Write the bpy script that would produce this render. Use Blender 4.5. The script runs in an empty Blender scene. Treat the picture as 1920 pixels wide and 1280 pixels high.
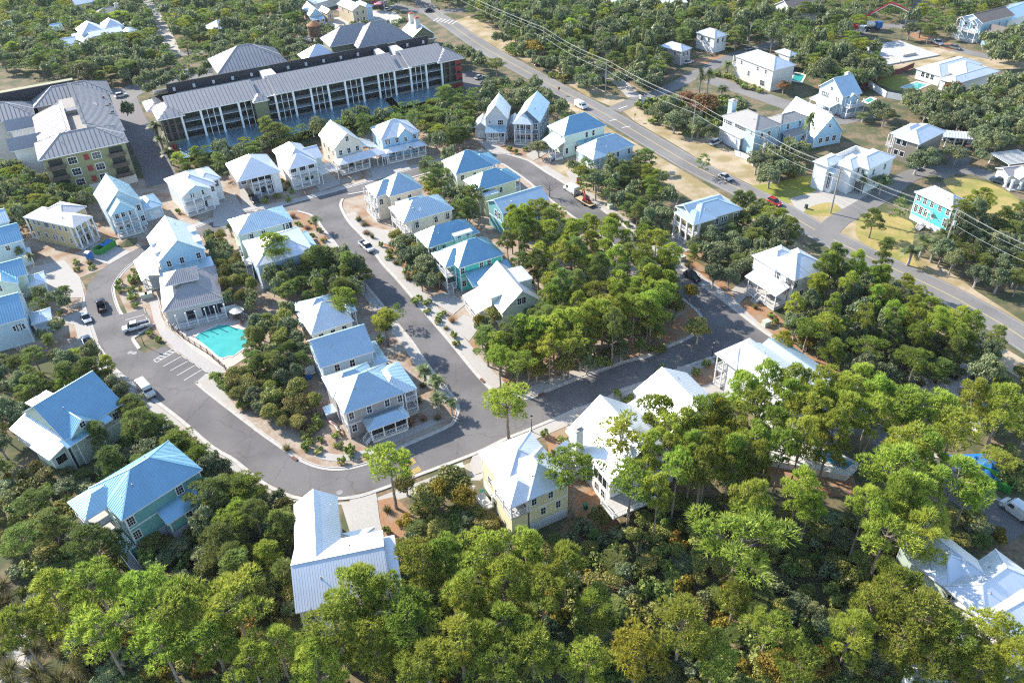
import bpy, bmesh, math, random
from math import radians, sin, cos, pi, sqrt, atan2, hypot, tan
from mathutils import Vector, Matrix, noise
sc = bpy.context.scene
random.seed(11)
# ------------------------------------------------------------------ camera
FPX, TH, RO, HC = 1490.0, radians(36.77), radians(-2.45), 100.0     # focal length (in 1920 px), pitch, roll, height above ground
_c, _s = cos(RO), sin(RO)
_X = Vector((1, 0, 0)); _U = Vector((0, sin(TH), cos(TH))); _F = Vector((0, cos(TH), -sin(TH)))
CR = _c * _X + _s * _U; CU = -_s * _X + _c * _U
cam = bpy.data.cameras.new('camera'); camo = bpy.data.objects.new('camera', cam); sc.collection.objects.link(camo)
cam.sensor_width = 36; cam.lens = FPX / 1920 * 36; cam.clip_start = 1; cam.clip_end = 4000
M = Matrix((CR, CU, -_F)).transposed().to_4x4(); M.translation = Vector((0, 0, HC)); camo.matrix_world = M
sc.camera = camo
def G(p, h=0.0):
    """ground point (height h) that the photograph shows at pixel p"""
    x = (p[0] - 960) / FPX; y = -(p[1] - 640) / FPX
    d = CR * x + CU * y + _F
    t = (HC - h) / -d.z
    return Vector((d.x * t, d.y * t, h))
def PRJ(w):
    v = Vector(w) - Vector((0, 0, HC)); z = v.dot(_F)
    return (960 + FPX * v.dot(CR) / z, 640 - FPX * v.dot(CU) / z)
# ------------------------------------------------------------------ world and sun
SUN_AZ, SUN_EL = radians(144.5), radians(32)          # direction towards the sun, from +x counter-clockwise
wd = bpy.data.worlds.new('World'); sc.world = wd; wd.use_nodes = True
nt = wd.node_tree; nt.nodes.clear()
sky = nt.nodes.new('ShaderNodeTexSky'); sky.sky_type = 'NISHITA'; sky.sun_disc = False
sky.sun_elevation = SUN_EL; sky.sun_rotation = pi / 2 - SUN_AZ
sky.air_density = 1.0; sky.dust_density = 0.2; sky.ozone_density = 1.3
bg = nt.nodes.new('ShaderNodeBackground'); bg.inputs[1].default_value = 0.15
wo = nt.nodes.new('ShaderNodeOutputWorld'); nt.links.new(sky.outputs[0], bg.inputs[0]); nt.links.new(bg.outputs[0], wo.inputs[0])
sl = bpy.data.lights.new('sun', 'SUN'); sl.energy = 4.3; sl.angle = radians(0.53); sl.color = (1, .93, .82)
so = bpy.data.objects.new('sun', sl); sc.collection.objects.link(so)
sd = Vector((cos(SUN_AZ) * cos(SUN_EL), sin(SUN_AZ) * cos(SUN_EL), sin(SUN_EL)))
so.rotation_euler = sd.to_track_quat('Z', 'Y').to_euler()
so.location = sd * 300
sc.view_settings.view_transform = 'Standard'; sc.view_settings.look = 'None'; sc.view_settings.exposure = 1.3; sc.view_settings.gamma = 1
sc.cycles.use_denoising = False; sc.cycles.filter_width = 1.15; sc.cycles.max_bounces = 6; sc.cycles.diffuse_bounces = 3; sc.cycles.glossy_bounces = 2; sc.cycles.transmission_bounces = 4
# ------------------------------------------------------------------ materials
_mats = {}
def mat(name, col=(.5, .5, .5), rough=.7, metal=0.0, var=.12, scale=3.0, spec=.4, col2=None, detail=4, bump=0.0, trans=0.0, isl=None, orand=0.0, big=None, cracks=None):
    if name in _mats: return _mats[name]
    m = bpy.data.materials.new(name); m.use_nodes = True; n = m.node_tree; n.nodes.clear(); L = n.links
    out = n.nodes.new('ShaderNodeOutputMaterial'); b = n.nodes.new('ShaderNodeBsdfPrincipled')
    b.inputs['Roughness'].default_value = rough; b.inputs['Metallic'].default_value = metal; b.inputs['Specular IOR Level'].default_value = spec
    tc = n.nodes.new('ShaderNodeNewGeometry')
    nz = n.nodes.new('ShaderNodeTexNoise'); nz.inputs['Scale'].default_value = scale; nz.inputs['Detail'].default_value = detail
    if orand or isl:
        oc = n.nodes.new('ShaderNodeTexCoord'); L.new(oc.outputs['Object'], nz.inputs['Vector'])
    else: L.new(tc.outputs['Position'], nz.inputs['Vector'])
    rmp = n.nodes.new('ShaderNodeValToRGB'); e = rmp.color_ramp
    c2 = col2 or tuple(min(1, c * (1 + var)) for c in col); c1 = tuple(c * (1 - var) for c in col) if not col2 else col
    e.elements[0].position = .32; e.elements[0].color = (*c1, 1); e.elements[1].position = .68; e.elements[1].color = (*c2, 1)
    if isl:
        e.elements.new(.5).color = (*isl, 1)
        mx0 = n.nodes.new('ShaderNodeMath'); mx0.operation = 'MULTIPLY_ADD'; mx0.inputs[1].default_value = .55; L.new(tc.outputs['Random Per Island'], mx0.inputs[0])
        m2 = n.nodes.new('ShaderNodeMath'); m2.operation = 'MULTIPLY'; m2.inputs[1].default_value = .45; L.new(nz.outputs['Fac'], m2.inputs[0]); L.new(m2.outputs[0], mx0.inputs[2]); L.new(mx0.outputs[0], rmp.inputs[0])
    else: L.new(nz.outputs['Fac'], rmp.inputs[0])
    cs = rmp.outputs[0]
    if big:      # a second, broad tone: (colour, scale, low, high)
        n2 = n.nodes.new('ShaderNodeTexNoise'); n2.inputs['Scale'].default_value = big[1]; n2.inputs['Detail'].default_value = 5; L.new(tc.outputs['Position'], n2.inputs['Vector'])
        mr = n.nodes.new('ShaderNodeMapRange'); mr.inputs[1].default_value = big[2]; mr.inputs[2].default_value = big[3]; L.new(n2.outputs['Fac'], mr.inputs[0])
        mx = n.nodes.new('ShaderNodeMix'); mx.data_type = 'RGBA'; mx.inputs[7].default_value = (*big[0], 1); L.new(mr.outputs[0], mx.inputs[0]); L.new(cs, mx.inputs[6]); cs = mx.outputs[2]
    if cracks:
        v1 = n.nodes.new('ShaderNodeTexVoronoi'); v1.feature = 'DISTANCE_TO_EDGE'; v1.inputs['Scale'].default_value = cracks[0]; n3 = n.nodes.new('ShaderNodeTexNoise'); n3.inputs['Scale'].default_value = .6; n3.inputs['Detail'].default_value = 6
        vm = n.nodes.new('ShaderNodeVectorMath'); vm.operation = 'MULTIPLY_ADD'; vm.inputs[1].default_value = (3, 3, 0); L.new(tc.outputs['Position'], n3.inputs['Vector']); L.new(n3.outputs['Color'], vm.inputs[0]); L.new(tc.outputs['Position'], vm.inputs[2]); L.new(vm.outputs[0], v1.inputs['Vector'])
        mr2 = n.nodes.new('ShaderNodeMapRange'); mr2.inputs[1].default_value = 0; mr2.inputs[2].default_value = cracks[1]; mr2.inputs[3].default_value = cracks[2]; mr2.inputs[4].default_value = 0; L.new(v1.outputs['Distance'], mr2.inputs[0])
        mx3 = n.nodes.new('ShaderNodeMix'); mx3.data_type = 'RGBA'; mx3.inputs[7].default_value = (.06, .055, .055, 1); L.new(mr2.outputs[0], mx3.inputs[0]); L.new(cs, mx3.inputs[6]); cs = mx3.outputs[2]
    if orand:
        oi = n.nodes.new('ShaderNodeObjectInfo'); hs = n.nodes.new('ShaderNodeHueSaturation')
        a = n.nodes.new('ShaderNodeMapRange'); a.inputs[3].default_value = .5 - .012 * orand; a.inputs[4].default_value = .5 + .03 * orand; L.new(oi.outputs['Random'], a.inputs[0]); L.new(a.outputs[0], hs.inputs['Hue'])
        q = n.nodes.new('ShaderNodeMath'); q.operation = 'MULTIPLY'; q.inputs[1].default_value = 7.31; L.new(oi.outputs['Random'], q.inputs[0]); fr = n.nodes.new('ShaderNodeMath'); fr.operation = 'FRACT'; L.new(q.outputs[0], fr.inputs[0])
        v = n.nodes.new('ShaderNodeMapRange'); v.inputs[3].default_value = 1 - .32 * orand; v.inputs[4].default_value = 1 + .3 * orand; L.new(fr.outputs[0], v.inputs[0]); L.new(v.outputs[0], hs.inputs['Value'])
        L.new(cs, hs.inputs['Color']); cs = hs.outputs[0]
    L.new(cs, b.inputs['Base Color'])
    if bump:
        bp = n.nodes.new('ShaderNodeBump'); bp.inputs['Strength'].default_value = bump; bp.inputs['Distance'].default_value = .08; L.new(nz.outputs['Fac'], bp.inputs['Height']); L.new(bp.outputs[0], b.inputs['Normal'])
    sh = b.outputs[0]
    if trans:
        t = n.nodes.new('ShaderNodeBsdfTranslucent'); L.new(cs, t.inputs[0]); mxs = n.nodes.new('ShaderNodeMixShader'); mxs.inputs[0].default_value = trans
        L.new(b.outputs[0], mxs.inputs[1]); L.new(t.outputs[0], mxs.inputs[2]); sh = mxs.outputs[0]
    L.new(sh, out.inputs[0]); _mats[name] = m; return m
WHITE = mat('white_paint', (.74, .74, .73), .45, var=.05)
GLASS = mat('window_glass', (.018, .024, .03), .06, var=.3, spec=.6)
SCREEN = mat('porch_screen', (.016, .018, .02), .5, var=.2)
CONC = mat('concrete', (.43, .40, .36), .9, var=.14, scale=1.2, bump=.1)
DARK = mat('dark_rubber', (.02, .02, .02), .6)
STEEL = mat('grey_steel', (.35, .36, .38), .4, metal=.6)
WOOD = mat('weathered_wood', (.24, .2, .16), .85, var=.25, scale=2)
BARK = mat('pine_bark', (.23, .18, .145), .95, var=.4, scale=4, bump=.4, orand=.8)
GBARK = mat('grey_bark', (.33, .30, .27), .95, var=.3, scale=4, orand=.8)
def roofm(k):
    return {'light': mat('light_metal_roof', (.55, .67, .72), .38, metal=.78, var=.05, scale=.5),
            'white': mat('white_metal_roof', (.70, .72, .74), .4, metal=.45, var=.04, scale=.5),
            'blue': mat('sky_tinted_metal_roof', (.33, .54, .65), .36, metal=.82, var=.05, scale=.5),  # bare metal, with the blue of the reflected sky tinted into its colour
            'grey': mat('grey_shingle_roof', (.31, .295, .28), .85, var=.14, scale=3.5, bump=.2),
            'pale': mat('pale_shingle_roof', (.47, .47, .48), .8, var=.12, scale=2.5, bump=.2),
            'brown': mat('brown_metal_roof', (.37, .34, .33), .45, metal=.3, var=.06, scale=1),
            'hotel': mat('zinc_metal_roof', (.29, .28, .285), .6, metal=.12, var=.05, scale=.4),
            'dark': mat('dark_shingle_roof', (.16, .135, .12), .9, var=.15, scale=3),
            'rust': mat('rusted_metal', (.26, .12, .055), .85, var=.35, scale=1.5)}[k]
COL = {'white': (.74, .74, .73), 'cream': (.66, .6, .49), 'grey': (.34, .315, .30), 'yellow': (.64, .585, .37), 'sand': (.58, .46, .25), 'teal': (.15, .36, .36), 'turq': (.07, .50, .46),
       'aqua': (.10, .62, .56), 'pblue': (.42, .55, .62), 'sky': (.33, .53, .66), 'navy': (.10, .16, .22), 'sage': (.40, .46, .38), 'pgreen': (.55, .64, .54), 'lgrey': (.50, .51, .52), 'olive': (.24, .23, .12),
       'hgreen': (.15, .165, .10), 'brown': (.24, .21, .17), 'tan': (.52, .42, .28), 'stone': (.58, .55, .5)}
def wallm(k): return mat('siding_' + k, COL[k], .65, var=.05, scale=1.5) if k != 'white' else WHITE
# ------------------------------------------------------------------ mesh helper
coll = sc.collection
def put(name, me, parent=None, loc=(0, 0, 0), rz=0.0, **kw):
    o = bpy.data.objects.new(name, me); coll.objects.link(o); o.location = loc
    if rz: o.rotation_euler = (0, 0, rz)
    if parent: o.parent = parent
    for k, v in kw.items(): o[k] = v
    return o
def root(name, loc, rz, label, cat, group=None):
    o = put(name, None, None, loc, rz); o.empty_display_size = .5; o['label'] = label; o['category'] = cat
    if group: o['group'] = group
    return o
class MB:
    def __init__(s): s.v = []; s.f = []; s.m = []
    def face(s, pts, m=0):
        k = len(s.v); s.v += [tuple(p) for p in pts]; s.f.append(tuple(range(k, k + len(pts)))); s.m.append(m); return s
    def box(s, a, b, m=0):
        x0, y0, z0 = a; x1, y1, z1 = b; k = len(s.v)
        s.v += [(x0, y0, z0), (x1, y0, z0), (x1, y1, z0), (x0, y1, z0), (x0, y0, z1), (x1, y0, z1), (x1, y1, z1), (x0, y1, z1)]
        for q in ((0, 3, 2, 1), (4, 5, 6, 7), (0, 1, 5, 4), (1, 2, 6, 5), (2, 3, 7, 6), (3, 0, 4, 7)): s.f.append(tuple(k + i for i in q)); s.m.append(m)
        return s
    def bar(s, p, q, w, m=0, h=None):
        p = Vector(p); q = Vector(q); d = (q - p).normalized(); a = d.cross(Vector((0, 0, 1)))
        a = Vector((1, 0, 0)) if a.length < .01 else a.normalized(); b = a.cross(d); h = h or w; k = len(s.v)
        for c in (p, q):
            for i, j in ((-1, -1), (1, -1), (1, 1), (-1, 1)): s.v.append(tuple(c + a * (i * w / 2) + b * (j * h / 2)))
        for t in ((0, 1, 2, 3), (7, 6, 5, 4), (0, 4, 5, 1), (1, 5, 6, 2), (2, 6, 7, 3), (3, 7, 4, 0)): s.f.append(tuple(k + i for i in t)); s.m.append(m)
        return s
    def tube(s, pts, rad, n=6, m=0, cap=True):
        rings = []
        for i, p in enumerate(pts):
            p = Vector(p); d = (Vector(pts[min(i + 1, len(pts) - 1)]) - Vector(pts[max(i - 1, 0)])).normalized()
            a = d.cross(Vector((.3, .9, .1))); a = a.normalized() if a.length > 1e-4 else Vector((1, 0, 0)); b = d.cross(a); k = len(s.v)
            for j in range(n): t = 2 * pi * j / n; s.v.append(tuple(p + (a * cos(t) + b * sin(t)) * rad[i]))
            rings.append(k)
        for r0, r1 in zip(rings, rings[1:]):
            for j in range(n): s.f.append((r0 + j, r0 + (j + 1) % n, r1 + (j + 1) % n, r1 + j)); s.m.append(m)
        if cap:
            s.f.append(tuple(rings[-1] + j for j in range(n))); s.m.append(m); s.f.append(tuple(rings[0] + n - 1 - j for j in range(n))); s.m.append(m)
        return s
    def slab(s, polys, t, mt=0, ms=1):
        """polygons as the top skin of a slab t thick: bottom and rim added"""
        ed = {}
        for P in polys:
            s.face(P, mt); s.face([(p[0], p[1], p[2] - t) for p in reversed(P)], ms)
            R = [tuple(round(c, 4) for c in p) for p in P]
            for a, b in zip(R, R[1:] + R[:1]):
                if (b, a) in ed: del ed[(b, a)]
                else: ed[(a, b)] = 1
        for a, b in ed: s.face([a, (a[0], a[1], a[2] - t), (b[0], b[1], b[2] - t), b], ms)
        return s
    def mesh(s, name, mats):
        me = bpy.data.meshes.new(name); me.from_pydata(s.v, [], s.f); me.polygons.foreach_set('material_index', s.m)
        for m in mats: me.materials.append(m)
        me.update(); return me
    def build(s, name, mats, parent=None, loc=(0, 0, 0), rz=0.0, **kw):
        return put(name, s.mesh(name, mats if isinstance(mats, (list, tuple)) else [mats]), parent, loc, rz, **kw)
# ------------------------------------------------------------------ ground sheets
ROADS = []; SOLID = []          # polygons (world xy) where no plant may stand
def inside(p, poly):
    c = False; x, y = p[0], p[1]; j = len(poly) - 1
    for i in range(len(poly)):
        a, b = poly[i], poly[j]
        if (a[1] > y) != (b[1] > y) and x < (b[0] - a[0]) * (y - a[1]) / (b[1] - a[1]) + a[0]: c = not c
        j = i
    return c
def smooth(P, n=5, closed=False):
    Q = []; N = len(P)
    for i in range(N if closed else N - 1):
        if closed: a, b, c, d = P[i - 1], P[i], P[(i + 1) % N], P[(i + 2) % N]
        else: a, b, c, d = P[max(i - 1, 0)], P[i], P[i + 1], P[min(i + 2, N - 1)]
        for k in range(n):
            t = k / n; Q.append(.5 * ((2 * b) + (c - a) * t + (2 * a - 5 * b + 4 * c - d) * t * t + (3 * b - a - 3 * c + d) * t ** 3))
    if not closed: Q.append(P[-1])
    return Q
def sheet(name, px, z, m, road=False, kind='structure', sm=False, **kw):
    P = [G(p) for p in px]
    if sm: P = smooth(P, 4, True)
    bm = bmesh.new(); vs = [bm.verts.new((p.x, p.y, z)) for p in P]; bm.faces.new(vs); bmesh.ops.triangulate(bm, faces=bm.faces[:])
    bm.normal_update()
    for f in bm.faces:
        if f.normal.z < 0: f.normal_flip()
    me = bpy.data.meshes.new(name); bm.to_mesh(me); bm.free(); me.materials.append(m)
    if road: ROADS.append([(p.x, p.y) for p in P])
    return put(name, me, None, kind=kind, **kw)
def offset(P, d):
    Q = []
    for i, p in enumerate(P):
        t = (P[min(i + 1, len(P) - 1)] - P[max(i - 1, 0)]); t.z = 0; t.normalize(); Q.append(p + Vector((-t.y, t.x, 0)) * d)
    return Q
def strip(name, P, d0, d1, z0, z1, m, road=False, **kw):
    """band along a polyline between offsets d0 and d1 (left positive), top z1, sides down to z0"""
    A = offset(P, d0); B = offset(P, d1); b = MB()
    if d1 < d0: A, B = B, A
    for i in range(len(P) - 1):
        a0, a1, b0, b1 = A[i], A[i + 1], B[i], B[i + 1]
        q = lambda p, z: (p.x, p.y, z)
        b.face([q(a0, z1), q(a1, z1), q(b1, z1), q(b0, z1)])
        b.face([q(a0, z0), q(a1, z0), q(a1, z1), q(a0, z1)]); b.face([q(b1, z0), q(b0, z0), q(b0, z1), q(b1, z1)])
        if road: ROADS.append([(a0.x, a0.y), (a1.x, a1.y), (b1.x, b1.y), (b0.x, b0.y)])
    return b.build(name, m, **kw)
ASPH = mat('asphalt', (.135, .126, .122), .92, col2=(.172, .16, .155), scale=7, big=((.112, .105, .103), .11, .42, .62), bump=.1, cracks=(.11, .012, .55))
OLDASPH = mat('old_asphalt', (.185, .174, .163), .92, col2=(.225, .212, .198), scale=5, big=((.155, .147, .14), .06, .4, .65), cracks=(.16, .012, .35))
GRAVEL = mat('gravel_concrete', (.33, .31, .285), .95, col2=(.42, .395, .36), scale=9, big=((.36, .31, .25), .25, .5, .7))
PAVER = mat('paver_drive', (.32, .30, .275), .9, col2=(.41, .385, .35), scale=6)
STRAW = mat('pine_straw', (.24, .115, .058), .95, col2=(.36, .20, .105), scale=3.5, big=((.27, .20, .13), .3, .45, .65))
SAND = mat('pale_sand', (.36, .28, .185), .95, col2=(.46, .375, .265), scale=2.5, big=((.27, .21, .10), .16, .40, .60))
WSAND = mat('white_sand', (.60, .58, .56), .95, col2=(.42, .37, .30), scale=1.6)
LAWN = mat('lawn_grass', (.20, .22, .028), .95, col2=(.25, .25, .045), scale=3, big=((.30, .24, .06), .12, .5, .68))
DRY = mat('dry_grass', (.30, .235, .07), .95, col2=(.38, .29, .11), scale=1.6, big=((.22, .21, .05), .15, .45, .6))
SOIL = mat('leaf_litter', (.13, .095, .055), .98, col2=(.24, .18, .11), scale=1.2, big=((.075, .085, .035), .18, .4, .58), bump=.3)
YELLOW = mat('yellow_paint', (.55, .36, .04), .7); WLINE = mat('white_line_paint', (.62, .61, .59), .7, var=.15, scale=6)
g = MB(); g.face([(-900, -50, 0), (900, -50, 0), (900, 1500, 0), (-900, 1500, 0)]); g.build('ground', SOIL, kind='structure')

# ------------------------------------------------------------------ air
hz = MB().box((-700, -60, -1), (760, 1100, 103)).mesh('haze', [])
hm = bpy.data.materials.new('haze_air'); hm.use_nodes = True; hn = hm.node_tree; hn.nodes.clear(); ho = hn.nodes.new('ShaderNodeOutputMaterial'); hv = hn.nodes.new('ShaderNodeVolumePrincipled')
hv.inputs['Color'].default_value = (.82, .90, 1, 1); hv.inputs['Density'].default_value = .00004; hv.inputs['Anisotropy'].default_value = .1; hn.links.new(hv.outputs[0], ho.inputs['Volume']); hz.materials.append(hm)
put('haze', hz, None, kind='stuff')
sc.cycles.volume_bounces = 0
# ------------------------------------------------------------------ roads, kerbs, walks
# broad ground patches first
sheet('sandy_ground', [(170, 640), (185, 647), (330, 780), (520, 925), (600, 945), (700, 935), (900, 860), (1080, 780), (1260, 700), (1340, 672), (1330, 760), (1150, 830), (1010, 810), (900, 900), (860, 900), (720, 945), (700, 1010), (660, 1010), (640, 945), (540, 945), (420, 870), (330, 800), (200, 715), (160, 650)], .006, GRAVEL)
sheet('mulch_ground', [(240, 480), (320, 455), (480, 395), (575, 390), (640, 480), (700, 560), (760, 640), (850, 750), (860, 790), (760, 842), (650, 882), (560, 868), (470, 805), (390, 745), (330, 665), (280, 610), (240, 590), (222, 550), (222, 525)], .006, mat('mulch_gravel', (.29, .23, .165), .95, col2=(.38, .32, .26), scale=1.5, big=((.26, .16, .10), .22, .45, .62)))
sheet('mulch_ground', [(640, 372), (700, 352), (800, 322), (905, 300), (960, 312), (1025, 365), (1150, 455), (1250, 535), (1320, 600), (1300, 630), (1180, 680), (1030, 736), (960, 752), (925, 740), (880, 690), (800, 595), (710, 492), (645, 410)], .008, mat('mulch_gravel'))
sheet('mulch_ground', [(150, 520), (170, 560), (185, 640), (150, 660), (60, 660), (-40, 640), (-40, 400), (60, 430), (200, 340), (320, 330), (480, 330), (700, 240), (800, 250), (960, 250), (1100, 290), (1180, 330), (1180, 430), (1020, 320), (950, 288), (840, 296), (690, 345), (530, 388), (370, 432), (245, 475), (190, 505)], .01, mat('mulch_gravel'))
sheet('sandy_verge', [(940, 95), (1020, 130), (1100, 180), (1170, 210), (1190, 228), (1250, 262), (1330, 310), (1420, 352), (1480, 392), (1580, 448), (1700, 510), (1800, 555), (1930, 640), (1930, 610), (1830, 545), (1760, 495), (1690, 460), (1600, 410), (1500, 360), (1420, 320), (1330, 250), (1250, 235), (1190, 195), (1110, 160), (1030, 110), (960, 70), (880, 30), (850, 40)], .008, SAND)
sheet('sandy_verge', [(1140, 240), (1230, 290), (1330, 350), (1470, 440), (1600, 510), (1760, 590), (1880, 650), (1930, 680), (1930, 720), (1800, 640), (1600, 560), (1450, 470), (1290, 370), (1180, 300), (1110, 250), (1040, 190), (1080, 190)], .008, SAND)
sheet('white_sand_patch', [(1700, 705), (1740, 690), (1790, 680), (1840, 690), (1830, 730), (1860, 770), (1830, 810), (1790, 770), (1740, 750), (1700, 735)], .012, WSAND, sm=True)
sheet('white_sand_patch', [(-10, 1140), (30, 1160), (60, 1220), (50, 1290), (-40, 1290), (-40, 1150)], .012, WSAND, sm=True)
sheet('white_sand_patch', [(130, 1255), (180, 1240), (210, 1290), (120, 1290)], .012, WSAND, sm=True)
sheet('lawn', [(1400, 350), (1440, 345), (1500, 332), (1540, 330), (1558, 345), (1500, 375), (1450, 385), (1425, 366)], .014, LAWN, sm=True)
sheet('dry_grass_field', [(1612, 408), (1640, 396), (1700, 412), (1715, 430), (1710, 470), (1720, 505), (1690, 495), (1640, 470), (1605, 440)], .014, DRY, sm=True)
sheet('dry_grass_field', [(1768, 338), (1800, 334), (1850, 342), (1905, 370), (1930, 410), (1880, 420), (1850, 400), (1800, 372)], .014, DRY, sm=True)
sheet('grass_island', [(1508, 396), (1530, 384), (1560, 380), (1577, 392), (1565, 403), (1530, 405)], .03, DRY, sm=True)
sheet('dry_grass_field', [(1440, 62), (1470, 50), (1500, 70), (1470, 86)], .014, DRY, sm=True)
sheet('lawn', [(1640, 150), (1690, 140), (1710, 160), (1680, 170)], .014, LAWN, sm=True)
sheet('lawn', [(272, 72), (298, 70), (310, 84), (290, 86)], .014, LAWN)
sheet('bare_lot', [(1640, 120), (1680, 85), (1760, 90), (1800, 100), (1930, 110), (1930, 130), (1850, 130), (1790, 105), (1720, 130), (1670, 135)], .009, SAND)
sheet('bare_lot', [(1020, 330), (1060, 300), (1110, 315), (1190, 335), (1180, 352), (1140, 365), (1160, 400), (1190, 425), (1200, 440), (1120, 392)], .014, SAND)
sheet('paved_lot', [(555, 55), (620, 35), (700, 20), (740, 22), (760, 40), (700, 52), (620, 65), (600, 80), (560, 75)], .012, CONC)
sheet('sandy_ground', [(345, 700), (392, 700), (440, 760), (480, 800), (440, 815), (360, 760)], .0155, GRAVEL)
# asphalt
ELEFT = [(560, 395), (590, 405), (607, 427), (624, 447), (655, 488), (687, 532), (712, 562), (752, 612), (775, 640), (800, 677), (835, 722), (858, 750), (862, 768), (855, 790), (835, 805), (755, 840), (715, 862), (655, 880), (605, 880), (562, 865), (520, 837), (475, 805), (372, 725), (370, 714)]
ARIGHT = [(652, 364), (640, 373), (636, 385), (643, 403), (655, 421), (680, 447), (712, 492), (742, 525), (772, 560), (807, 602), (837, 637), (880, 690), (902, 715), (925, 737), (950, 748), (982, 749), (1000, 746), (1015, 739), (1029, 734), (1085, 712), (1175, 680), (1210, 672), (1255, 652), (1298, 632), (1316, 614), (1319, 600), (1311, 584), (1282, 559), (1247, 533), (1200, 496), (1145, 452), (1085, 412), (1025, 367), (990, 338), (960, 317), (940, 306), (905, 303), (850, 312), (775, 331), (700, 354), (652, 364)]
SOUTH = [(160, 556), (160, 572), (170, 600), (178, 625), (187, 647), (215, 687), (250, 717), (305, 757), (350, 792), (400, 835), (442, 860), (492, 900), (547, 927), (590, 932), (655, 930), (705, 917), (790, 885), (890, 847), (947, 820), (985, 805), (1057, 775), (1080, 765), (1135, 745), (1160, 730), (1230, 707), (1265, 692), (1345, 664)]
CRIGHT = [(949, 290), (989, 302), (1021, 323), (1060, 347), (1120, 389), (1180, 433), (1222, 467), (1250, 486), (1276, 506), (1320, 540), (1356, 566), (1420, 616), (1462, 645), (1547, 710), (1640, 790), (1760, 862), (1935, 985)]
NTOP = [(217, 469), (264, 463), (330, 441), (378, 424), (420, 408), (470, 396), (530, 386), (617, 363), (684, 344), (770, 319), (840, 300), (900, 287), (949, 290)]
sheet('street', SOUTH[8:] + [(1405, 640), (1319, 600)] + ARIGHT[24:13:-1] + [(925, 737), (862, 768)] + ELEFT[13:], .022, ASPH, True)
sheet('street', ELEFT[:13] + ARIGHT[14:2:-1] + [(640, 372), (600, 372)], .026, ASPH, True)
sheet('street', SOUTH[:9] + [(372, 725), (370, 714), (388, 698), (332, 661), (312, 647), (293, 655), (270, 662), (258, 655), (246, 636), (255, 628), (287, 606), (272, 578), (232, 589), (225, 577), (217, 552), (217, 535), (232, 512), (250, 495), (272, 482), (268, 460), (240, 476), (200, 497), (180, 515), (165, 535)], .030, ASPH, True)
sheet('street', NTOP[1:8] + [(690, 362), (640, 375), (610, 415), (575, 393), (545, 394), (500, 405), (430, 428), (385, 441), (330, 460), (272, 484)], .034, ASPH, True)
sheet('street', [(617, 363)] + NTOP[8:] + [(965, 318), (940, 306), (905, 303), (850, 312), (775, 331), (700, 354), (640, 374), (600, 380)], .018, ASPH, True)
sheet('street', CRIGHT + [(1890, 1020), (1740, 905), (1600, 806), (1470, 715), (1400, 675), (1345, 664), (1310, 640), (1319, 600), (1311, 584), (1282, 559), (1247, 533), (1200, 496), (1145, 452), (1085, 412), (1025, 367), (990, 338), (955, 314)], .038, ASPH, True)
def pl(px, n=4): return smooth([G(p) for p in px], n)
HWY = pl([(772, -40), (800, 14), (850, 50), (905, 88), (965, 122), (1045, 166), (1140, 217), (1210, 258), (1290, 305), (1362, 342), (1450, 386), (1530, 432), (1600, 468), (1680, 506), (1770, 548), (1865, 600), (1940, 648), (2020, 700)])
strip('highway', HWY, -4.1, 4.1, 0, .044, OLDASPH, True, kind='structure')
strip('yellow_centre_line', HWY, -.16, .16, .044, .049, mat('faded_yellow_paint', (.38, .30, .15), .8, var=.2), kind='structure')
for dd in (-3.6, 3.6): strip('white_edge_line', HWY, dd - .07, dd + .07, .044, .049, mat('faded_white_paint', (.34, .33, .32), .8, var=.2), kind='structure')
def road(px, w, z, m=None): return strip('side_road', pl(px), -w / 2, w / 2, 0, z, m or OLDASPH, True, kind='structure')
road([(1150, 207), (1200, 186), (1250, 168), (1305, 140), (1370, 108), (1440, 85), (1520, 55)], 6, .048)
road([(1190, 182), (1165, 158), (1122, 128), (1090, 105)], 5, .052, mat('pale_drive', (.38, .35, .31), .9, var=.12))
road([(1330, 150), (1380, 165), (1440, 185), (1500, 206), (1560, 226), (1625, 214)], 7.5, .056)
road([(1540, 447), (1570, 415), (1610, 392), (1660, 362), (1705, 330), (1760, 318), (1830, 322), (1880, 338), (1935, 345)], 5.5, .052)
road([(1755, 330), (1795, 310), (1808, 280)], 5, .056)
road([(265, -20), (290, 30), (312, 70), (325, 100)], 6, .048, mat('pale_drive'))
road([(300, 118), (330, 104), (380, 96), (420, 80)], 6, .052)
road([(225, 165), (250, 230), (285, 290), (305, 345)], 9, .048, mat('dark_drive', (.16, .145, .145), .9, var=.15))
road([(215, 190), (260, 165), (330, 145), (400, 135)], 12, .052)
road([(690, -12), (745, 12), (800, 22), (870, 18), (960, 2)], 8, .04)
road([(1600, 66), (1640, 52), (1690, 50), (1740, 68), (1790, 92), (1860, 108)], 6, .048)
road([(1700, 45), (1720, 20), (1730, -10)], 6, .052)
road([(520, 85), (560, 90), (600, 95), (540, 112)], 8, .048)
road([(868, 135), (900, 165), (885, 185)], 10, .052, mat('dark_drive'))
sheet('side_drive', [(1480, 372), (1520, 362), (1552, 347), (1580, 332), (1612, 345), (1640, 362), (1612, 385), (1578, 392), (1558, 380), (1530, 384), (1508, 396), (1500, 404)], .016, mat('pale_drive'), True)
sheet('sand_drive', [(1298, 298), (1340, 266), (1380, 285), (1425, 312), (1452, 322), (1440, 335), (1380, 312), (1340, 312)], .013, SAND)
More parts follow.
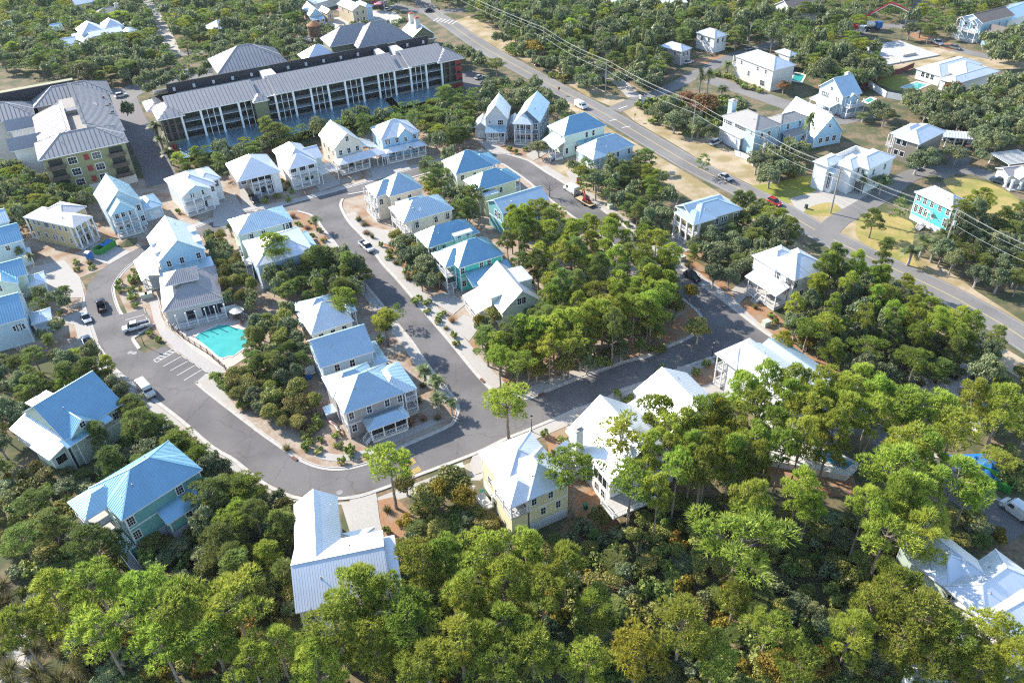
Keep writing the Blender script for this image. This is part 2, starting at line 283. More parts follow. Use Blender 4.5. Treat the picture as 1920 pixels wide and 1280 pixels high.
# kerbs and gutters
def kerb(px, side, n=5):
    P = pl(px, n)
    strip('gutter', P, 0, side * .55, 0, .058, CONC, kind='structure'); strip('kerb', P, side * .55, side * .75, 0, .15, CONC, kind='structure')
    return P
EL = kerb(ELEFT, -1); AR = kerb(ARIGHT[1:], 1); SO = kerb(SOUTH, -1); CRK = kerb(CRIGHT, 1); NT = kerb(NTOP[2:], 1)
kerb([(258, 655), (246, 636), (255, 628), (287, 606)], -1); kerb([(232, 589), (225, 577), (217, 552), (217, 535), (232, 512), (250, 495), (272, 482)], 1)
# gravel walks and parking strips behind the kerbs
strip('sidewalk', AR[10:60], .75, 3.6, 0, .07, GRAVEL, kind='structure')
strip('sidewalk', EL[66:95], -2.2, -3.9, 0, .07, PAVER, kind='structure')
strip('sidewalk', EL[15:55], -.75, -2.6, 0, .07, GRAVEL, kind='structure')
strip('sidewalk', SO[95:128], -.75, -3.2, 0, .066, GRAVEL, kind='structure')
strip('sidewalk', AR[62:96], .75, 3.0, 0, .07, GRAVEL, kind='structure')
strip('sidewalk', CRK[8:66], .75, 3.0, 0, .07, GRAVEL, kind='structure')
strip('sidewalk', NT[4:], .75, 2.4, 0, .066, GRAVEL, kind='structure')
def drive(px, z=.075, m=PAVER): return sheet('driveway', px, z, m, True)
drive([(655, 930), (705, 920), (712, 975), (722, 1012), (668, 1012), (660, 965)], .078)
drive([(888, 850), (940, 828), (960, 850), (920, 880), (890, 890), (880, 872)], .078)
drive([(1150, 735), (1185, 722), (1215, 790), (1180, 800)], .078)
drive([(1290, 690), (1335, 672), (1400, 745), (1330, 745)], .078)
drive([(1210, 462), (1240, 478), (1300, 470), (1270, 440)], .078); drive([(1370, 545), (1400, 520), (1425, 528), (1440, 560), (1400, 556), (1385, 570)], .078)
drive([(800, 560), (830, 548), (880, 565), (850, 590)], .078); drive([(845, 610), (870, 590), (905, 605), (880, 640)], .078); drive([(690, 425), (730, 432), (735, 460), (712, 455)], .078)
drive([(400, 375), (440, 362), (460, 400), (430, 428), (400, 425)], .082); drive([(447, 340), (468, 345), (495, 385), (480, 398), (455, 392)], .078)
drive([(580, 330), (610, 318), (640, 345), (600, 360)], .078); drive([(690, 310), (720, 295), (760, 300), (770, 318), (700, 335)], .078)
drive([(150, 520), (120, 488), (60, 500), (40, 540), (100, 560), (160, 558)], .072); drive([(165, 455), (205, 455), (245, 473), (205, 496), (180, 490)], .082)
drive([(100, 600), (160, 580), (172, 602), (185, 640), (165, 660), (150, 650), (140, 610)], .074)
drive([(890, 262), (925, 268), (960, 288), (925, 290)], .078); drive([(985, 290), (1020, 275), (1035, 283), (1000, 302)], .078)
drive([(1060, 322), (1085, 315), (1110, 330), (1075, 345)], .078)
sheet('pine_straw_bed', [(1250, 500), (1275, 495), (1310, 520), (1370, 570), (1385, 555), (1370, 540), (1320, 500), (1290, 480)], .016, STRAW)
sheet('pine_straw_bed', [(1385, 570), (1405, 556), (1450, 585), (1480, 610), (1500, 640), (1590, 705), (1600, 720), (1560, 708), (1480, 650), (1430, 612)], .074, STRAW)
sheet('pine_straw_bed', [(930, 740), (945, 705), (1000, 725), (1120, 680), (1230, 620), (1300, 575), (1312, 600), (1290, 625), (1180, 672), (1020, 730), (960, 745)], .016, STRAW)
sheet('pine_straw_bed', [(700, 940), (715, 1010), (760, 1050), (830, 1040), (790, 980), (740, 930)], .016, STRAW)
sheet('pine_straw_bed', [(1020, 810), (1060, 800), (1100, 860), (1180, 1010), (1080, 1010), (1060, 900), (1030, 850)], .016, STRAW)
sheet('pine_straw_bed', [(1295, 700), (1340, 680), (1350, 712), (1310, 726)], .086, STRAW); sheet('pine_straw_bed', [(1190, 770), (1215, 780), (1200, 800), (1170, 760)], .086, STRAW)
sheet('pine_straw_bed', [(1600, 890), (1440, 870), (1420, 900), (1500, 930), (1610, 930)], .016, STRAW)
sheet('pine_straw_bed', [(1695, 62), (1740, 60), (1800, 90), (1780, 96), (1720, 76)], .05, STRAW); sheet('pine_straw_bed', [(1290, 112), (1390, 98), (1400, 108), (1340, 118), (1300, 124)], .016, STRAW)
for P in ([(690, 430), (720, 470), (760, 520), (790, 500), (740, 450)], [(800, 595), (850, 600), (900, 640), (870, 660)], [(560, 400), (590, 410), (600, 430), (570, 430)], [(540, 480), (610, 440), (620, 460), (560, 520)], [(1380, 430), (1290, 450), (1270, 470), (1300, 490)], [(880, 270), (960, 275), (985, 290), (940, 286)]):
    sheet('pine_straw_bed', P, .017 + .0011 * len(P), STRAW, sm=True)
# pool car park: stall lines, hatched bay, wheel stops
def line(a, b, w=.12, z=.036): 
    A, B = G(a), G(b); d = (B - A).normalized(); n = Vector((-d.y, d.x, 0)) * (w / 2)
    m_ = MB().face([(p.x, p.y, z) for p in (A - n, B - n, B + n, A + n)]); return m_
def sline(a, b, w=.12, z=.036): line(a, b, w, z).build('stall_line', WLINE, kind='structure')
for a, b in (((306, 687), (340, 668)), ((319, 695), (352, 677)), ((332, 704), (365, 685)), ((345, 713), (378, 693)), ((288, 675), (325, 653)), ((294, 679), (331, 658)), ((288, 675), (294, 679)), ((325, 653), (331, 658)), ((235, 600), (271, 590)), ((238, 611), (277, 600))): sline(a, b)
for t in (.15, .35, .55, .75): sline((288 + 37 * t, 675 - 22 * t), (294 + 37 * (t + .12), 679 - 21 * (t + .12)), .16, .0375)
WST = MB().box((-.9, -.08, 0), (.9, .08, .12)).mesh('wheel_stop', [CONC])
WS = [((329, 660), (337, 665)), ((341, 668), (350, 674)), ((354, 676), (363, 682)), ((367, 685), (375, 691)), ((380, 693), (387, 698)), ((270, 578), (274, 590)), ((273, 592), (277, 604))]
for i, (a, b) in enumerate(WS):
    A, B = G(a), G(b); c = (A + B) / 2
    put('wheel_stop', WST, None, (c.x, c.y, .034), atan2(B.y - A.y, B.x - A.x), label='white wheel stop at the pool walk, ' + ['beside the hatched bay', 'second from the hatched bay', 'third from the hatched bay', 'fourth from the hatched bay', 'farthest from the hatched bay', 'behind the white pickup bays, upper', 'behind the white pickup bays, lower'][i], category='wheel stop', group='wheel stops along the pool car park')
for a, b, w in (((752, 872), (767, 863), 3.0), ((770, 891), (790, 883), 2.2)):   # yellow crossing bars
    A, B = G(a), G(b)
def hump(px):
    P = [G(p) for p in px]
    for i in range(9):
        t0, t1 = i / 9, (i + .55) / 9
        q = [P[0].lerp(P[1], t0), P[0].lerp(P[1], t1), P[3].lerp(P[2], t1), P[3].lerp(P[2], t0)]
        MB().face([(p.x, p.y, .042) for p in q]).build('yellow_stripe', YELLOW, kind='structure')
hump([(755, 871), (774, 857), (781, 866), (762, 879)]); hump([(765, 885), (786, 873), (791, 882), (770, 892)]); hump([(1472, 663), (1482, 661), (1495, 670), (1485, 675)])
for a, b in (((1143, 227), (1156, 224)), ((1166, 240), (1182, 237)), ((1160, 205), (1176, 199))): line(a, b, .35, .056).build('stop_line', WLINE, kind='structure')
for i in range(6): line((812 + i * 7, 40 + i * 1.2), (822 + i * 7, 34 + i * 1.2), .5, .0545).build('crossing_bar', WLINE, kind='structure')
# ------------------------------------------------------------------ houses
LAND = []           # (pixel, short name) of things to name plants by
_wm = {}
def win_mesh(w, h, c, r):
    k = (round(w, 2), round(h, 2), c, r)
    if k not in _wm:
        t = .15; b = MB(); y0, y1 = -.06, .02
        b.box((-w / 2 - t, y0, -h / 2 - t), (-w / 2, y1, h / 2 + t)).box((w / 2, y0, -h / 2 - t), (w / 2 + t, y1, h / 2 + t)).box((-w / 2, y0, -h / 2 - t), (w / 2, y1, -h / 2)).box((-w / 2, y0, h / 2), (w / 2, y1, h / 2 + t))
        for i in range(1, c): x = -w / 2 + w * i / c; b.box((x - .025, -.04, -h / 2), (x + .025, 0, h / 2))
        for i in range(1, r): z = -h / 2 + h * i / r; b.box((-w / 2, -.036, z - .025), (w / 2, -.002, z + .025))
        p = MB().box((-w / 2, -.02, -h / 2), (w / 2, .01, h / 2))
        _wm[k] = (b.mesh('window', [WHITE]), p.mesh('pane', [GLASS]))
    return _wm[k]
_cm = {}
def col_mesh(h, w=.2):
    k = (round(h, 1), w)
    if k not in _cm: _cm[k] = MB().box((-w / 2, -w / 2, 0), (w / 2, w / 2, h)).box((-w * .75, -w * .75, 0), (w * .75, w * .75, .18)).box((-w * .75, -w * .75, h - .2), (w * .75, w * .75, h - .02)).mesh('column', [WHITE])
    return _cm[k]
def door_mesh(w, h, m, rows=3, tr=True):
    b = MB(); b.box((-w / 2, -.03, 0), (w / 2, .02, h), 0)
    for x in (-w / 2 - .1, w / 2): b.box((x, -.07, 0), (x + .1, .02, h + .1), 1)
    b.box((-w / 2, -.07, h), (w / 2, .02, h + .1), 1)
    for i in range(1, rows): b.box((-w / 2 + .05, -.045, h * i / rows - .02), (w / 2 - .05, -.03, h * i / rows + .02), 1)
    return b.mesh('door', [m, WHITE])
def railing(name, p, q, z, parent, h=1.0, step=.28, m=None):
    b = MB(); p = Vector((*p, z)); q = Vector((*q, z)); L = (q - p).length; up = Vector((0, 0, 1))
    b.bar(p + up * h, q + up * h, .09); b.bar(p + up * .12, q + up * .12, .07)
    n = max(2, int(L / step))
    for i in range(n + 1):
        c = p.lerp(q, i / n); w = .1 if i in (0, n) else .045; b.bar(c + up * (.0 if i in (0, n) else .12), c + up * (h + (.08 if i in (0, n) else 0)), w)
    return b.build('railing', m or WHITE, parent)
class House:
    def __init__(s, name, label, short, N, R=None, L=None, z=6.5, W=None, D=None, wall='white', roof='light', cat='house', group=None, zb=0, p=.5, oh=.45, seam=.5):
        O = G(N, z); s.z = z; s.wall = wallm(wall); s.roof = roofm(roof); s.rk = roof; s.p = p; s.oh = oh; s.seam = seam if roof not in ('grey', 'pale', 'dark') else 0
        if R: u = G(R, z) - O
        if L: v = G(L, z) - O
        if R and L:
            a1 = atan2(u.y, u.x); a2 = atan2(v.y, v.x) - pi / 2; dd = (a2 - a1 + pi) % (2 * pi) - pi; a = a1 + dd * v.length / (u.length + v.length)
        elif R: a = atan2(u.y, u.x)
        else: a = atan2(v.y, v.x) - pi / 2
        uh = Vector((cos(a), sin(a), 0)); vh = Vector((-sin(a), cos(a), 0))
        s.W = W or u.dot(uh); s.D = D or v.dot(vh); s.a = a; s.O = Vector((O.x, O.y, 0)); s.uh = uh; s.vh = vh
        s.root = root(name, s.O, a, label, cat, group); s.rects = []
        c = s.O + uh * s.W / 2 + vh * s.D / 2; LAND.append((PRJ((c.x, c.y, z * .6)), short))
        if s.seam and c.length > 330: s.seam = 0
    def w(s, u, v): return s.O + s.uh * u + s.vh * v
    def seams(s, polys, roofo, sp, h=.07, wd=.06):
        b = MB()
        for P in polys:
            P = [Vector(p) for p in P]; e = P[1] - P[0]; e.normalize(); n = (P[1] - P[0]).cross(P[2] - P[1]).normalized(); n = n if n.z > 0 else -n; t = n.cross(e)
            xy = [((p - P[0]).dot(e), (p - P[0]).dot(t)) for p in P]; x0 = min(q[0] for q in xy); x1 = max(q[0] for q in xy); k = int((x1 - x0) / sp)
            for i in range(1, k + 1):
                x = x0 + (i - .5) * (x1 - x0) / max(k, 1); ys = []
                for a, c in zip(xy, xy[1:] + xy[:1]):
                    if (a[0] - x) * (c[0] - x) < 0: ys.append(a[1] + (c[1] - a[1]) * (x - a[0]) / (c[0] - a[0]))
                if len(ys) < 2: continue
                y0, y1 = min(ys), max(ys)
                if y1 - y0 < .3: continue
                q = lambda dx, y, z: P[0] + e * (x + dx) + t * y + n * z
                b.face([q(-wd / 2, y0, 0), q(-wd / 2, y0, h), q(-wd / 2, y1, h), q(-wd / 2, y1, 0)]); b.face([q(wd / 2, y0, 0), q(wd / 2, y1, 0), q(wd / 2, y1, h), q(wd / 2, y0, h)]); b.face([q(-wd / 2, y0, h), q(wd / 2, y0, h), q(wd / 2, y1, h), q(-wd / 2, y1, h)]); b.face([q(-wd / 2, y0, 0), q(wd / 2, y0, 0), q(wd / 2, y0, h), q(-wd / 2, y0, h)])
        if b.f: b.build('roof_seams', s.roof, roofo, kind='stuff')
    def blk(s, kind, u0, v0, u1, v1, z=None, zb=0.0, p=None, ax='v', wall=None, roof=None, skirt=None, oh=None, walls=True, trim=True, belt=None, abs_=False, seam=None, zl=None):
        """one roofed block: fractions of the house (or metres with abs_); kind hip / gable / flat / shed (ax = the low side)"""
        if not abs_: u0, u1, v0, v1 = u0 * s.W, u1 * s.W, v0 * s.D, v1 * s.D
        z = s.z if z is None else z; p = s.p if p is None else p; oh = s.oh if oh is None else oh; rm = roofm(roof) if roof else s.roof; wm = wallm(wall) if wall else s.wall
        w, d = u1 - u0, v1 - v0; um, vm = (u0 + u1) / 2, (v0 + v1) / 2; gab = []
        if kind == 'hip':
            if w >= d:
                h = z + p * d / 2; a, b = (u0 + d / 2, vm, h), (u1 - d / 2, vm, h)
                polys = [[(u0, v0, z), (u1, v0, z), b, a], [(u1, v0, z), (u1, v1, z), b], [(u1, v1, z), (u0, v1, z), a, b], [(u0, v1, z), (u0, v0, z), a]]
            else:
                h = z + p * w / 2; a, b = (um, v0 + w / 2, h), (um, v1 - w / 2, h)
                polys = [[(u0, v0, z), (u1, v0, z), a], [(u1, v0, z), (u1, v1, z), b, a], [(u1, v1, z), (u0, v1, z), b], [(u0, v1, z), (u0, v0, z), a, b]]
        elif kind == 'gable':
            if ax == 'u': h = z + p * d / 2; polys = [[(u0, v0, z), (u1, v0, z), (u1, vm, h), (u0, vm, h)], [(u1, v1, z), (u0, v1, z), (u0, vm, h), (u1, vm, h)]]
            else: h = z + p * w / 2; polys = [[(u1, v0, z), (u1, v1, z), (um, v1, h), (um, v0, h)], [(u0, v1, z), (u0, v0, z), (um, v0, h), (um, v1, h)]]
        elif kind == 'flat': h = z; polys = [[(u0, v0, z), (u1, v0, z), (u1, v1, z), (u0, v1, z)]]
        else:
            zh = z + p * (d if ax in 'RB' else w); c = {'R': (z, z, zh, zh), 'B': (zh, zh, z, z), 'L': (z, zh, zh, z), 'A': (zh, z, z, zh)}[ax]
            Q = [(u0, v0, c[0]), (u1, v0, c[1]), (u1, v1, c[2]), (u0, v1, c[3])]; r = {'R': 0, 'A': 1, 'B': 2, 'L': 3}[ax]; polys = [Q[r:] + Q[:r]]; h = zh
        ro = MB().slab(polys, .2).build('roof', [rm, WHITE], s.root)
        sp = s.seam if seam is None else seam
        if sp and rm.name.find('shingle') < 0: s.seams(polys, ro, sp, h=.1 if sp > .7 else (.014 if s.rk == 'white' else .045))
        if kind in ('hip', 'gable') and walls:           # ridge caps
            b = MB(); n = 0
            for P in polys:
                for q, r in zip(P, P[1:] + P[:1]):
                    if (q[2] > z + .01 or r[2] > z + .01) and (q < r) and (kind == 'hip' or (q[2] > z + .01 and r[2] > z + .01)): b.bar((q[0], q[1], q[2] + .04), (r[0], r[1], r[2] + .04), .22, h=.06); n += 1
            if n and seam != 0: b.build('ridge_cap', rm, ro)
        if kind in ('hip', 'gable') and not s.rects:
            for q, r in ((.3, .3), (.62, .72)):
                x, y = u0 + w * q, v0 + d * r; e = min(x - u0, u1 - x, y - v0, v1 - y) if kind == 'hip' else (min(y - v0, v1 - y) if ax == 'u' else min(x - u0, u1 - x))
                MB().tube([(x, y, z + p * e - .1), (x, y, z + p * e + .4)], [.08, .08], 7).tube([(x, y, z + p * e), (x, y, z + p * e + .08)], [.2, .1], 7).build('vent_pipe', STEEL, s.root)
        s.rects.append((u0 + oh, v0 + oh, u1 - oh, v1 - oh)); SOLID.append([tuple(s.w(a, b).xy) for a, b in ((u0, v0), (u1, v0), (u1, v1), (u0, v1))])
        if walls:
            a0, b0, a1, b1 = s.rects[-1]; zt = z - .12; m = MB(); zs = zb + skirt if skirt else zb
            hh = p * oh
            def ring(z0, z1, mm):
                for q, r in (((a0, b0), (a1, b0)), ((a1, b0), (a1, b1)), ((a1, b1), (a0, b1)), ((a0, b1), (a0, b0))): mm.face([(*q, z0), (*r, z0), (*r, z1), (*q, z1)])
            if kind == 'shed':
                zq = {(0, 0): c[0], (1, 0): c[1], (1, 1): c[2], (0, 1): c[3]}
                for (q, i), (r, j) in ((((a0, b0), (0, 0)), ((a1, b0), (1, 0))), (((a1, b0), (1, 0)), ((a1, b1), (1, 1))), (((a1, b1), (1, 1)), ((a0, b1), (0, 1))), (((a0, b1), (0, 1)), ((a0, b0), (0, 0)))): m.face([(*q, zs), (*r, zs), (*r, zq[j] - .15), (*q, zq[i] - .15)])
            else:
                ring(zs, zt + (hh if kind != 'flat' else 0), m)
            if kind == 'gable':
                zz = zt + hh
                if ax == 'v':
                    for b_ in (b0, b1): m.face([(a0, b_, zz), (a1, b_, zz), (um, b_, h - .12)] if b_ == b0 else [(a1, b_, zz), (a0, b_, zz), (um, b_, h - .12)])
                else:
                    for a_ in (a0, a1): m.face([(a_, b1, zz), (a_, b0, zz), (a_, vm, h - .12)] if a_ == a0 else [(a_, b0, zz), (a_, b1, zz), (a_, vm, h - .12)])
            m.build('wall', wm, s.root)
            if skirt: k = MB(); ring(zb, zs, k); k.build('skirt', WHITE if wm is not WHITE else mat('skirt_grey', (.6, .6, .6)), s.root)
            if trim:
                t = MB(); e = .16
                for x, y, dx, dy in ((a0, b0, -1, -1), (a1, b0, 1, -1), (a1, b1, 1, 1), (a0, b1, -1, 1)):
                    t.box((min(x + dx * .03, x - dx * e), min(y + dy * .03, y - dy * .0), zb), (max(x + dx * .03, x - dx * e), max(y + dy * .03, y - dy * 0.0), zt - .01)); t.box((min(x + dx * .028, x), min(y - dy * .001, y - dy * e), zb), (max(x + dx * .028, x), max(y - dy * .001, y - dy * e), zt - .012))
                for bz in ([belt] if isinstance(belt, (int, float)) else belt or []):
                    t.box((a0 - .035, b0 - .035, bz), (a1 + .035, b0, bz + .22)).box((a0 - .035, b1, bz), (a1 + .035, b1 + .035, bz + .22)).box((a0 - .035, b0, bz), (a0, b1, bz + .22)).box((a1, b0, bz), (a1 + .035, b1, bz + .22))
                t.build('trim', WHITE, s.root, kind='stuff')
        return s
    def side(s, sd, f, blk=0):
        a0, b0, a1, b1 = s.rects[blk]
        if sd == 'R': return (a0 + (a1 - a0) * f, b0), 0
        if sd == 'L': return (a0, b0 + (b1 - b0) * f), -pi / 2
        if sd == 'B': return (a0 + (a1 - a0) * f, b1), pi
        return (a1, b0 + (b1 - b0) * f), pi / 2
    def win(s, sd, z, fs, w=.95, h=1.55, c=2, r=2, blk=0):
        a, b = win_mesh(w, h, c, r)
        for f in fs:
            (x, y), rz = s.side(sd, f, blk); o = put('window', a, s.root, (x, y, z), rz); put('pane', b, o)
        return s
    def door(s, sd, f, z=.3, w=1.0, h=2.1, m=None, blk=0, name='door', rows=3):
        (x, y), rz = s.side(sd, f, blk); put(name, door_mesh(w, h, m or GLASS, rows), s.root, (x, y, z), rz); return s
    def porch(s, u0, v0, u1, v1, zf, zt, sides='R', step=2.7, rail=True, deck=True, abs_=False, cw=.2, low=None):
        if not abs_: u0, u1, v0, v1 = u0 * s.W, u1 * s.W, v0 * s.D, v1 * s.D
        if deck:
            MB().box((u0, v0, max(zf - .25, 0)), (u1, v1, zf)).build('porch_deck', mat('porch_floor', (.42, .40, .38), .7), s.root)
            if .4 < zf < 1.6: MB().box((u0 + .12, v0 + .12, 0), (u1 - .12, v1 - .12, zf - .25)).build('porch_base', WHITE, s.root)
        E = {'R': ((u0, v0), (u1, v0)), 'A': ((u1, v0), (u1, v1)), 'B': ((u1, v1), (u0, v1)), 'L': ((u0, v1), (u0, v0))}; done = set()
        for sd in sides:
            p, q = Vector(E[sd][0]), Vector(E[sd][1]); i_ = (q - p).normalized() * .12; p += i_; q -= i_; n = max(1, round((q - p).length / step)); nrm = Vector((-(i_.y), i_.x)).normalized() * .12
            p += nrm; q += nrm
            for i in range(n + 1):
                c = p.lerp(q, i / n); k = (round(c.x, 1), round(c.y, 1))
                if k in done: continue
                done.add(k); put('column', col_mesh(zt - zf, cw), s.root, (c.x, c.y, zf))
            if rail:
                for i in range(n): railing('railing', p.lerp(q, (i + .06) / n), p.lerp(q, (i + .94) / n), zf, s.root)
        SOLID.append([tuple(s.w(a, b).xy) for a, b in ((u0, v0), (u1, v0), (u1, v1), (u0, v1))])
        return s
    def stairs(s, u, v, dx, dy, zf, w=1.3):
        n = max(2, int(zf / .18)); b = MB(); d = Vector((dx, dy, 0)).normalized(); q = Vector((-d.y, d.x, 0)) * w / 2
        for i in range(n):
            c = Vector((u, v, 0)) + d * (.28 * i); z = zf * (1 - (i + 1) / (n + 1)); P = [c + q, c - q, c - q + d * .3, c + q + d * .3]
            b.face([(p.x, p.y, z) for p in P]); b.face([(P[3].x, P[3].y, z), (P[2].x, P[2].y, z), (P[2].x, P[2].y, 0), (P[3].x, P[3].y, 0)])
        b.build('steps', mat('porch_floor', (.42, .40, .38), .7), s.root); e = Vector((u, v, 0)) + d * (.28 * n); r = MB()
        for k in (1, -1):
            A = Vector((u, v, zf)) + q * k; B = e + q * k; r.bar(A + Vector((0, 0, .95)), B + Vector((0, 0, 1.0)), .08); r.bar(B, B + Vector((0, 0, 1.05)), .1); r.bar(A.lerp(B, .5), A.lerp(B, .5) + Vector((0, 0, 1)), .06); r.bar(A + Vector((0, 0, .5)), B + Vector((0, 0, .5)), .05)
        r.build('stair_rail', WHITE, s.root, kind='stuff'); return s
    def chimney(s, u, v, z0, z1, w=.9, m=None, cap=None):
        u *= s.W; v *= s.D; b = MB().box((u - w / 2, v - w / 2, z0), (u + w / 2, v + w / 2, z1), 0).box((u - w * .62, v - w * .62, z1), (u + w * .62, v + w * .62, z1 + .15), 1).box((u - w * .3, v - w * .3, z1 + .15), (u + w * .3, v + w * .3, z1 + .5), 1)
        b.build('chimney', [m or WHITE, cap or CONC], s.root); return s
    def dormer(s, u0, v0, u1, v1, z0, z1, low, p=.12, wall=None, roof=None, win=0):
        """shed dormer: box with a nearly flat roof, low side as in blk"""
        s.blk('shed', u0, v0, u1, v1, z1, z0, p, low, wall, roof, oh=.2, trim=False)
        if win: s.win(low, (z0 + z1) / 2 + .15, [(i + .5) / win for i in range(win)], .8, .9, blk=-1)
        return s
    def vent(s, f, g, z):
        b = MB().tube([(s.W * f, s.D * g, z - .6), (s.W * f, s.D * g, z + .35)], [.09, .09], 8); b.build('vent_pipe', WHITE, s.root); return s
H = House
two = (1.9, 4.9)
# --- bottom row
h = H('hip_roof_house', 'grey house with blue hip roofs and a screened front porch on the street corner', 'grey corner house', (644, 776), (782.3, 727.3), (601, 699), 6.6, D=11.6, wall='grey', roof='light', p=.7)
h.blk('hip', 0, 0, .83, .86, belt=3.2).blk('hip', .5, 0, 1, .8, 6.55, p=.5, walls=False).blk('hip', -.02, .45, .62, 1.04, 6.58, p=.62, trim=False)
h.win('R', 5.2, [.09, .4, .72, .95], .85, 1.5).win('R', 2.2, [.1, .93], .85, 1.5).win('L', 5.0, [.2, .5, .8]).win('L', 2.0, [.15, .45, .7])
h.porch(.83, .05, 1, .7, .7, 3.4, 'RA').porch(.83, .05, 1, .7, 3.65, 6.4, 'RA')
h.blk('hip', .22, -.27, .78, .05, 3.5, p=.5, walls=False, oh=.3).porch(.25, -.25, .75, .03, .8, 3.4, 'RLA', 2.3)
MB().box((h.W * .27, -h.D * .225, 1.75), (h.W * .73, -.1, 3.3)).build('porch_screen', SCREEN, h.root)
h.stairs(.25 * h.W - .1, -.17 * h.D, -1, -.2, .8); h.blk('flat', -.13, .62, .03, .84, 1.6, oh=.05, trim=False)
h = H('gable_house', 'pale blue gabled house with a long blue metal roof behind the grey corner house', 'blue gabled house', (600, 690), (703, 657.5), None, 6.6, D=10, wall='pblue', roof='light', p=.66)
h.blk('gable', 0, 0, 1, 1, ax='u', belt=3.2).win('R', 5.1, [.28, .58], .95, 1.5).win('R', 2.1, [.3, .6]).win('L', 5, [.25, .5, .75]).win('L', 2, [.25, .5, .75])
h.blk('hip', .88, -.05, 1.2, .75, 3.5, p=.45, walls=False).porch(1, 0, 1.17, .7, .5, 3.4, 'RA').door('A', .4, .5)
h = H('pyramid_roof_house', 'white house with a steep pyramid roof wedged between two grey metal roofs', 'white pyramid-roof house', (583, 628), (665, 600), None, 5.2, D=9, wall='cream', roof='white', p=.85)
h.blk('hip', 0, 0, .98, 1).win('L', 3.6, [.3, .7]).win('R', 3.6, [.2, .5, .8])
h = H('hip_roof_house', 'single storey house with grey hip roof and blue shaded end porch among pines', 'grey-roofed pine house', (563, 612), (671, 597.5), (524, 574), 4.2, wall='cream', roof='light', p=.55)
h.blk('hip', 0, 0, .92, 1).blk('hip', .75, .05, 1.05, .8, 4.15, p=.4, walls=False).porch(.92, .08, 1.03, .75, .4, 4, 'RA').win('R', 2.2, [.2, .5, .8]).vent(.2, .3, 5.6)
h = H('gable_house', 'white house with T-shaped white metal roof at the foot of the picture', 'white T-roof house', (554, 1149.4), (733, 1111), None, 7.2, D=11.4, wall='white', roof='white', p=.55, seam=.36)
h.blk('gable', 0, 0, 1, 1, ax='u', belt=3.6).blk('gable', 0.0, .55, .52, 1.75, 7.25, p=.75, ax='v').win('R', 5.4, [.1, .62, .7, .9], 1.0, 1.7).win('R', 2.4, [.15, .62, .7], 1.0, 1.7).vent(.45, 1.45, 9)
h.blk('flat', .98, .1, 1.12, .95, 6.3, oh=.02, trim=False).blk('hip', .5, 1.0, .9, 1.3, 4.4, p=.4)
h = H('hip_roof_house', 'teal house with white skirting and a big blue hip roof at bottom left', 'teal house', (228, 976.3), (380, 879), None, 8.2, D=10.6, wall='teal', roof='blue', p=.66, seam=.45)
h.blk('hip', 0, 0, 1, 1, skirt=2.0, belt=5.1).win('R', 6.7, [.06, .7], 1.1, 1.6, 3, 3).win('R', 3.6, [.06], 1.1, 1.6, 3, 3).win('L', 6.7, [.2, .5]).win('L', 3.7, [.2, .5])
h.blk('hip', -.26, .42, .3, .99, 8.15, p=.48, walls=False).porch(-.24, .45, .0, .98, 2.2, 5, 'RL').porch(-.24, .45, 0, .98, 5.2, 8, 'RL', deck=True).blk('flat', -.12, .0, .02, .45, 2.2, oh=.02, trim=False)
h.blk('shed', .36, -.24, 1.02, .05, 4.6, p=.4, ax='R', skirt=2.0).win('R', 3.5, [.4], blk=-1).vent(.15, .3, 9.4)
h.stairs(-.12 * h.W, -.1, 0, -1, 2.2)
h = H('cross_gable_house', 'sage green house with blue ridge roof and white porch roofs at far left', 'sage green house', (84, 850), (216, 746), (29.7, 780), 6.8, wall='sage', roof='blue', p=.68, seam=.45)
h.blk('gable', .24, 0, 1, 1, ax='u', belt=3.3).blk('gable', .3, -.04, .66, .75, 6.9, p=.8, ax='v').blk('shed', .04, .2, .27, 1.0, 5.2, p=.35, ax='L', walls=False, roof='white').porch(.06, .25, .26, .95, 2.6, 5.1, 'L')
h.blk('shed', .0, -.02, .26, .42, 5.3, p=.3, ax='L', roof='white', wall='sage').blk('shed', .2, -.1, .78, .06, 6.2, p=.3, ax='R', walls=False)
h.win('R', 7.8, [.5], .9, 1.0, blk=1).win('R', 5, [.35, .55, .85], .9, 1.5).door('R', .5, 3.0, 1.8, 1.6, SCREEN, blk=3, rows=1)
h.blk('shed', .38, 1.0, .66, 1.25, 6.0, p=.15, ax='B', roof='white')
h = H('hip_roof_house', 'pale yellow house with stepped white hip roofs beside the crossing street', 'yellow hip-roof house', (955.6, 953), (1074, 906), (896, 874), 8.2, wall='yellow', roof='white', p=.7, seam=.6)
h.blk('hip', .29, .0, 1, .9, p=.72, skirt=2.1, belt=5.0).blk('hip', 0, 0, .55, .62, 8.15, p=.62, skirt=2.1, walls=False).blk('hip', .1, .35, 1, 1.3, 8.1, p=.5, skirt=2.1)
MB().box((.45, .45, 0), (.3 * h.W, .58 * h.D, 5.2)).build('wing_wall', wallm('yellow'), h.root); h.porch(.03, .03, .31, .58, 5.3, 8.0, 'RL', 2.2)
h.win('R', 6.8, [.12, .55], .8, 1.3).win('R', 3.9, [.35, .75], .8, 1.5).win('L', 4, [.4, .7], blk=2).porch(-.15, .62, .02, .98, 2.3, 4.6, 'RL', rail=True)
h = H('chimney_house', 'white steep gabled house with a tall white chimney beside the pines', 'white chimney house', (1143, 907), None, (1060, 808), 6.6, W=13.5, wall='white', roof='white', p=.78, seam=.6)
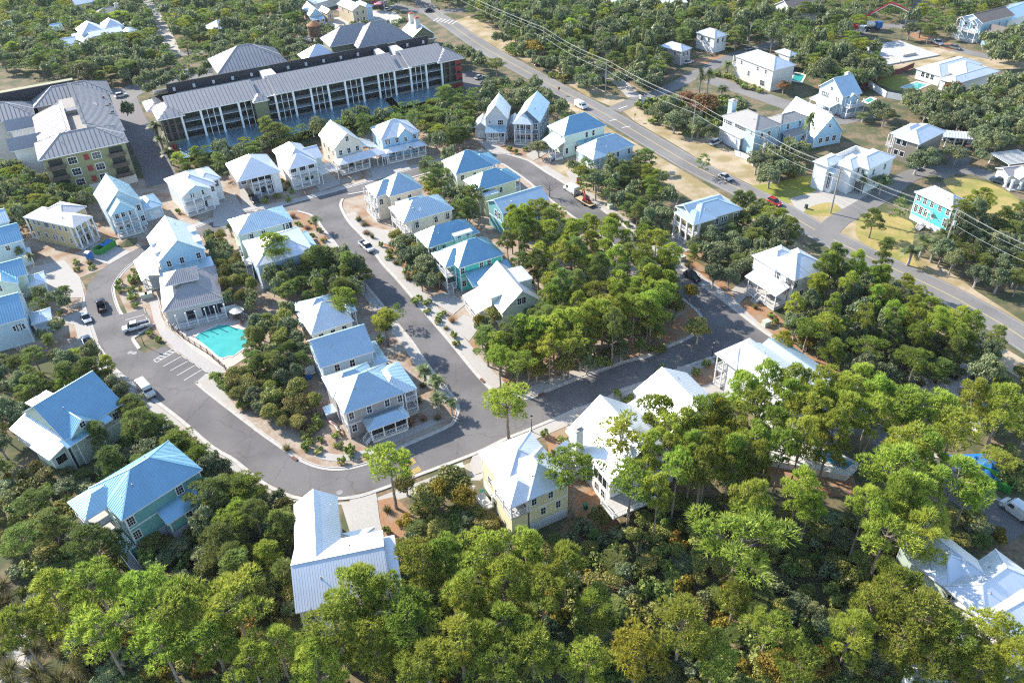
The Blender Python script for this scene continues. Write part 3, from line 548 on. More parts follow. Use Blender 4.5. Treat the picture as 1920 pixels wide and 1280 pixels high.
h.blk('gable', 0, 0, 1, 1, ax='v', belt=3.3).chimney(-.03, .66, 0, 11.2, 1.3).win('L', 4.7, [.12, .22, .32], 1.2, 2.0, 1, 1).win('L', 1.9, [.15, .3]).win('L', 4.8, [.55, .8], .8, 1.4).win('R', 5, [.2, .5, .8], 1.2, 1.6).win('R', 8, [.5])
h.blk('shed', -.16, .78, .02, 1.0, 3.6, p=.35, ax='L', walls=False).porch(-.15, .79, 0, .99, .9, 3.5, 'L', 1.6)
h.stairs(-.13 * h.W, .79 * h.D, -.2, -1, .9); h.porch(-.1, -.25, .5, .02, 2.6, 3.4, 'RL', rail=True)
h = H('gable_house', 'white house with a plain white roof between the chimney house and the double porch house', 'plain white house', (1262, 815), None, (1187, 733), 6.8, W=11.5, wall='white', roof='white', p=.6, seam=.6)
h.blk('gable', 0, .05, 1, 1, ax='v').blk('shed', -.2, .55, .02, .93, 5.0, p=.3, ax='L').win('L', 5, [.2, .4]).win('L', 2, [.2, .45, .75]).porch(-.18, .0, 0, .55, 2.8, 5.2, 'L', 2.2).win('R', 5, [.3, .7])
h = H('porch_house', 'long white house with stacked criss-cross railed porches facing the street bend', 'white double-porch house', (1450, 744), None, (1342, 663), 7.6, W=13, wall='white', roof='white', p=.5, seam=.6)
h.blk('gable', .03, -.15, .72, .86, ax='v', belt=3.8).blk('hip', .0, .62, .68, 1.02, 7.55, p=.55, walls=False).blk('gable', .6, -.2, 1.15, .86, 6.4, p=.42, ax='v', roof='light')
h.porch(.03, .87, .66, 1.0, .5, 3.8, 'BL', 2.4).porch(.03, .87, .66, 1.0, 4.1, 7.4, 'BL', 2.4)
h.win('L', 5.8, [.75, .81, .5, .3], 1.0, 1.8).win('L', 2.3, [.75, .45, .15], 1.0, 1.8).win('R', 5.5, [.3, .7], 1.4, 1.8)
h.blk('flat', .1, -.4, .9, -.16, 5.2, wall='white', roof='white', trim=False).win('R', 3, [.2, .5, .8], 2.0, 2.2, blk=-1).porch(.1, -.62, .9, -.4, .6, 4.2, 'R', 3)
h = H('hip_roof_house', 'pale house with broad blue-white hip roof speckled by tree shade at bottom right', 'tree-shaded corner house', (1847, 1163), (1935, 1112), (1698, 1051), 7.2, wall='pgreen', roof='white', p=.5, seam=0)
h.blk('hip', 0, 0, 1.3, .55, belt=3.5).blk('hip', 0, .45, .8, 1, 7.1).blk('gable', .3, .3, .9, 1.3, 7.0, p=.5, ax='v').win('L', 5.5, [.2, .5, .8], blk=0).win('L', 5.5, [.7], blk=1).win('L', 2.4, [.3, .7]).porch(-.12, .75, .05, 1, 2.6, 5.2, 'L')
h = H('gable_house', 'small white roofed house cut by the lower right edge of the picture', 'lower edge white house', (1905, 1240), (1995, 1186), None, 6, D=10, wall='white', roof='white', p=.4); h.blk('gable', 0, 0, 1, 1, ax='u').win('L', 3.5, [.3, .7])
h = H('gable_house', 'roof corner of a pale house at the bottom edge under the shrubs', 'bottom edge house', (1738, 1318), (1796, 1303), None, 4.5, D=5, wall='white', roof='white', p=.4); h.blk('gable', 0, 0, 1, 1, ax='u')
# --- club house, west ring
h = H('club_house', 'pool club house with brown metal roof, lantern tower and white deck railing', 'pool club house', (304.7, 585), (417.6, 559), None, 4.2, D=15.5, wall='stone', roof='brown', p=.52, seam=.42)
h.blk('hip', 0, 0, 1, 1).blk('flat', .2, .38, .62, .66, 7.6, wall='stone', trim=False, seam=0).blk('hip', .12, .32, .7, .72, 7.5, p=.55, walls=False).win('R', 7.0, [.2, .5, .8], 1.0, .8, 2, 1, blk=1).win('L', 7.0, [.3, .7], 1.0, .8, 2, 1, blk=1)
h.door('R', .42, .6, 1.9, 2.2, rows=2).door('R', .68, .6, 1.6, 2.3, rows=1).door('R', .82, .6, 1.6, 2.3, rows=1).door('R', .95, .6, 1.2, 2.3, rows=1)
h.porch(.18, -.16, 1.0, .03, .6, 4.1, 'RA', 2.2).win('L', 2.4, [.3, .6, .85]).stairs(.16 * h.W, -.1 * h.D, -1, -.3, .6)
h = H('gable_house', 'large pale blue house with bright white steep roof next to the club house', 'white steep-roof house', (296, 493), (387, 469), (273, 447.6), 6.8, wall='sky', roof='white', p=.78, seam=.55)
h.blk('gable', 0, 0, 1, 1.05, ax='v').blk('shed', -.04, -.28, 1.05, .03, 3.6, p=.25, ax='R', roof='light', wall='stone').win('R', 5.6, [.18, .47, .85], .9, 1.5).blk('shed', -.42, .0, .02, .78, 3.4, p=.55, ax='L', walls=False).porch(-.4, .04, 0, .74, .6, 3.3, 'L', 3)
h.dormer(.62, .62, 1.0, .86, 6.5, 8.1, 'A', -.02, 'sky', win=1).dormer(.62, .2, 1.0, .44, 6.5, 8.1, 'A', -.02, 'sky', win=1).dormer(.0, .55, .4, .75, 6.5, 8.0, 'L', .1, 'white', win=1).dormer(.0, .2, .4, .4, 6.5, 8.0, 'L', .1, 'white', win=1).blk('hip', -.05, -.55, .4, -.2, 3.2, p=.3, roof='white')
h = H('hip_roof_house', 'yellow two storey house under construction with pale shingle hip roof and stacked porches', 'yellow unfinished house', (138, 427), (176, 406), (40.3, 408), 6.7, wall='sand', roof='pale', p=.45)
h.blk('hip', 0, 0, 1, 1, walls=False).blk('hip', .35, .35, 1.62, .88, 6.65, p=.42)
W_, D_ = h.W, h.D; MB().box((.25 * W_, .12 * D_, 0), (.93 * W_, .9 * D_, 6.7)).build('wall', wallm('sand'), h.root); h.rects.append((.25 * W_, .12 * D_, .93 * W_, .9 * D_))
MB().box((.05 * W_, .115 * D_, 0), (.25 * W_, .9 * D_, 6.7)).build('wall', wallm('sand'), h.root); h.rects.append((.05 * W_, .12 * D_, .93 * W_, .9 * D_))
h.win('L', 5.5, [.1, .25, .4, .55, .62, .78, .9], .8, 1.2, blk=-1).win('L', 2.2, [.08, .3, .45, .5, .7, .9], .8, 1.3, blk=-1).win('R', 5.2, [.3, .6], .9, 1.7, blk=-1).door('R', .3, .7, blk=-1).door('R', .65, .7, 1.8, blk=-1).win('A', 5.2, [.3, .7], blk=1)
h.porch(.05, .0, .95, .115, .7, 3.6, 'RLA', 2.0, rail=False, cw=.3).porch(.05, 0, .95, .115, 3.8, 6.6, 'RLA', 2.0, rail=False, cw=.3).porch(.05, .9, .9, 1.0, .5, 6.6, 'BL', 2.6, rail=False, cw=.3)
h = H('gable_house', 'sky blue house with stacked white porch under a front gable and double steep roof', 'sky blue gabled house', (202, 400), (267, 377), (186.4, 360.5), 7.2, wall='pblue', roof='light', p=.95)
h.blk('gable', -.03, .12, 1, 1, ax='v', belt=3.6).blk('gable', .02, -.12, .74, .5, 6.8, p=1.0, ax='v', walls=False, wall='pblue').blk('flat', .05, .06, .72, .5, 6.9, walls=True, trim=True)
MB().face([(.06 * h.W, -.1 * h.D, 6.9), (.71 * h.W, -.1 * h.D, 6.9), (.38 * h.W, -.1 * h.D, 6.9 + .32 * h.W)]).face([(.38 * h.W, -.08 * h.D, 6.9 + .32 * h.W), (.71 * h.W, -.08 * h.D, 6.9), (.06 * h.W, -.08 * h.D, 6.9)]).build('gable_wall', wallm('sky'), h.root)
h.porch(.05, -.1, .72, .06, 3.6, 6.8, 'RLA', 1.9).porch(.05, -.1, .72, .06, .6, 3.4, 'RA', 1.9).win('R', 5.3, [.2, .5, .8], .8, 1.6, blk=2).win('R', 2.1, [.2, .55], .8, 1.6, blk=2).win('R', 5.4, [.9], .8, 1.6).win('R', 2.2, [.92], .9, 1.5).stairs(.72 * h.W, -.05 * h.D, .6, -1, .6)
h.blk('hip', .95, .25, 1.55, .85, 3.6, p=.45).door('R', .55, .2, 2.6, 2.2, mat('garage_door', (.62, .64, .66)), blk=-1, name='garage_door', rows=4)
h = H('hip_roof_house', 'white house with stepped white hip roof and porch gable in the north row', 'white stepped house', (340, 368.3), (420, 337), (321.7, 331.7), 6.5, wall='white', roof='white', p=.5)
h.blk('hip', 0, .1, .8, 1).blk('gable', .0, -.03, .63, .4, 6.45, p=.55, ax='v', walls=False).blk('hip', .5, .3, 1.0, 1, 6.4, p=.45).win('R', 5.1, [.3, .6, .92], .8, 1.5, blk=0).win('R', 5, [.35, .8], blk=2)
MB().face([(.5, .1, 6.4), (.61 * h.W, .1, 6.4), (.31 * h.W, .1, 6.4 + .15 * h.W)]).build('gable_wall', wallm('pblue'), h.root)
h.porch(.02, 0, .62, .12, 3.5, 6.4, 'RL', 2.2).porch(.02, 0, .62, .12, .5, 3.3, 'RL', 2.2).door('R', .6, .5, 1.0, blk=0).door('R', .6, .1, 2.6, 2.3, mat('garage_door', (.62, .64, .66)), blk=2, name='garage_door', rows=4)
h = H('hip_roof_house', 'white hip roofed house with dark screened upper porch and open carport', 'screened-porch white house', (445, 341), (527, 322), (419.7, 307.5), 6.5, wall='white', roof='white', p=.6)
h.blk('hip', 0, 0, 1, 1, walls=False).blk('flat', 0.0, .12, .32, 1, 6.45, wall='grey', zb=3.2, trim=False, seam=0).blk('flat', .3, .14, .8, .98, 6.42, seam=0, trim=False).blk('flat', .76, .02, 1, .96, 6.4, seam=0)
h.porch(.3, .02, .78, .14, 3.5, 6.4, 'R', 1.9).porch(.3, .02, .78, .14, .5, 3.3, 'R', 1.9, rail=False); MB().box((.31 * h.W, .13 * h.D, 4.5), (.77 * h.W, .14 * h.D + .42, 6.3)).build('porch_screen', SCREEN, h.root)
h.win('R', 5.0, [.5], 1.4, 1.2, blk=1).win('R', 2, [.2, .85], .9, 1.3, blk=2).door('R', .5, .5, 1.6, 2.1, blk=2).win('A', 4.8, [.3, .7], blk=3)
h = H('hip_roof_house', 'pale blue house with glazed upper porch, hip roof and white pergola carport', 'glazed-porch house', (541.7, 317.5), (600, 302), (513, 283), 6.8, wall='white', roof='white', p=.7)
h.blk('hip', 0, .12, .95, 1.05, walls=False).blk('hip', 0, 0, .9, .5, 6.75, p=.6, walls=False).blk('flat', .0, .12, .92, 1, 6.7, seam=0).blk('gable', .4, .3, 1.25, .85, 6.0, p=.5, ax='u', wall='pgreen')
h.porch(.02, .0, .88, .13, 3.5, 6.6, 'RL', 2.3).porch(.02, 0, .88, .13, .5, 3.3, 'RA', 2.3).win('R', 5.2, [.15, .5, .85], 1.8, 1.4, 3, 1, blk=2).win('R', 2, [.6, .8], 1.0, 1.6, blk=2)
def pergola(h, u0, v0, u1, v1, z, n, nm='carport_slat'):
    for i in range(n):
        y = v0 + (v1 - v0) * i / (n - 1); MB().box((u0, y - .07, z), (u1, y + .07, z + .2)).build(nm, WHITE, h.root)
    for x in (u0 + .3, u1 - .3):
        MB().box((x - .08, v0, z - .2), (x + .08, v1, z)).build('carport_beam', WHITE, h.root)
        for y in (v0 + .3, v1 - .3): put('column', col_mesh(z - .2, .2), h.root, (x, y, 0))
pergola(h, .92 * h.W, -.05 * h.D, 1.5 * h.W, .38 * h.D, 3.2, 9)
h = H('gable_house', 'tall cream gabled house with blue wraparound porch roof in the north row', 'cream gabled house', (626.3, 279), (679, 264), (600.6, 253.8), 7.4, wall='cream', roof='white', p=.8)
h.blk('gable', 0, 0, 1, 1.05, ax='v').win('R', 5.5, [.18, .5, .83], .95, 1.5).win('R', 9.2, [.5], .9, 1.4).win('L', 5, [.2, .5, .8], .8, 1.4).win('L', 2, [.3, .6], .8, 1.4).blk('hip', -.06, -.3, 1.62, .12, 3.6, p=.45, walls=False).blk('shed', .97, .05, 1.6, .75, 3.6, p=.42, ax='A', walls=False)
h.porch(-.02, -.27, 1.0, 0, .7, 3.5, 'RL', 2.4).porch(1.0, -.25, 1.56, .6, .05, 3.5, 'RA', 3, rail=False).win('R', 2.1, [.15, .85], .95, 1.6).door('R', .5, .7, 1.4)
h = H('hip_roof_house', 'bright blue house with white hip roof and deep blue-roofed front porch', 'bright blue house', (713.8, 262), (788, 248), (688.8, 240.6), 7.0, wall='sky', roof='white', p=.6)
h.blk('hip', 0, 0, 1, 1, wall='sky').blk('gable', .42, -.06, .82, .5, 6.95, p=.9, ax='v', wall='sky', trim=False).win('R', 5.6, [.12, .18, .4, .9], .8, 1.4).win('R', 5.6, [.5], .8, 1.4, blk=1).win('L', 5, [.3, .7]).blk('hip', .02, -.28, 1.08, .1, 3.6, p=.42, walls=False).blk('gable', .48, -.34, .76, -.1, 3.5, p=.8, ax='v', walls=False)
h.porch(.06, -.26, 1.05, 0, .7, 3.5, 'RLA', 2.6).door('R', .6, .7, 1.8, 2.2).win('R', 2.1, [.3, .85], 1.5, 1.6).blk('gable', -.1, -.3, .1, -.05, 3.0, p=.5, ax='u', walls=False, roof='white').porch(-.1, -.28, .04, -.06, .1, 2.9, 'R', 2, rail=False)
h = H('hip_roof_house', 'white house with pale green-blue ribbed hip roof facing the round street bend', 'green-ribbed roof house', (444.4, 442), (550.6, 414.4), (425, 412.5), 6.8, wall='pgreen', roof='light', p=.5)
h.blk('hip', 0, 0, 1, 1, walls=False).blk('hip', .0, .02, .84, 1, 6.7, p=.2).win('R', 5.4, [.22, .45, .9], .9, 1.2).win('L', 4.8, [.3, .7]).porch(.84, .04, .98, .9, .5, 3.4, 'RA').porch(.84, .04, .98, .9, 3.6, 6.6, 'RA').blk('flat', -.02, .0, .01, .1, 4, trim=False)
MB().box((.855 * h.W, .1 * h.D, 4.7), (.97 * h.W, .85 * h.D, 6.4)).build('porch_screen', SCREEN, h.root)
h = H('hip_roof_house', 'white roofed house with aqua walls half hidden by pines inside the ring street', 'aqua-walled white-roof house', (480, 499.5), (590, 470), (452, 453), 6.8, wall='aqua', roof='white', p=.45)
h.blk('hip', 0, 0, 1, 1, wall='pblue').blk('hip', .68, .3, 1.13, .95, 5.4, p=.45, roof='light').win('R', 5, [.2, .55, .8], 1.1, 1.6).win('R', 2, [.15, .5, .8], 1.1, 1.6).win('L', 5, [.5, .8]).stairs(-.2, .7 * h.D, -.2, -1, 3.2).porch(-.1, .6, .03, .85, 3.2, 5.6, 'L', 2.5)
# --- centre block
h = H('hip_roof_house', 'cream house with broad white and blue hip roof at the round street bend', 'cream bend house', (730, 369), (794, 351), (704, 343.5), 7.2, wall='cream', roof='light', p=.75)
h.blk('hip', 0, 0, 1, 1).blk('hip', -.3, .2, .6, 1.0, 7.15, p=.6).win('R', 5.2, [.25, .6]).win('R', 5.2, [.12], blk=1).porch(-.38, .2, -.27, .95, .8, 3.7, 'LR').porch(-.38, .2, -.27, .95, 3.9, 7, 'LR').win('L', 5.2, [.2, .5, .8], blk=1).win('L', 2.2, [.2, .8], blk=1).door('L', .5, .8, blk=1)
h = H('hip_roof_house', 'cream house with light blue ribbed hip roof and stacked side porches', 'cream ribbed-roof house', (756, 418), (851.3, 391), (728.8, 389), 7.4, wall='cream', roof='light', p=.58)
h.blk('hip', 0, 0, 1, 1, walls=False).blk('hip', .12, .02, 1, 1, 7.3, p=.2).blk('hip', .18, .6, .75, 1.2, 7.35, p=.5).win('R', 5.6, [.25, .65, .9], .9, 1.6).win('R', 2.4, [.5, .8]).porch(.02, .03, .13, .97, .9, 3.9, 'LR').porch(.02, .03, .13, .97, 4.1, 7.2, 'LR').stairs(0, .5 * h.D, -1, 0, .9).vent(.4, .2, 8.8)
h = H('hip_roof_house', 'mint house with dark blue ribbed hip roof and a pale shed dormer', 'mint dormer house', (801.8, 465), (900.3, 435), (776.4, 439), 6.6, wall='pgreen', roof='blue', p=.74)
h.blk('hip', 0, 0, 1, 1, walls=False).blk('flat', .2, .03, .97, .98, 6.5, seam=0).dormer(.5, -.02, .86, .42, 5.5, 7.6, 'R', .08, 'pgreen', 'pale', win=2).win('R', 5, [.1, .3], .9, 1.8).porch(.02, .04, .2, .95, .8, 3.5, 'LR').porch(.02, .04, .2, .95, 3.7, 6.4, 'LR')
h = H('hip_roof_house', 'bright turquoise house with dark blue ribbed roof and long lean-to', 'turquoise lean-to house', (860, 503), (945.4, 476), (829, 468), 6.6, wall='turq', roof='blue', p=.74)
h.blk('hip', 0, 0, 1, 1, belt=3.2).blk('hip', -.22, .2, .5, 1.0, 6.55, p=.5, walls=False).blk('shed', .12, -.42, 1.06, .03, 3.3, p=.4, ax='R', walls=False).win('R', 5.3, [.06, .5, .68], .9, 1.5).win('R', 1.9, [.07], .9, 1.5).porch(-.2, .22, .02, .95, .9, 3.5, 'LR').porch(-.2, .22, .02, .95, 3.7, 6.4, 'LR').porch(.2, -.4, 1.02, -.02, .1, 3.3, 'R', 3.2, rail=False).stairs(-.15 * h.W, .2 * h.D, -.3, -1, .9)
h = H('dormer_house', 'sage sided house with steep white gable roof and two dormers by the pine grove', 'white-gabled sage house', (940, 588), (1020, 565.5), None, 5.0, D=13.5, wall='lgrey', roof='white', p=.85, seam=.55)
h.blk('gable', 0, 0, 1, 1, ax='v', wall='pgreen').dormer(-.06, .3, .42, .85, 4.5, 6.6, 'L', .12, 'pgreen', win=2).dormer(.62, .4, 1.0, .85, 5.0, 7.8, 'A', .02, 'pgreen', win=1).win('R', 6.5, [.44, .55], .9, 1.5).win('R', 2, [.3, .7]).blk('shed', -.4, .35, .02, .95, 3.2, p=.3, ax='L', walls=False).porch(-.38, .4, 0, .9, .4, 3.1, 'L')
h = H('hip_roof_house', 'pale green house with slate blue ribbed hip roof north of the yellow house', 'slate-blue hip house', (854.5, 327.5), (924.8, 309), (831, 300.8), 7.0, wall='pgreen', roof='blue', p=.74)
h.blk('hip', 0, 0, 1, 1).blk('hip', .5, .15, 1.25, .95, 6.6, p=.5, walls=False).win('R', 5.4, [.15, .5, .75], .9, 1.4).win('L', 5, [.3, .7]).porch(1, .2, 1.2, .9, 3.4, 6.5, 'RA').porch(1, .2, 1.2, .9, .5, 3.2, 'RA')
h = H('hip_roof_house', 'yellow house with blue ribbed hip roof and a boxy side bay', 'yellow blue-roofed house', (896.7, 358.5), (978, 334), (867.8, 337.4), 7.0, wall='yellow', roof='blue', p=.7)
h.blk('hip', 0, 0, .9, 1, belt=3.4).blk('hip', .45, .05, 1.02, .95, 6.95, p=.55, walls=False).dormer(.06, -.22, .38, .12, 0, 6.0, 'R', .12, 'yellow', 'white', win=1).win('R', 5.2, [.6], .9, 1.4).win('L', 5, [.5]).porch(.88, .08, 1.0, .9, 3.4, 6.8, 'RA').porch(.88, .08, 1.0, .9, .5, 3.2, 'RA')
h = H('gable_house', 'teal gabled house with plain grey-white roof behind the grove', 'teal grey-roof house', (941.7, 400.6), (1029, 372.5), (913.5, 376.7), 6.8, wall='teal', roof='light', p=.5, seam=0)
h.blk('gable', .0, 0, 1, 1, ax='u', belt=3.4, wall='teal').blk('shed', .62, -.12, .82, .05, 6.2, p=.3, ax='R', wall='teal').win('R', 5.2, [.55, .72], .9, 1.3).win('R', 2, [.2, .6, .75], 1.1, 1.3).win('L', 5, [.25, .5], 1, 1.8).porch(.86, -.02, 1.0, .9, .5, 3.3, 'RA').porch(.86, -.02, 1, .9, 3.5, 6.6, 'RA')
h = H('gable_house', 'narrow grey house with tall front gable and side garage in the far row', 'narrow grey gable house', (907.5, 224), (952.5, 224), None, 7.0, D=11, wall='lgrey', roof='white', p=1.2)
h.blk('gable', 0, 0, 1, 1, ax='v').win('R', 5.8, [.7], 1.6, 1.5, 3).win('R', 5.9, [.18], .6, 1.0).blk('shed', .05, -.2, .92, .03, 3.6, p=.5, ax='R', walls=False, roof='blue').porch(.1, -.18, .88, .02, .6, 3.5, 'R', 1.9).door('R', .3, .6).win('R', 2.0, [.6, .8]).blk('gable', -.5, .15, .1, .85, 3.6, p=.8, ax='v').door('R', .5, .1, 2.6, 2.3, mat('garage_door', (.62, .64, .66)), blk=-1, name='garage_door', rows=4).blk('gable', .9, .2, 1.45, .9, 3.8, p=.7, ax='v', wall='grey')
h = H('gable_house', 'navy house with white roofed corner turret porch and blue side roof', 'navy turret house', (1013, 229.5), (1041, 193), (962, 231), 7.2, wall='navy', roof='white', p=.9)
h.blk('gable', 0, 0, 1, 1, ax='u', roof='light').blk('hip', -.12, .28, .5, 1.02, 7.15, p=.9, walls=False).win('L', 5.6, [.15], 1.0, 1.8).win('L', 2.2, [.15], 1.0, 1.8).win('R', 5.5, [.2, .4, .6, .8], 1.0, 1.6).win('R', 2.2, [.2, .4, .6, .8], 1.0, 1.6).porch(-.1, .3, .03, .98, .8, 3.6, 'LRB', 1.9).porch(-.1, .3, .03, .98, 3.8, 7, 'LRB', 1.9).win('L', 2.2, [.45, .6, .75, .9], .9, 1.8).win('L', 5.5, [.45, .6, .75, .9], .9, 1.8)
h = H('hip_roof_house', 'pale mint house with grey-blue hip roof and white lean-to entry porch', 'pale mint house', (1057.5, 256), (1136, 234.5), (1027.5, 236), 7.0, wall='pgreen', roof='blue', p=.74)
h.blk('hip', 0, 0, 1, 1, belt=3.4).win('R', 5.5, [.55, .72], .8, 1.7, 1, 2).win('R', 2.0, [.06, .28], .8, 1.7, 1, 2).win('L', 5.8, [.2, .8], .7, 1).blk('shed', -.22, -.02, .03, .8, 3.8, p=.45, ax='L', roof='white', walls=False).porch(-.2, 0, 0, .4, 1.0, 3.7, 'LR', 2.2).blk('shed', .3, -.25, 1.1, .03, 3.6, p=.25, ax='R').stairs(-.2 * h.W, .1 * h.D, -1, 0, 1.0)
h = H('hip_roof_house', 'pale blue house with vivid blue ribbed hip roof and tall white corner porch', 'vivid blue-roof house', (1113, 298.5), (1194.7, 274.4), (1081, 279.7), 7.0, wall='pblue', roof='light', p=.76)
h.blk('hip', 0.04, .12, 1, 1.1).blk('hip', -.02, -.02, .32, .98, 6.95, p=.5, walls=False).win('R', 5.5, [.5, .62, .9], .8, 1.5).win('R', 3.4, [.5], .8, 1.4).win('R', 2.0, [.1, .35, .62], .8, 1.4).porch(.0, .0, .16, .98, .4, 3.6, 'LR').porch(.0, 0, .16, .98, 3.8, 6.8, 'LR').vent(.4, .3, 8.3)
h = H('hip_roof_house', 'olive house with grey stepped roof and tall cream porch columns among oaks', 'olive porch house', (1302, 421), (1398.5, 395), (1253, 391), 7.2, wall='olive', roof='light', p=.4, seam=0)
h.blk('hip', .1, .05, 1, 1, belt=3.5).blk('hip', -.02, .0, .45, .8, 7.1, p=.35, walls=False).blk('gable', .1, .35, .85, 1.0, 7.4, p=.5, ax='u', walls=False).win('R', 5.5, [.45, .6, .65, .9], 1.0, 1.6).win('R', 2.2, [.6, .9], 1.0, 1.8).porch(0, .02, .13, .8, .6, 3.6, 'LR', 2.4, cw=.4).porch(0, .02, .13, .8, 3.8, 7.0, 'LR', 2.4, cw=.4)
h = H('hip_roof_house', 'white two storey house with white hip roof and lower porch roof beside the street', 'white hip house', (1490, 527), (1558.8, 501), (1428, 488.8), 7.4, wall='white', roof='white', p=.55, seam=.55)
h.blk('hip', 0, 0, 1, 1).blk('hip', -.02, .55, .8, 1.3, 7.35, p=.5).win('L', 6.0, [.1, .2, .5, .85, .93], .8, 1.5, 2, 2).win('R', 5.9, [.07, .72], .9, 1.6).win('R', 2.6, [.3, .62, .9], .9, 2.0).blk('shed', -.34, .1, .02, 1.08, 4.2, p=.3, ax='L', walls=False).porch(-.3, .13, .0, 1.0, .9, 4.1, 'LR', 3.2).stairs(-.3 * h.W, .6 * h.D, -1, 0, .9).door('L', .5, .9)
# --- left edge
h = H('gable_house', 'pale blue house with blue metal roof cut by the left edge, farthest of the three', 'farthest left-edge house', (-42, 472), (44, 449), None, 6.2, D=9, wall='pblue', roof='blue', p=.6); h.blk('gable', 0, 0, 1, 1, ax='u').win('R', 4.9, [.62], .9, 1.2).blk('shed', .7, -.25, 1.05, .05, 3.2, p=.2, ax='R', roof='white')
h = H('gable_house', 'white-blue roof beyond the left edge houses', 'left-edge back house', (-60, 436), (19, 414), None, 6.2, D=8, wall='pblue', roof='light', p=.5); h.blk('gable', 0, 0, 1, 1, ax='u')
h = H('cross_gable_house', 'pale green house with blue ribbed roof at the left edge, middle of the three', 'middle left-edge house', (-40, 546), (52, 521), None, 6.0, D=10, wall='pgreen', roof='blue', p=.6); h.blk('gable', 0, .2, 1, 1, ax='u').blk('gable', .2, -.1, .8, .5, 5.8, p=.6, ax='v').win('R', 5.6, [.3], blk=1).blk('hip', .9, .1, 1.3, .7, 3.2, p=.3, roof='white')
h = H('gable_house', 'pale blue house with vivid blue ribbed roof at the left edge, nearest of the three', 'nearest left-edge house', (-70, 628), (48, 596), None, 6.4, D=11, wall='pblue', roof='blue', p=.62); h.blk('gable', 0, 0, 1, 1, ax='u').win('R', 4.4, [.8, .86, .92], .9, 1.2).win('A', 4.5, [.3, .6]).blk('hip', 1.0, .2, 1.35, .7, 3.2, p=.35, roof='white').porch(1.02, .22, 1.32, .68, .3, 3.1, 'RA')
# --- east side
h = H('hip_roof_house', 'large cream white house with plain white hip roof beyond the highway', 'large cream white house', (1450, 132.3), (1492.7, 121.8), (1378.6, 105), 7.6, wall='stone', roof='white', p=.5, seam=0)
h.blk('hip', 0, 0, 1, 1).win('L', 6.0, [.18, .4, .85], .8, 1.3).win('L', 3.2, [.62], 1.0, 1.6).win('L', 1.8, [.2, .26], 1.0, 1.8).porch(.0, .97, .6, 1.05, 4, 7.4, 'B')
h = H('hip_roof_house', 'small white outbuilding with hip roof and turquoise shutter', 'white outbuilding', (1481, 106), (1498, 102), (1452.4, 96.4), 5.6, wall='white', roof='white', p=.5, seam=0); h.blk('hip', 0, 0, 1, 1).win('R', 4.0, [.55], 1.2, 1.8, 1, 1)
MB().box((.4 * h.W, .35, 3.0), (.7 * h.W, .42, 5.0)).build('shutter', mat('turquoise_shutter', (.03, .33, .34)), h.root)
h = H('porch_cottage', 'white-blue cottage with wide porch, chimney and big gabled roof', 'white porch cottage', (1580.5, 182), (1624, 177), (1527, 163), 6.4, wall='pblue', roof='light', p=.75, seam=0)
h.blk('gable', 0, 0, 1, 1, ax='u', roof='light').blk('gable', .25, -.05, .75, .4, 5.6, p=.7, ax='v').win('L', 4.6, [.15, .22, .6, .68, .76, .84], .7, 1.6).win('L', 7.2, [.5], 1, 1).chimney(.8, .55, 5, 11.2, 1.3, wallm('pblue')).blk('shed', -.42, .1, .02, .95, 3.1, p=.25, ax='L', walls=False, roof='white').porch(-.4, .12, 0, .93, .5, 3.0, 'LR', 3).porch(.15, -.22, .85, 0, 3.2, 5.6, 'RLA', 2.5).porch(.05, -.22, .95, 0, .5, 3.0, 'RLA', 3)
h = H('hip_roof_house', 'big grey-roofed house with white garage front facing the highway', 'grey-roofed highway house', (1416, 247), (1462, 235), (1353, 217), 7.6, wall='white', roof='grey', p=.5)
h.blk('hip', 0, 0, 1.1, 1, wall='pblue').win('L', 6.4, [.1, .3, .36, .42, .48, .54, .6], .7, 1.0).win('L', 6.2, [.75, .82, .89, .95], .8, 1.2).blk('flat', -.12, .3, .02, 1, 4.2, roof='white', trim=False).door('L', .25, .1, 3, 3, mat('garage_door', (.62, .64, .66)), blk=-1, name='garage_door', rows=4).door('L', .65, .1, 3, 3, mat('garage_door'), blk=-1, name='garage_door', rows=4).win('R', 5.5, [.3, .6]).chimney(.4, 1.0, 5, 11.5, 1.8, wallm('pblue'))
h = H('hip_roof_house', 'blue house with grey hip roof joined to the garage house by the tall palm', 'blue palm house', (1464, 234), (1514, 218), (1439, 220), 7.0, wall='sky', roof='grey', p=.45)
h.blk('hip', 0, 0, 1, 1).blk('shed', .1, -.4, .9, .02, 3.4, p=.35, ax='R', wall='sky').win('R', 5.5, [.3, .75], .9, 1.6).win('L', 5, [.3, .5, .7], .8, 1.2).win('R', 2, [.25, .75], 1, 1.3, blk=1)
h = H('gable_house', 'pale blue gabled barn-like house behind the tall fan palm', 'pale blue barn house', (1527, 258), (1556, 233), (1494, 214), 3.6, wall='sky', roof='light', p=1.1, seam=0)
h.blk('gable', 0, 0, 1, 1, ax='v').win('R', 6.2, [.5], .7, 1.0).win('R', 2, [.25, .5, .75], 1.2, 1.5)
h = H('courtyard_house', 'large white house with white roofs, dark garage doors and walled terrace', 'white terrace house', (1629.5, 318), (1691, 297), (1573, 303), 7.4, wall='white', roof='white', p=.4, seam=0)
h.blk('hip', 0, 0, 1, .9).blk('hip', -.25, .35, .45, 1.1, 7.3, p=.35).blk('hip', -.55, .95, .1, 1.55, 7.6, p=.35).blk('hip', -.5, .75, -.15, 1.1, 6.0, p=.3).win('L', 6.0, [.2, .45, .8], .8, 1.2).win('R', 5.5, [.25, .7], .8, 1.6).win('R', 2.3, [.5], .8, 1.6)
for f in (.25, .68): h.door('L', f, .1, 3.0, 2.7, mat('dark_garage_door', (.10, .095, .09)), name='garage_door', rows=6)
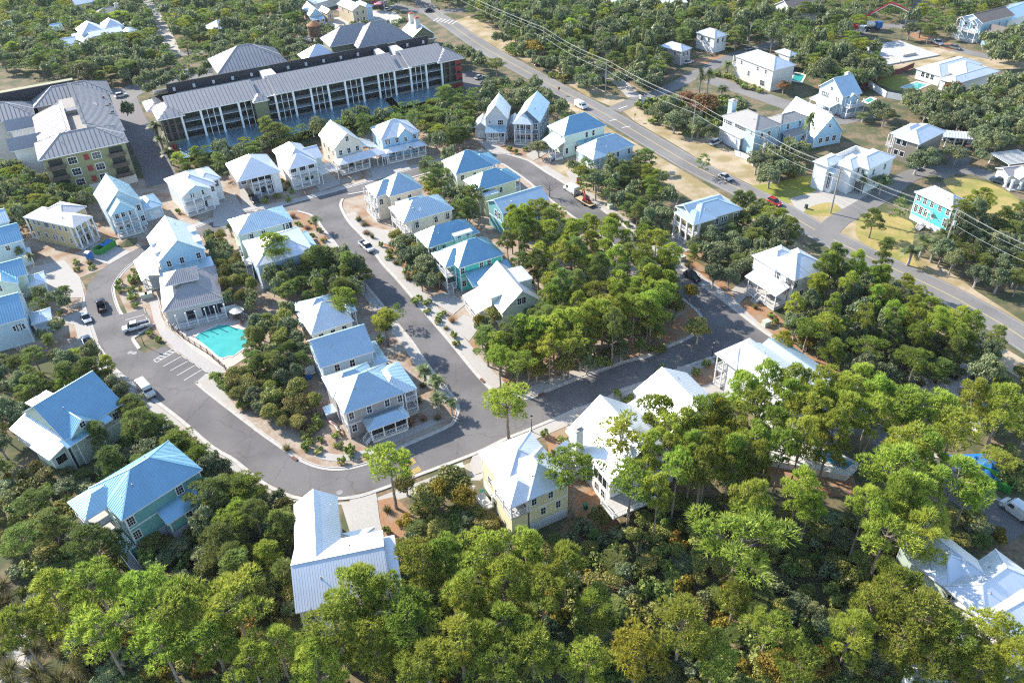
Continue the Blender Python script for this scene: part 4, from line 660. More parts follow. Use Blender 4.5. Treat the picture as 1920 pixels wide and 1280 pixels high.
h.win('L', 3.4, [.15, .4], .8, 4.5, 1, 4, blk=3)
MB().box((.1 * h.W, 1.6 * h.D, 0), (1.12 * h.W, 1.6 * h.D + .25, 6)).box((1.1 * h.W, .95 * h.D, 0), (1.1 * h.W + .25, 1.6 * h.D, 6)).build('terrace_wall', WHITE, h.root); MB().box((.15 * h.W, .9 * h.D, 0), (1.1 * h.W, 1.6 * h.D, 4.6)).build('terrace', mat('terrace_tile', (.66, .65, .62)), h.root)
h = H('hip_roof_house', 'brown sided house with white hip roof and white carport behind the round oak', 'brown carport house', (1724, 271), (1775, 246), (1663, 252), 6.6, wall='brown', roof='white', p=.5, seam=0)
h.blk('hip', 0, 0, 1, .82).blk('hip', .1, .3, .85, 1.0, 6.6, p=.55).win('L', 5.4, [.55, .8], 1.2, 1.5, 1, 1).win('L', 2.2, [.55, .8], 1.2, 1.4, 1, 1).porch(.05, .82, .4, 1, 3, 6.4, 'LB')
h = H('carport', 'long white carport with ribbed roof on square posts by the brown house', 'white carport', (1759, 256), (1826, 259), (1763, 243), 3.2, wall='white', roof='white', p=.12, cat='carport', seam=0)
h.blk('gable', 0, 0, 1, 1, ax='u', walls=False, p=.25, seam=.8).porch(.02, .05, .98, .95, 0.02, 3.0, 'RAB', 2.4, rail=False, deck=False, cw=.35)
h = H('hip_roof_house', 'bright turquoise two storey house with white hip roof by the dry lawn', 'bright turquoise house', (1786, 394.5), (1828, 383), (1712, 360), 7.4, wall='aqua', roof='white', p=.5, seam=0)
h.blk('hip', 0, 0, 1, 1, skirt=1.6).win('L', 6.2, [.08, .3, .52, .72, .9], .9, 1.5, 2, 3).win('L', 3.4, [.08, .62, .76, .9], .9, 1.9, 2, 4).win('L', 3.4, [.42], .7, 1).door('L', .5, 1.6, 1.0, 2.2, mat('aqua_door', (.05, .4, .38))).win('R', 6, [.3, .7]).blk('gable', -.1, .4, .03, .56, 4.4, p=.5, ax='u', walls=False, roof='white').stairs(-.3, .5 * h.D, -1, 0, 1.6)
h = H('hip_roof_house', 'long low house with broad white roof beside the rectangular pool', 'long white-roof house', (1793, 158), (1855, 122), (1745, 130), 3.6, wall='white', roof='white', p=.35, seam=0)
h.blk('hip', 0, 0, .9, .45).blk('hip', .1, .55, 1, 1.25).blk('hip', .3, .1, .85, 1, 3.9).win('L', 2.2, [.3, .5, .7], 1.2, 1.6, blk=1).win('L', 2.2, [.5], 2, 2)
h = H('gable_house', 'tall blue-white house with brown shingle roof at upper right', 'brown-shingle house', (1842.6, 44), (1898, 27.6), (1803, 32), 7.6, wall='sky', roof='dark', p=.45)
h.blk('gable', 0, 0, 1, 1, ax='u', wall='pblue').blk('gable', -.1, .08, .25, .45, 7.5, p=.7, ax='u', walls=False, roof='pale').blk('gable', -.1, .6, .25, .95, 7.5, p=.7, ax='u', walls=False, roof='pale').porch(-.1, .05, 0, .95, 3.8, 7.3, 'LR').porch(-.1, .05, 0, .95, .5, 3.6, 'LR').win('R', 5.5, [.3, .6], .9, 1.5).blk('gable', -.05, -.75, .5, -.15, 3.8, p=.6, ax='v', wall='sky').win('L', 5.5, [.3, .7])
h = H('gable_house', 'pale metal roof beyond the brown shingle house at the right edge', 'right-edge pale roof', (1892, 40), (1960, 14), None, 6, D=12, wall='white', roof='light', p=.3, seam=0); h.blk('gable', 0, 0, 1, 1, ax='u')
h = H('gable_house', 'brown-roofed building with white columns at the right edge by the pergola', 'right-edge column building', (1897, 334), (1960, 322), (1882, 318), 3.4, wall='stone', roof='brown', p=.4, seam=0); h.blk('gable', 0, .3, 1.3, 1.3, ax='u').blk('gable', .15, -.2, .7, .6, 3.3, p=.6, ax='v', walls=False).porch(.0, -.15, 1.3, .3, .15, 3.2, 'RL', 2.6, rail=False, cw=.5)
h = H('pergola', 'white slatted pergola over gravel at the right edge', 'white pergola', (1892, 309), None, (1857, 288), 2.7, W=9, wall='white', roof='white', cat='pergola')
pergola(h, 0, 0, h.W, h.D, 2.7, 12, 'rafter'); SOLID.append([tuple(h.w(a, b).xy) for a, b in ((0, 0), (h.W, 0), (h.W, h.D), (0, h.D))])
for nm, lab, sh, N, R, L, z, wl, rf in (
    ('hip_roof_house', 'small grey house with pale hip roof half buried in trees', 'tree-buried grey house', (1278, 97), (1290, 88), (1243, 84), 5.5, 'grey', 'white'),
    ('hip_roof_house', 'white roof showing through the trees left of the far utility pole', 'tree-hidden white house', (1340, 72), (1362, 64), (1308, 60), 6, 'white', 'white'),
    ('hip_roof_house', 'dark roofed low house among oaks beyond the highway', 'dark low house', (1148, 84), (1158, 72), (1118, 70), 4.5, 'grey', 'dark'),
    ('gable_house', 'white house with dark steep roof at the top edge', 'dark steep-roof house', (1484, 22), (1532, 12), (1458, 8), 6.5, 'white', 'dark'),
    ('hip_roof_house', 'small white roofed house in the trees north of the hotel', 'small white tree house', (410, 56), (432, 44), (385, 50), 4.5, 'white', 'white'),
    ('gable_house', 'small blue-roofed shed in the trees at upper left', 'blue-roofed shed', (98, 60), (121, 56), None, 3, 'white', 'light'),
    ('gable_house', 'long pale roofed house at the top edge near the pale street', 'pale top-edge house', (142, 10), (214, -4), None, 6, 'white', 'white'),
    ('hip_roof_house', 'grey shingled house with tall chimney behind the blue-white cottage cluster', 'grey chimney house', (180, 31), (236, 22), None, 5, 'stone', 'grey')):
    h = H(nm, lab, sh, N, R, L, z, D=None if L else 9, wall=wl, roof=rf, p=.5, seam=0); h.blk(nm.split('_')[0], 0, 0, 1, 1, ax='u').win('L', z - 1.6, [.3, .7]).win('R', z - 1.6, [.3, .7])
    if 'chimney' in sh: h.chimney(.75, -.02, 0, 9, 1.6, wallm('stone'))
h = H('cottage_cluster', 'white cottage with three pale pyramid roofs over blue lower roofs at upper left', 'pyramid-roof cottage', (150, 84), (262, 63), None, 3.6, D=20, wall='white', roof='light', p=.3, seam=0)
h.blk('hip', 0, 0, .8, 1).blk('hip', .7, .0, 1.05, .7, 3.4, p=.35, walls=False).porch(.82, .02, 1.03, .6, .3, 3.3, 'RA').blk('hip', .1, .35, .5, 1.05, 5.5, p=.7, roof='white').blk('hip', .5, .5, .85, 1.1, 5.2, p=.7, roof='white').blk('gable', .2, .05, .75, .45, 5.6, p=.35, ax='u', roof='white').blk('gable', -.25, .1, 0, .6, 3.2, p=.5, ax='u', roof='white').win('R', 4.6, [.3, .5, .7], 1.2, 1.2, blk=4)
# shops at the top
h = H('shop', 'cream shop with blue front gable and small sign at the top edge', 'blue-gabled shop', (580, 31), (606, 27), None, 4.0, D=15, wall='cream', roof='white', p=.9, cat='shop', seam=0)
h.blk('gable', 0, 0, 1, 1, ax='v').blk('shed', .05, -.2, .98, .02, 2.8, p=.3, ax='R', walls=False, roof='light').porch(.08, -.18, .95, 0, .3, 2.7, 'R', 2).door('R', .5, .3, 1.6)
MB().face([(.6, .42, 4.2), (h.W - .6, .42, 4.2), (h.W / 2, .42, 3.9 + .42 * h.W)]).build('gable_sign', wallm('sky'), h.root)
cu = bpy.data.curves.new('sign_lettering', 'FONT'); cu.body = 'EAT'; cu.size = 1.5; cu.align_x = 'CENTER'; cu.extrude = .03
t_ = bpy.data.objects.new('sign_lettering', cu); cu.materials.append(WHITE); tm_ = bpy.data.meshes.new_from_object(t_); bpy.data.objects.remove(t_); t_ = put('sign_lettering', tm_, h.root, (h.W / 2, .36, 4.7)); t_.rotation_euler = (pi / 2, 0, 0)
h = H('gable_house', 'small tan cottage beside the blue-gabled shop', 'small tan cottage', (612, 26), (624, 22), (603, 18), 4, wall='tan', roof='white', p=.8, seam=0); h.blk('gable', 0, 0, 1, 1, ax='v').win('R', 2.5, [.5])
h = H('gable_house', 'yellow corner building with grey roof at the top edge by the junction', 'yellow corner building', (660, 21), (686, 13), (640, 6), 6.5, wall='tan', roof='light', p=.5, cat='building', seam=0); h.blk('gable', 0, 0, 1, 1, ax='v').win('R', 5, [.3, .7]).win('R', 2, [.3, .7]).win('L', 5, [.3, .7]).blk('hip', 1, .2, 1.5, .9, 6, wall='pblue')
h = H('gable_house', 'long low white roof behind the top edge shops', 'low white shop roof', (590, 8), (640, -6), None, 3.5, D=12, wall='white', roof='white', p=.2, seam=0, cat='shop'); h.blk('gable', 0, 0, 1, 1, ax='u')
h = H('flat_roof_hall', 'very broad white flat-roofed hall at the top edge beyond the woods', 'white flat-roofed hall', (1150, 10), (1290, 5), None, 5, D=40, wall='white', roof='white', seam=0, cat='hall'); h.blk('flat', 0, 0, 1, 1)
h = H('twin_chimney_building', 'pale gabled building with two brick-topped chimneys beside the highway', 'twin-chimney building', (773, 71.5), (818, 66), (751.6, 59), 5.6, wall='hgreen', roof='white', p=.75, cat='building', seam=0)
bk = mat('red_brick_cap', (.33, .1, .06)); h.blk('gable', 0, 0, 1, 1.2, ax='v', walls=True).chimney(.38, .3, 6, 12.2, 1.9, wallm('stone'), bk).chimney(.38, .95, 6, 12.2, 1.9, wallm('stone'), bk).win('R', 3.2, [.3, .7]).blk('hip', -.5, -.1, .1, .5, 4, roof='white')
# ------------------------------------------------------------------ the hotel
HG = wallm('hgreen'); SHADEW = mat('shade_dark_well_wall', (.035, .036, .042), .9); RED = mat('red_shutter', (.24, .03, .035), .6); BRN = mat('brown_timber', (.085, .065, .055), .7); DGL = mat('dark_balcony', (.03, .035, .03), .7)  # roof well wall: near-black because the shade is painted into its colour
h = H('hotel', 'long green hotel with zinc roofs, white columned balconies and red shutters', 'long hotel', (296, 222), (869, 107), None, 13.0, D=23, wall='hgreen', roof='hotel', p=.42, oh=1.0, cat='hotel')
W_, D_ = h.W, h.D
def hb(kind, f0, v0, f1, v1, z=13.0, **k): return h.blk(kind, f0 * W_, v0, f1 * W_, v1, z, abs_=True, seam=k.pop('seam', 1.15), trim=False, **k)
hb('shed', .035, 0, .30, 8.5, ax='R', walls=False); hb('shed', .30, 1.4, .36, 8.5, 12.9, ax='R', walls=False); hb('shed', .35, 0, .765, 8.5, ax='R', walls=False, z=13.1); hb('shed', .76, 1.6, .82, 8.0, 12.9, ax='R', walls=False); hb('shed', .80, .2, .945, 8.5, ax='R', walls=False, z=13.3)
hb('hip', -.005, -1.6, .075, 12.5, 12.8, walls=False, p=.5); hb('hip', -.02, 9, .04, 20, 12.5, walls=False); hb('hip', .90, -1.2, 1.0, 13, 13, walls=False, p=.5); hb('hip', .275, -2.4, .325, 4.5, 12.6, walls=False, p=.55)
hb('shed', .02, 16.2, .98, 23, 13, ax='B', walls=False, p=.5)
m = MB()
m.box((1.2, 3.2, 0), (W_ - 1.2, D_ - 1, 12.9)); m.build('wall', mat('shade_dark_facade', (.022, .026, .02), .8), h.root)  # green wall behind the balconies: its deep shade is put into the colour
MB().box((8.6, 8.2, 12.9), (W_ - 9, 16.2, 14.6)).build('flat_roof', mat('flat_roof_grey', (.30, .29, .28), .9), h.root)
for f0, f1 in ((.06, .345), (.38, .74), (.75, .79), (.82, .94)): MB().box((f0 * W_, 16.0, 14.6), (f1 * W_, 16.4, 17.6)).build('roof_well_wall', SHADEW, h.root)
for i in range(15):
    x = W_ * (.08 + .06 * i); MB().box((x - .4, 15.7, 15.2), (x + .4, 15.99, 16.3)).build('wall_vent', mat('pale_vent', (.5, .5, .5)), h.root)
for f0, f1 in ((.345, .385), (.735, .755), (.79, .82)): MB().box((f0 * W_, 9, 14.6), (f1 * W_, 15.5, 16.6)).build('roof_plant_room', mat('pale_vent'), h.root)
# balcony front: columns, floor edges, back windows
bay = 5.9; nb = int(W_ * .87 / bay); us = [.065 * W_ + i * bay for i in range(nb + 1)]
COLM = MB().box((-.32, -.3, 0), (.32, .3, 8.6)).mesh('column', [WHITE]); COLT = MB().box((-.09, -.09, 0), (.09, .09, 8.6)).mesh('post', [WHITE])
skip = lambda u: .275 * W_ < u < .325 * W_
for i, u in enumerate(us):
    if skip(u): continue
    put('column', COLM, h.root, (u, .7, 4.3))
    if i % 4 in (1, 3) and i + 1 < len(us):
        for t in (.34, .67): put('post', COLT, h.root, (u + bay * t, .7, 4.3))
for z in (4.2, 7.1, 10.0, 12.65):
    for a, b in ((.06, .275), (.325, .935)): MB().box((a * W_, .55, z - .13), (b * W_, 3.2, z)).build('balcony_floor', mat('balcony_edge', (.45, .46, .46)) if z > 5 else CONC, h.root)
for z in (7.1, 10.0):
    for a, b in ((.06, .275), (.325, .935)): MB().box((a * W_, .62, z + .85), (b * W_, .68, z + .95)).build('balcony_rail', mat('dark_rail', (.06, .065, .06)), h.root)
h.rects = [(1.2, 2.6, W_ - 1.2, D_ - 1)]
for z in (5.6, 8.5, 11.4): [MB().box((u + bay * .35, 3.08, z - .9), (u + bay * .75, 3.19, z + .9)).build('balcony_door', GLASS, h.root) for u in us[:-1] if not skip(u + bay * .5)]
MB().box((.28 * W_, -1.4, 0), (.32 * W_, 2.6, 12.5)).build('stair_tower', HG, h.root)
# end pavilions
for a, b in ((.005, .062), (.925, .992)):
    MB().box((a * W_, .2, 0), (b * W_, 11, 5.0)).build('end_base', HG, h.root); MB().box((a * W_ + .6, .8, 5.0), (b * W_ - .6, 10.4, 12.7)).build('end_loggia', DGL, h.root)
    for t in (0, .33, .66, 1): MB().box((a * W_ + (b - a) * W_ * t - (.35 if t else 0), .2, 5), (a * W_ + (b - a) * W_ * t + (.35 if t < 1 else 0), .8, 12.7)).build('loggia_post', BRN, h.root)
    for z in (7.3, 10.0): MB().box((a * W_, .25, z), (b * W_, .75, z + .4)).build('loggia_beam', BRN, h.root)
    for t in (.12, .42, .7): MB().box((a * W_ + (b - a) * W_ * t, .08, 1.4), (a * W_ + (b - a) * W_ * (t + .2), .2, 4.3)).build('shutter', RED, h.root)
for z in (2.2, 5.6, 8.4, 11): MB().box((.992 * W_ - 2.6, .02, z), (.992 * W_ - .3, .2, z + 1.9)).build('shutter', RED, h.root); MB().box((.992 * W_, 1, z), (.992 * W_ + .12, 5, z + 1.9)).build('shutter', RED, h.root)
hb('shed', .03, -9.5, .70, .8, 2.9, ax='R', walls=False, p=.15, roof='blue', seam=.9); hb('shed', .73, -7, .93, .8, 3.2, ax='R', walls=False, p=.14, roof='blue', seam=.9)
for u in range(8, int(W_ * .92), 9): put('column', col_mesh(2.9, .4), h.root, (u, -8.6, 0))
h.rects[-1:] = []
# north wing and east hall behind it
h2 = H('hotel_wing', 'hotel wing with pale end hip roof rising behind the long green hotel', 'hotel north wing', (408, 139), (560, 112), None, 13, D=20, wall='hgreen', roof='hotel', p=.55, cat='hotel wing', oh=.8)
h2.blk('hip', 0, 0, .86, 1, seam=1.15, trim=False)
h2 = H('hotel_hall', 'hotel hall with tall zinc hip roof and pale west slope behind the long roof', 'hotel east hall', (628, 99), (770, 74), None, 12, D=20, wall='hgreen', roof='hotel', p=.7, cat='hotel wing', oh=.8)
h2.blk('hip', 0, .3, .75, 1, 12.5, seam=1.15, trim=False).blk('hip', .3, 0, 1.05, .9, seam=1.15, trim=False).blk('hip', -.35, .2, .1, .8, 9, seam=0, trim=False, roof='white')
# west building round a roof terrace
h = H('hotel', 'olive hotel block with zinc roofs round a roof terrace at the left edge', 'terrace hotel', (71, 302), (241, 265.5), None, 12.6, D=62, wall='olive', roof='hotel', p=.5, oh=1.0, cat='hotel')
W_, D_ = h.W, h.D
def tb(kind, u0, v0, u1, v1, z=12.6, **k): return h.blk(kind, u0, v0, u1, v1, z, abs_=True, seam=k.pop('seam', 1.15), trim=False, **k)
tb('hip', 0, 0, W_, 15, zb=0, wall='olive'); tb('shed', W_ - 10, 10, W_ + .5, D_ - 8, ax='A', wall='grey', p=.4); tb('shed', 1, 12, 10.5, D_ - 22, 12.5, ax='L', wall='stone', p=.3); tb('hip', W_ - 22, D_ - 14, W_ + 2, D_, 12.6, wall='grey')
tb('gable', -7, 18, 3, 25.5, 10.5, ax='u', wall='white', p=.7, seam=0); tb('gable', -7, 36, 3, 43, 10.5, ax='u', wall='white', p=.7, seam=0); tb('hip', -40, 40, 2, 55, 12.6, wall='stone')
MB().box((9.5, 13, 0), (W_ - 9, D_ - 6, 13.2)).build('roof_terrace', mat('terrace_tile', (.66, .65, .62)).copy() if False else mat('terrace_deck', (.30, .28, .26), .9), h.root); MB().box((-30, D_ - 6, 0), (W_ - 8, D_ - 5.4, 16.5)).build('roof_well_wall', SHADEW, h.root); MB().box((-60, D_ - 5.4, 0), (W_ - 8, D_ + 6, 14)).build('wall', wallm('olive'), h.root); tb('hip', -52, D_ - 6, -14, D_ + 9, 14, walls=False)
tb('gable', W_ - 14, 32, W_ - 4, 35, 14.5, ax='u', wall='stone', p=.3, seam=0)
rng = random.Random(5)
FURN = MB().box((-.9, -.35, .3), (.9, .35, .42)).box((.3, -.35, .42), (.9, .35, .75)).box((-.8, -.3, 0), (-.7, .3, .3)).box((.7, -.3, 0), (.8, .3, .3)).mesh('lounger', [mat('dark_wicker', (.09, .08, .08))])
for i in range(11): 
    u, v = 17 + (i % 3) * 2.5 + rng.random(), 20 + i * 2.7; q = h.w(u, v); put('lounger', FURN, None, (q.x, q.y, 13.2), h.a + rng.random() * .6, label='dark wicker lounger on the hotel roof terrace, ' + ['first', 'second', 'third', 'fourth', 'fifth', 'sixth', 'seventh', 'eighth', 'ninth', 'tenth', 'eleventh'][i] + ' counting from the front gable', category='lounger', group='loungers on the hotel roof terrace')
h.rects[-1:] = []
h.win('R', 10.3, [.33, .62], 2.2, 1.9, 3, 2).win('R', 6.9, [.33, .62], 2.2, 1.9, 3, 2).win('R', 3.7, [.33, .62], 2.2, 1.9, 3, 2).win('R', 1.3, [.15, .3, .5, .8], 1.4, 1.6)
a0, b0, a1, b1 = h.rects[0]
for f in (.47,):
    for z in (9.6, 6.2, 3.0): MB().box((a0 + (a1 - a0) * f, b0 - .1, z), (a0 + (a1 - a0) * f + 1.3, b0, z + 1.7)).build('shutter', RED, h.root)
for f0, f1 in ((.03, .24), (.76, .97)):
    for z in (3.0, 6.2, 9.4): MB().box((a0 + (a1 - a0) * f0, b0 - 1.6, z - .2), (a0 + (a1 - a0) * f1, b0, z)).box((a0 + (a1 - a0) * f0, b0 - 1.6, z), (a0 + (a1 - a0) * f1, b0 - 1.5, z + 1.0)).build('balcony', BRN, h.root); MB().box((a0 + (a1 - a0) * f0 + .5, b0 - .06, z), (a0 + (a1 - a0) * f1 - .5, b0, z + 2.3)).build('balcony_door', DGL, h.root)
MB().box((a0 - .05, b0 - .3, 0), (a1 + .05, b0, 2.4)).build('base_wall', wallm('stone'), h.root)
for z in (4, 7.2, 10.4): h.win('L', z, [.1, .35, .6, .85], 1.5, 1.9, 2, 2, blk=0).win('L', z, [.15, .25, .38, .62, .75], 1.5, 1.9, 2, 2, blk=2).win('A', z, [.15, .3, .45, .6, .75, .9], 1.3, 1.9, 2, 2, blk=1)
# roof water tower
t0 = G((597, 100)); wt = root('water_tower', t0, .3, 'rusty roofed water tower on braced legs behind the long hotel', 'water tower'); RU = roofm('rust'); TK = mat('rusted_tank', (.12, .075, .055), .8, var=.35, scale=1.2)
LAND.append(((597, 85), 'rusty water tower'))
zt = 7.2; MB().tube([(0, 0, zt), (0, 0, zt + 4.2)], [2.6, 2.6], 20).build('tank', TK, wt); MB().tube([(0, 0, zt + 4.1), (0, 0, zt + 4.3), (0, 0, zt + 5.9)], [3.0, 2.95, .15], 20).build('tank_roof', RU, wt); MB().tube([(0, 0, zt - .35), (0, 0, zt)], [3.3, 3.3], 20).build('walkway', TK, wt)
for k in range(4):
    a = pi / 4 + k * pi / 2; x, y = 2.0 * cos(a), 2.0 * sin(a); MB().bar((x * 1.25, y * 1.25, 0), (x, y, zt), .35).build('leg', TK, wt); a2 = a + pi / 2
    MB().bar((x * 1.2, y * 1.2, .8), (2.1 * cos(a2), 2.1 * sin(a2), zt - .6), .12).bar((x * 1.1, y * 1.1, zt * .5), (2.2 * cos(a2), 2.2 * sin(a2), zt * .5), .14).build('brace', TK, wt)
for j in range(4): MB().tube([(0, 0, zt + .6 + j), (0, 0, zt + .72 + j)], [2.64, 2.64], 20).build('hoop', RU, wt)
# ------------------------------------------------------------------ vehicles
PAINT = {'white': (.70, .70, .69), 'silver': (.42, .43, .44), 'black': (.018, .018, .02), 'navy': (.03, .06, .10), 'red': (.36, .015, .02), 'bronze': (.13, .085, .06), 'blue': (.06, .13, .24), 'cream': (.66, .62, .54), 'grey': (.16, .165, .17), 'maroon': (.16, .02, .03)}
CHROME = mat('chrome_trim', (.5, .5, .5), .2, metal=1); LAMP = mat('headlight_glass', (.65, .66, .68), .15); TAIL = mat('tail_light', (.35, .01, .01), .3); TYRE = mat('tyre_rubber', (.018, .018, .018), .8)
def lathe_wheel():
    t = MB(); t.tube([(0, -.11, 0), (0, -.09, 0), (0, .09, 0), (0, .11, 0)], [.28, .34, .34, .28], 14); r = MB().tube([(0, -.125, 0), (0, .125, 0)], [.2, .2], 10)
    return t.mesh('wheel', [TYRE]), r.mesh('rim', [CHROME])
WHEEL, RIM = lathe_wheel()
def hull(secs, name, m, bev=.05):
    """loft of cross sections along x: (x, half width bottom, half width top, z0, z1), bevelled"""
    bm = bmesh.new(); rings = []
    for x, wb, wt, z0, z1 in secs: rings.append([bm.verts.new(p) for p in ((x, -wb, z0), (x, wb, z0), (x, wt, z1), (x, -wt, z1))])
    for a, b in zip(rings, rings[1:]):
        for j in range(4): bm.faces.new((a[j], a[(j + 1) % 4], b[(j + 1) % 4], b[j]))
    bm.faces.new(rings[0][::-1]); bm.faces.new(rings[-1]); bmesh.ops.recalc_face_normals(bm, faces=bm.faces[:])
    if bev: bmesh.ops.bevel(bm, geom=bm.edges[:], offset=bev, segments=2, affect='EDGES', profile=.6, clamp_overlap=True)
    for f in bm.faces: f.smooth = True
    me = bpy.data.meshes.new(name); bm.to_mesh(me); bm.free(); me.materials.append(m); return me
_vm = {}
def vmesh(kind, col):
    if (kind, col) in _vm: return _vm[kind, col]
    P = mat('car_paint_' + col, PAINT[col], .22, metal=.15, var=.04, spec=.6); out = []
    if kind in ('sedan', 'suv'):
        h = {'sedan': (.72, 1.42), 'suv': (.92, 1.72)}[kind]; L = 2.32
        out.append(('body', hull([(-L, .78, .74, .38, h[0] * .85), (-L + .25, .9, .86, .26, h[0]), (-1.0, .93, .88, .24, h[0] + .06), (.75, .93, .88, .24, h[0] + .06), (1.6, .92, .84, .24, h[0] - .02), (L - .1, .84, .76, .28, h[0] - .14), (L, .74, .7, .36, h[0] - .24)], 'body', P, .07)))
        xr = (-2.05, -1.5, .35, 1.15) if kind == 'suv' else (-1.75, -1.05, .2, 1.1)
        out.append(('glasshouse', hull([(xr[0], .78, .78, h[0] - .05, h[0] + .02), (xr[1], .82, .66, h[0] - .05, h[1] - .05), (xr[2], .82, .66, h[0] - .05, h[1] - .05), (xr[3], .8, .78, h[0] - .05, h[0] + .04)], 'glasshouse', GLASS, .03)))
        out.append(('roof', hull([(xr[1] - .02, .64, .62, h[1] - .07, h[1]), (xr[2] + .04, .64, .62, h[1] - .07, h[1])], 'roof', P, .03)))
        hz, fx, rx, wx, wy = h[0] - .2, L - .03, -L + .02, (1.42, -1.42), .84
    elif kind == 'pickup':
        out.append(('body', hull([(-.35, .94, .9, .34, 1.05), (.9, .95, .92, .34, 1.08), (1.75, .95, .88, .34, 1.06), (2.75, .92, .84, .36, 1.0), (2.9, .86, .8, .42, .9)], 'body', P, .06)))
        b = MB().box((-2.85, -.94, .45), (-.3, .94, .62)).box((-2.85, -.95, .62), (-.3, -.83, 1.1)).box((-2.85, .83, .62), (-.3, .95, 1.1)).box((-2.9, -.95, .45), (-2.8, .95, 1.08)); out.append(('bed', b.mesh('bed', [P]))); out.append(('bed_liner', MB().box((-2.79, -.82, .62), (-.4, .82, .66)).mesh('bed_liner', [DARK])))
        out.append(('cab', hull([(-.4, .88, .86, 1.0, 1.1), (-.28, .9, .7, 1.0, 1.8), (1.0, .9, .7, 1.0, 1.8), (1.75, .9, .86, 1.0, 1.1)], 'cab', GLASS, .03))); out.append(('roof', hull([(-.32, .68, .66, 1.78, 1.87), (1.02, .68, .66, 1.78, 1.87)], 'roof', P, .03)))
        hz, fx, rx, wx, wy = .85, 2.87, -2.9, (1.85, -1.75), .86
    else:      # van
        out.append(('body', hull([(-2.7, .92, .86, .3, 2.15), (-2.5, .98, .88, .28, 2.3), (1.2, .98, .88, .28, 2.3), (1.95, .98, .92, .28, 1.35), (2.6, .95, .86, .3, 1.15), (2.75, .88, .82, .36, 1.0)], 'body', P, .07)))
        out.append(('windscreen', MB().face([(1.36, -.76, 2.08), (1.36, .76, 2.08), (1.93, .82, 1.4), (1.93, -.82, 1.4)][::-1]).face([(.45, -.975, 1.35), (1.5, -.975, 1.35), (1.15, -.93, 1.95), (.45, -.93, 1.95)]).face([(.45, .975, 1.35), (1.5, .975, 1.35), (1.15, .93, 1.95), (.45, .93, 1.95)][::-1]).face([(-2.72, -.7, 1.35), (-2.72, .7, 1.35), (-2.66, .66, 2.0), (-2.66, -.66, 2.0)][::-1]).mesh('windscreen', [GLASS])))
        hz, fx, rx, wx, wy = .95, 2.72, -2.7, (1.75, -1.65), .88
    b = MB().box((-.12, -.2, -.08), (.02, .2, .08)); out.append(('headlight', b.mesh('headlight', [LAMP]), (fx - .04, .6, hz))); out.append(('headlight', out[-1][1], (fx - .04, -.6, hz)))
    t = MB().box((-.02, -.14, -.1), (.1, .14, .1)).mesh('tail_light', [TAIL]); out.append(('tail_light', t, (rx, .68, hz + .03))); out.append(('tail_light', t, (rx, -.68, hz + .03)))
    out.append(('bumper', MB().box((fx - .06, -.8, .34), (fx + .08, .8, .52)).mesh('bumper', [DARK if kind != 'pickup' else CHROME]))); mr = MB().box((-.08, -.1, 0), (.08, .12, .14)).mesh('mirror', [P])
    for s_ in (1, -1): out.append(('mirror', mr, (.95 if kind == 'sedan' else 1.25, s_ * 1.02, h[0] + .1 if kind in ('sedan', 'suv') else 1.15)))
    for x in wx:
        for s_ in (1, -1): out.append(('wheel', WHEEL, (x, s_ * wy, .34)))
    _vm[kind, col] = out; return out
def car(kind, col, rear, front, label, z=.05, cat=None):
    """a vehicle whose rear and front touch the ground at two pixels"""
    a, b = G(rear), G(front); c = (a + b) / 2; rz = atan2(b.y - a.y, b.x - a.x)
    o = root({'sedan': 'parked_car', 'suv': 'parked_suv', 'pickup': 'pickup_truck', 'van': 'van'}[kind], (c.x, c.y, z), rz, label, cat or {'sedan': 'car', 'suv': 'suv', 'pickup': 'pickup truck', 'van': 'van'}[kind], 'cars and trucks around the streets')
    for p in vmesh(kind, col):
        q = put(p[0], p[1], o, p[2] if len(p) > 2 else (0, 0, 0))
        if p[0] == 'wheel': put('rim', RIM, q)
    d = Vector((cos(rz), sin(rz), 0)); n = Vector((-d.y, d.x, 0)); SOLID.append([tuple((c + d * i + n * j).xy) for i, j in ((-3, -1.2), (3, -1.2), (3, 1.2), (-3, 1.2))])
    return o
car('pickup', 'black', (195, 592), (188, 562), 'black open-bed truck standing in the ring street near the pool')
car('sedan', 'silver', (158, 590), (168, 608), 'silver sedan parked on the gravel verge beside the black truck')
car('sedan', 'navy', (160, 634), (170, 652), 'dark blue car parked by the shrubs at the street edge, left')
car('pickup', 'white', (276, 611), (238, 621), 'white pickup parked in a stall beside the pool planting island')
car('van', 'cream', (263, 722), (289, 750), 'cream roofed van parked half under trees on the lower street')
car('pickup', 'white', (675, 455), (701, 477), 'white pickup on the right side of the straight street')
car('suv', 'navy', (645, 479), (663, 499), 'dark blue car under the trees across from the street pickup')
car('van', 'white', (1084, 368), (1059, 352), 'white work van hitched to the excavator trailer')
car('suv', 'black', (1284, 513), (1311, 531), 'black suv parked on the right street beside the pine straw bed')
car('sedan', 'silver', (1349, 330), (1370, 341), 'silver sedan driving on the highway')
car('suv', 'red', (1437, 376), (1465, 390), 'bright red suv driving on the highway beside the green lawn')
car('suv', 'white', (1328, 276), (1354, 265), 'white suv on the sand drive by the grey-roofed garage house')
car('van', 'white', (1078, 197), (1100, 208), 'white delivery truck stopped at the highway junction')
car('pickup', 'navy', (1896, 351), (1856, 338), 'dark blue pickup beside the dry grass at the right edge')
car('suv', 'blue', (1697, 309), (1726, 321), 'blue suv with pale roof under the round oak')
car('pickup', 'bronze', (1806, 275), (1818, 294), 'bronze pickup in front of the white carport')
car('sedan', 'silver', (1772, 262), (1790, 270), 'silver car parked under the white carport')
car('van', 'white', (1935, 985), (1878, 944), 'white van parked at the lower right street edge')
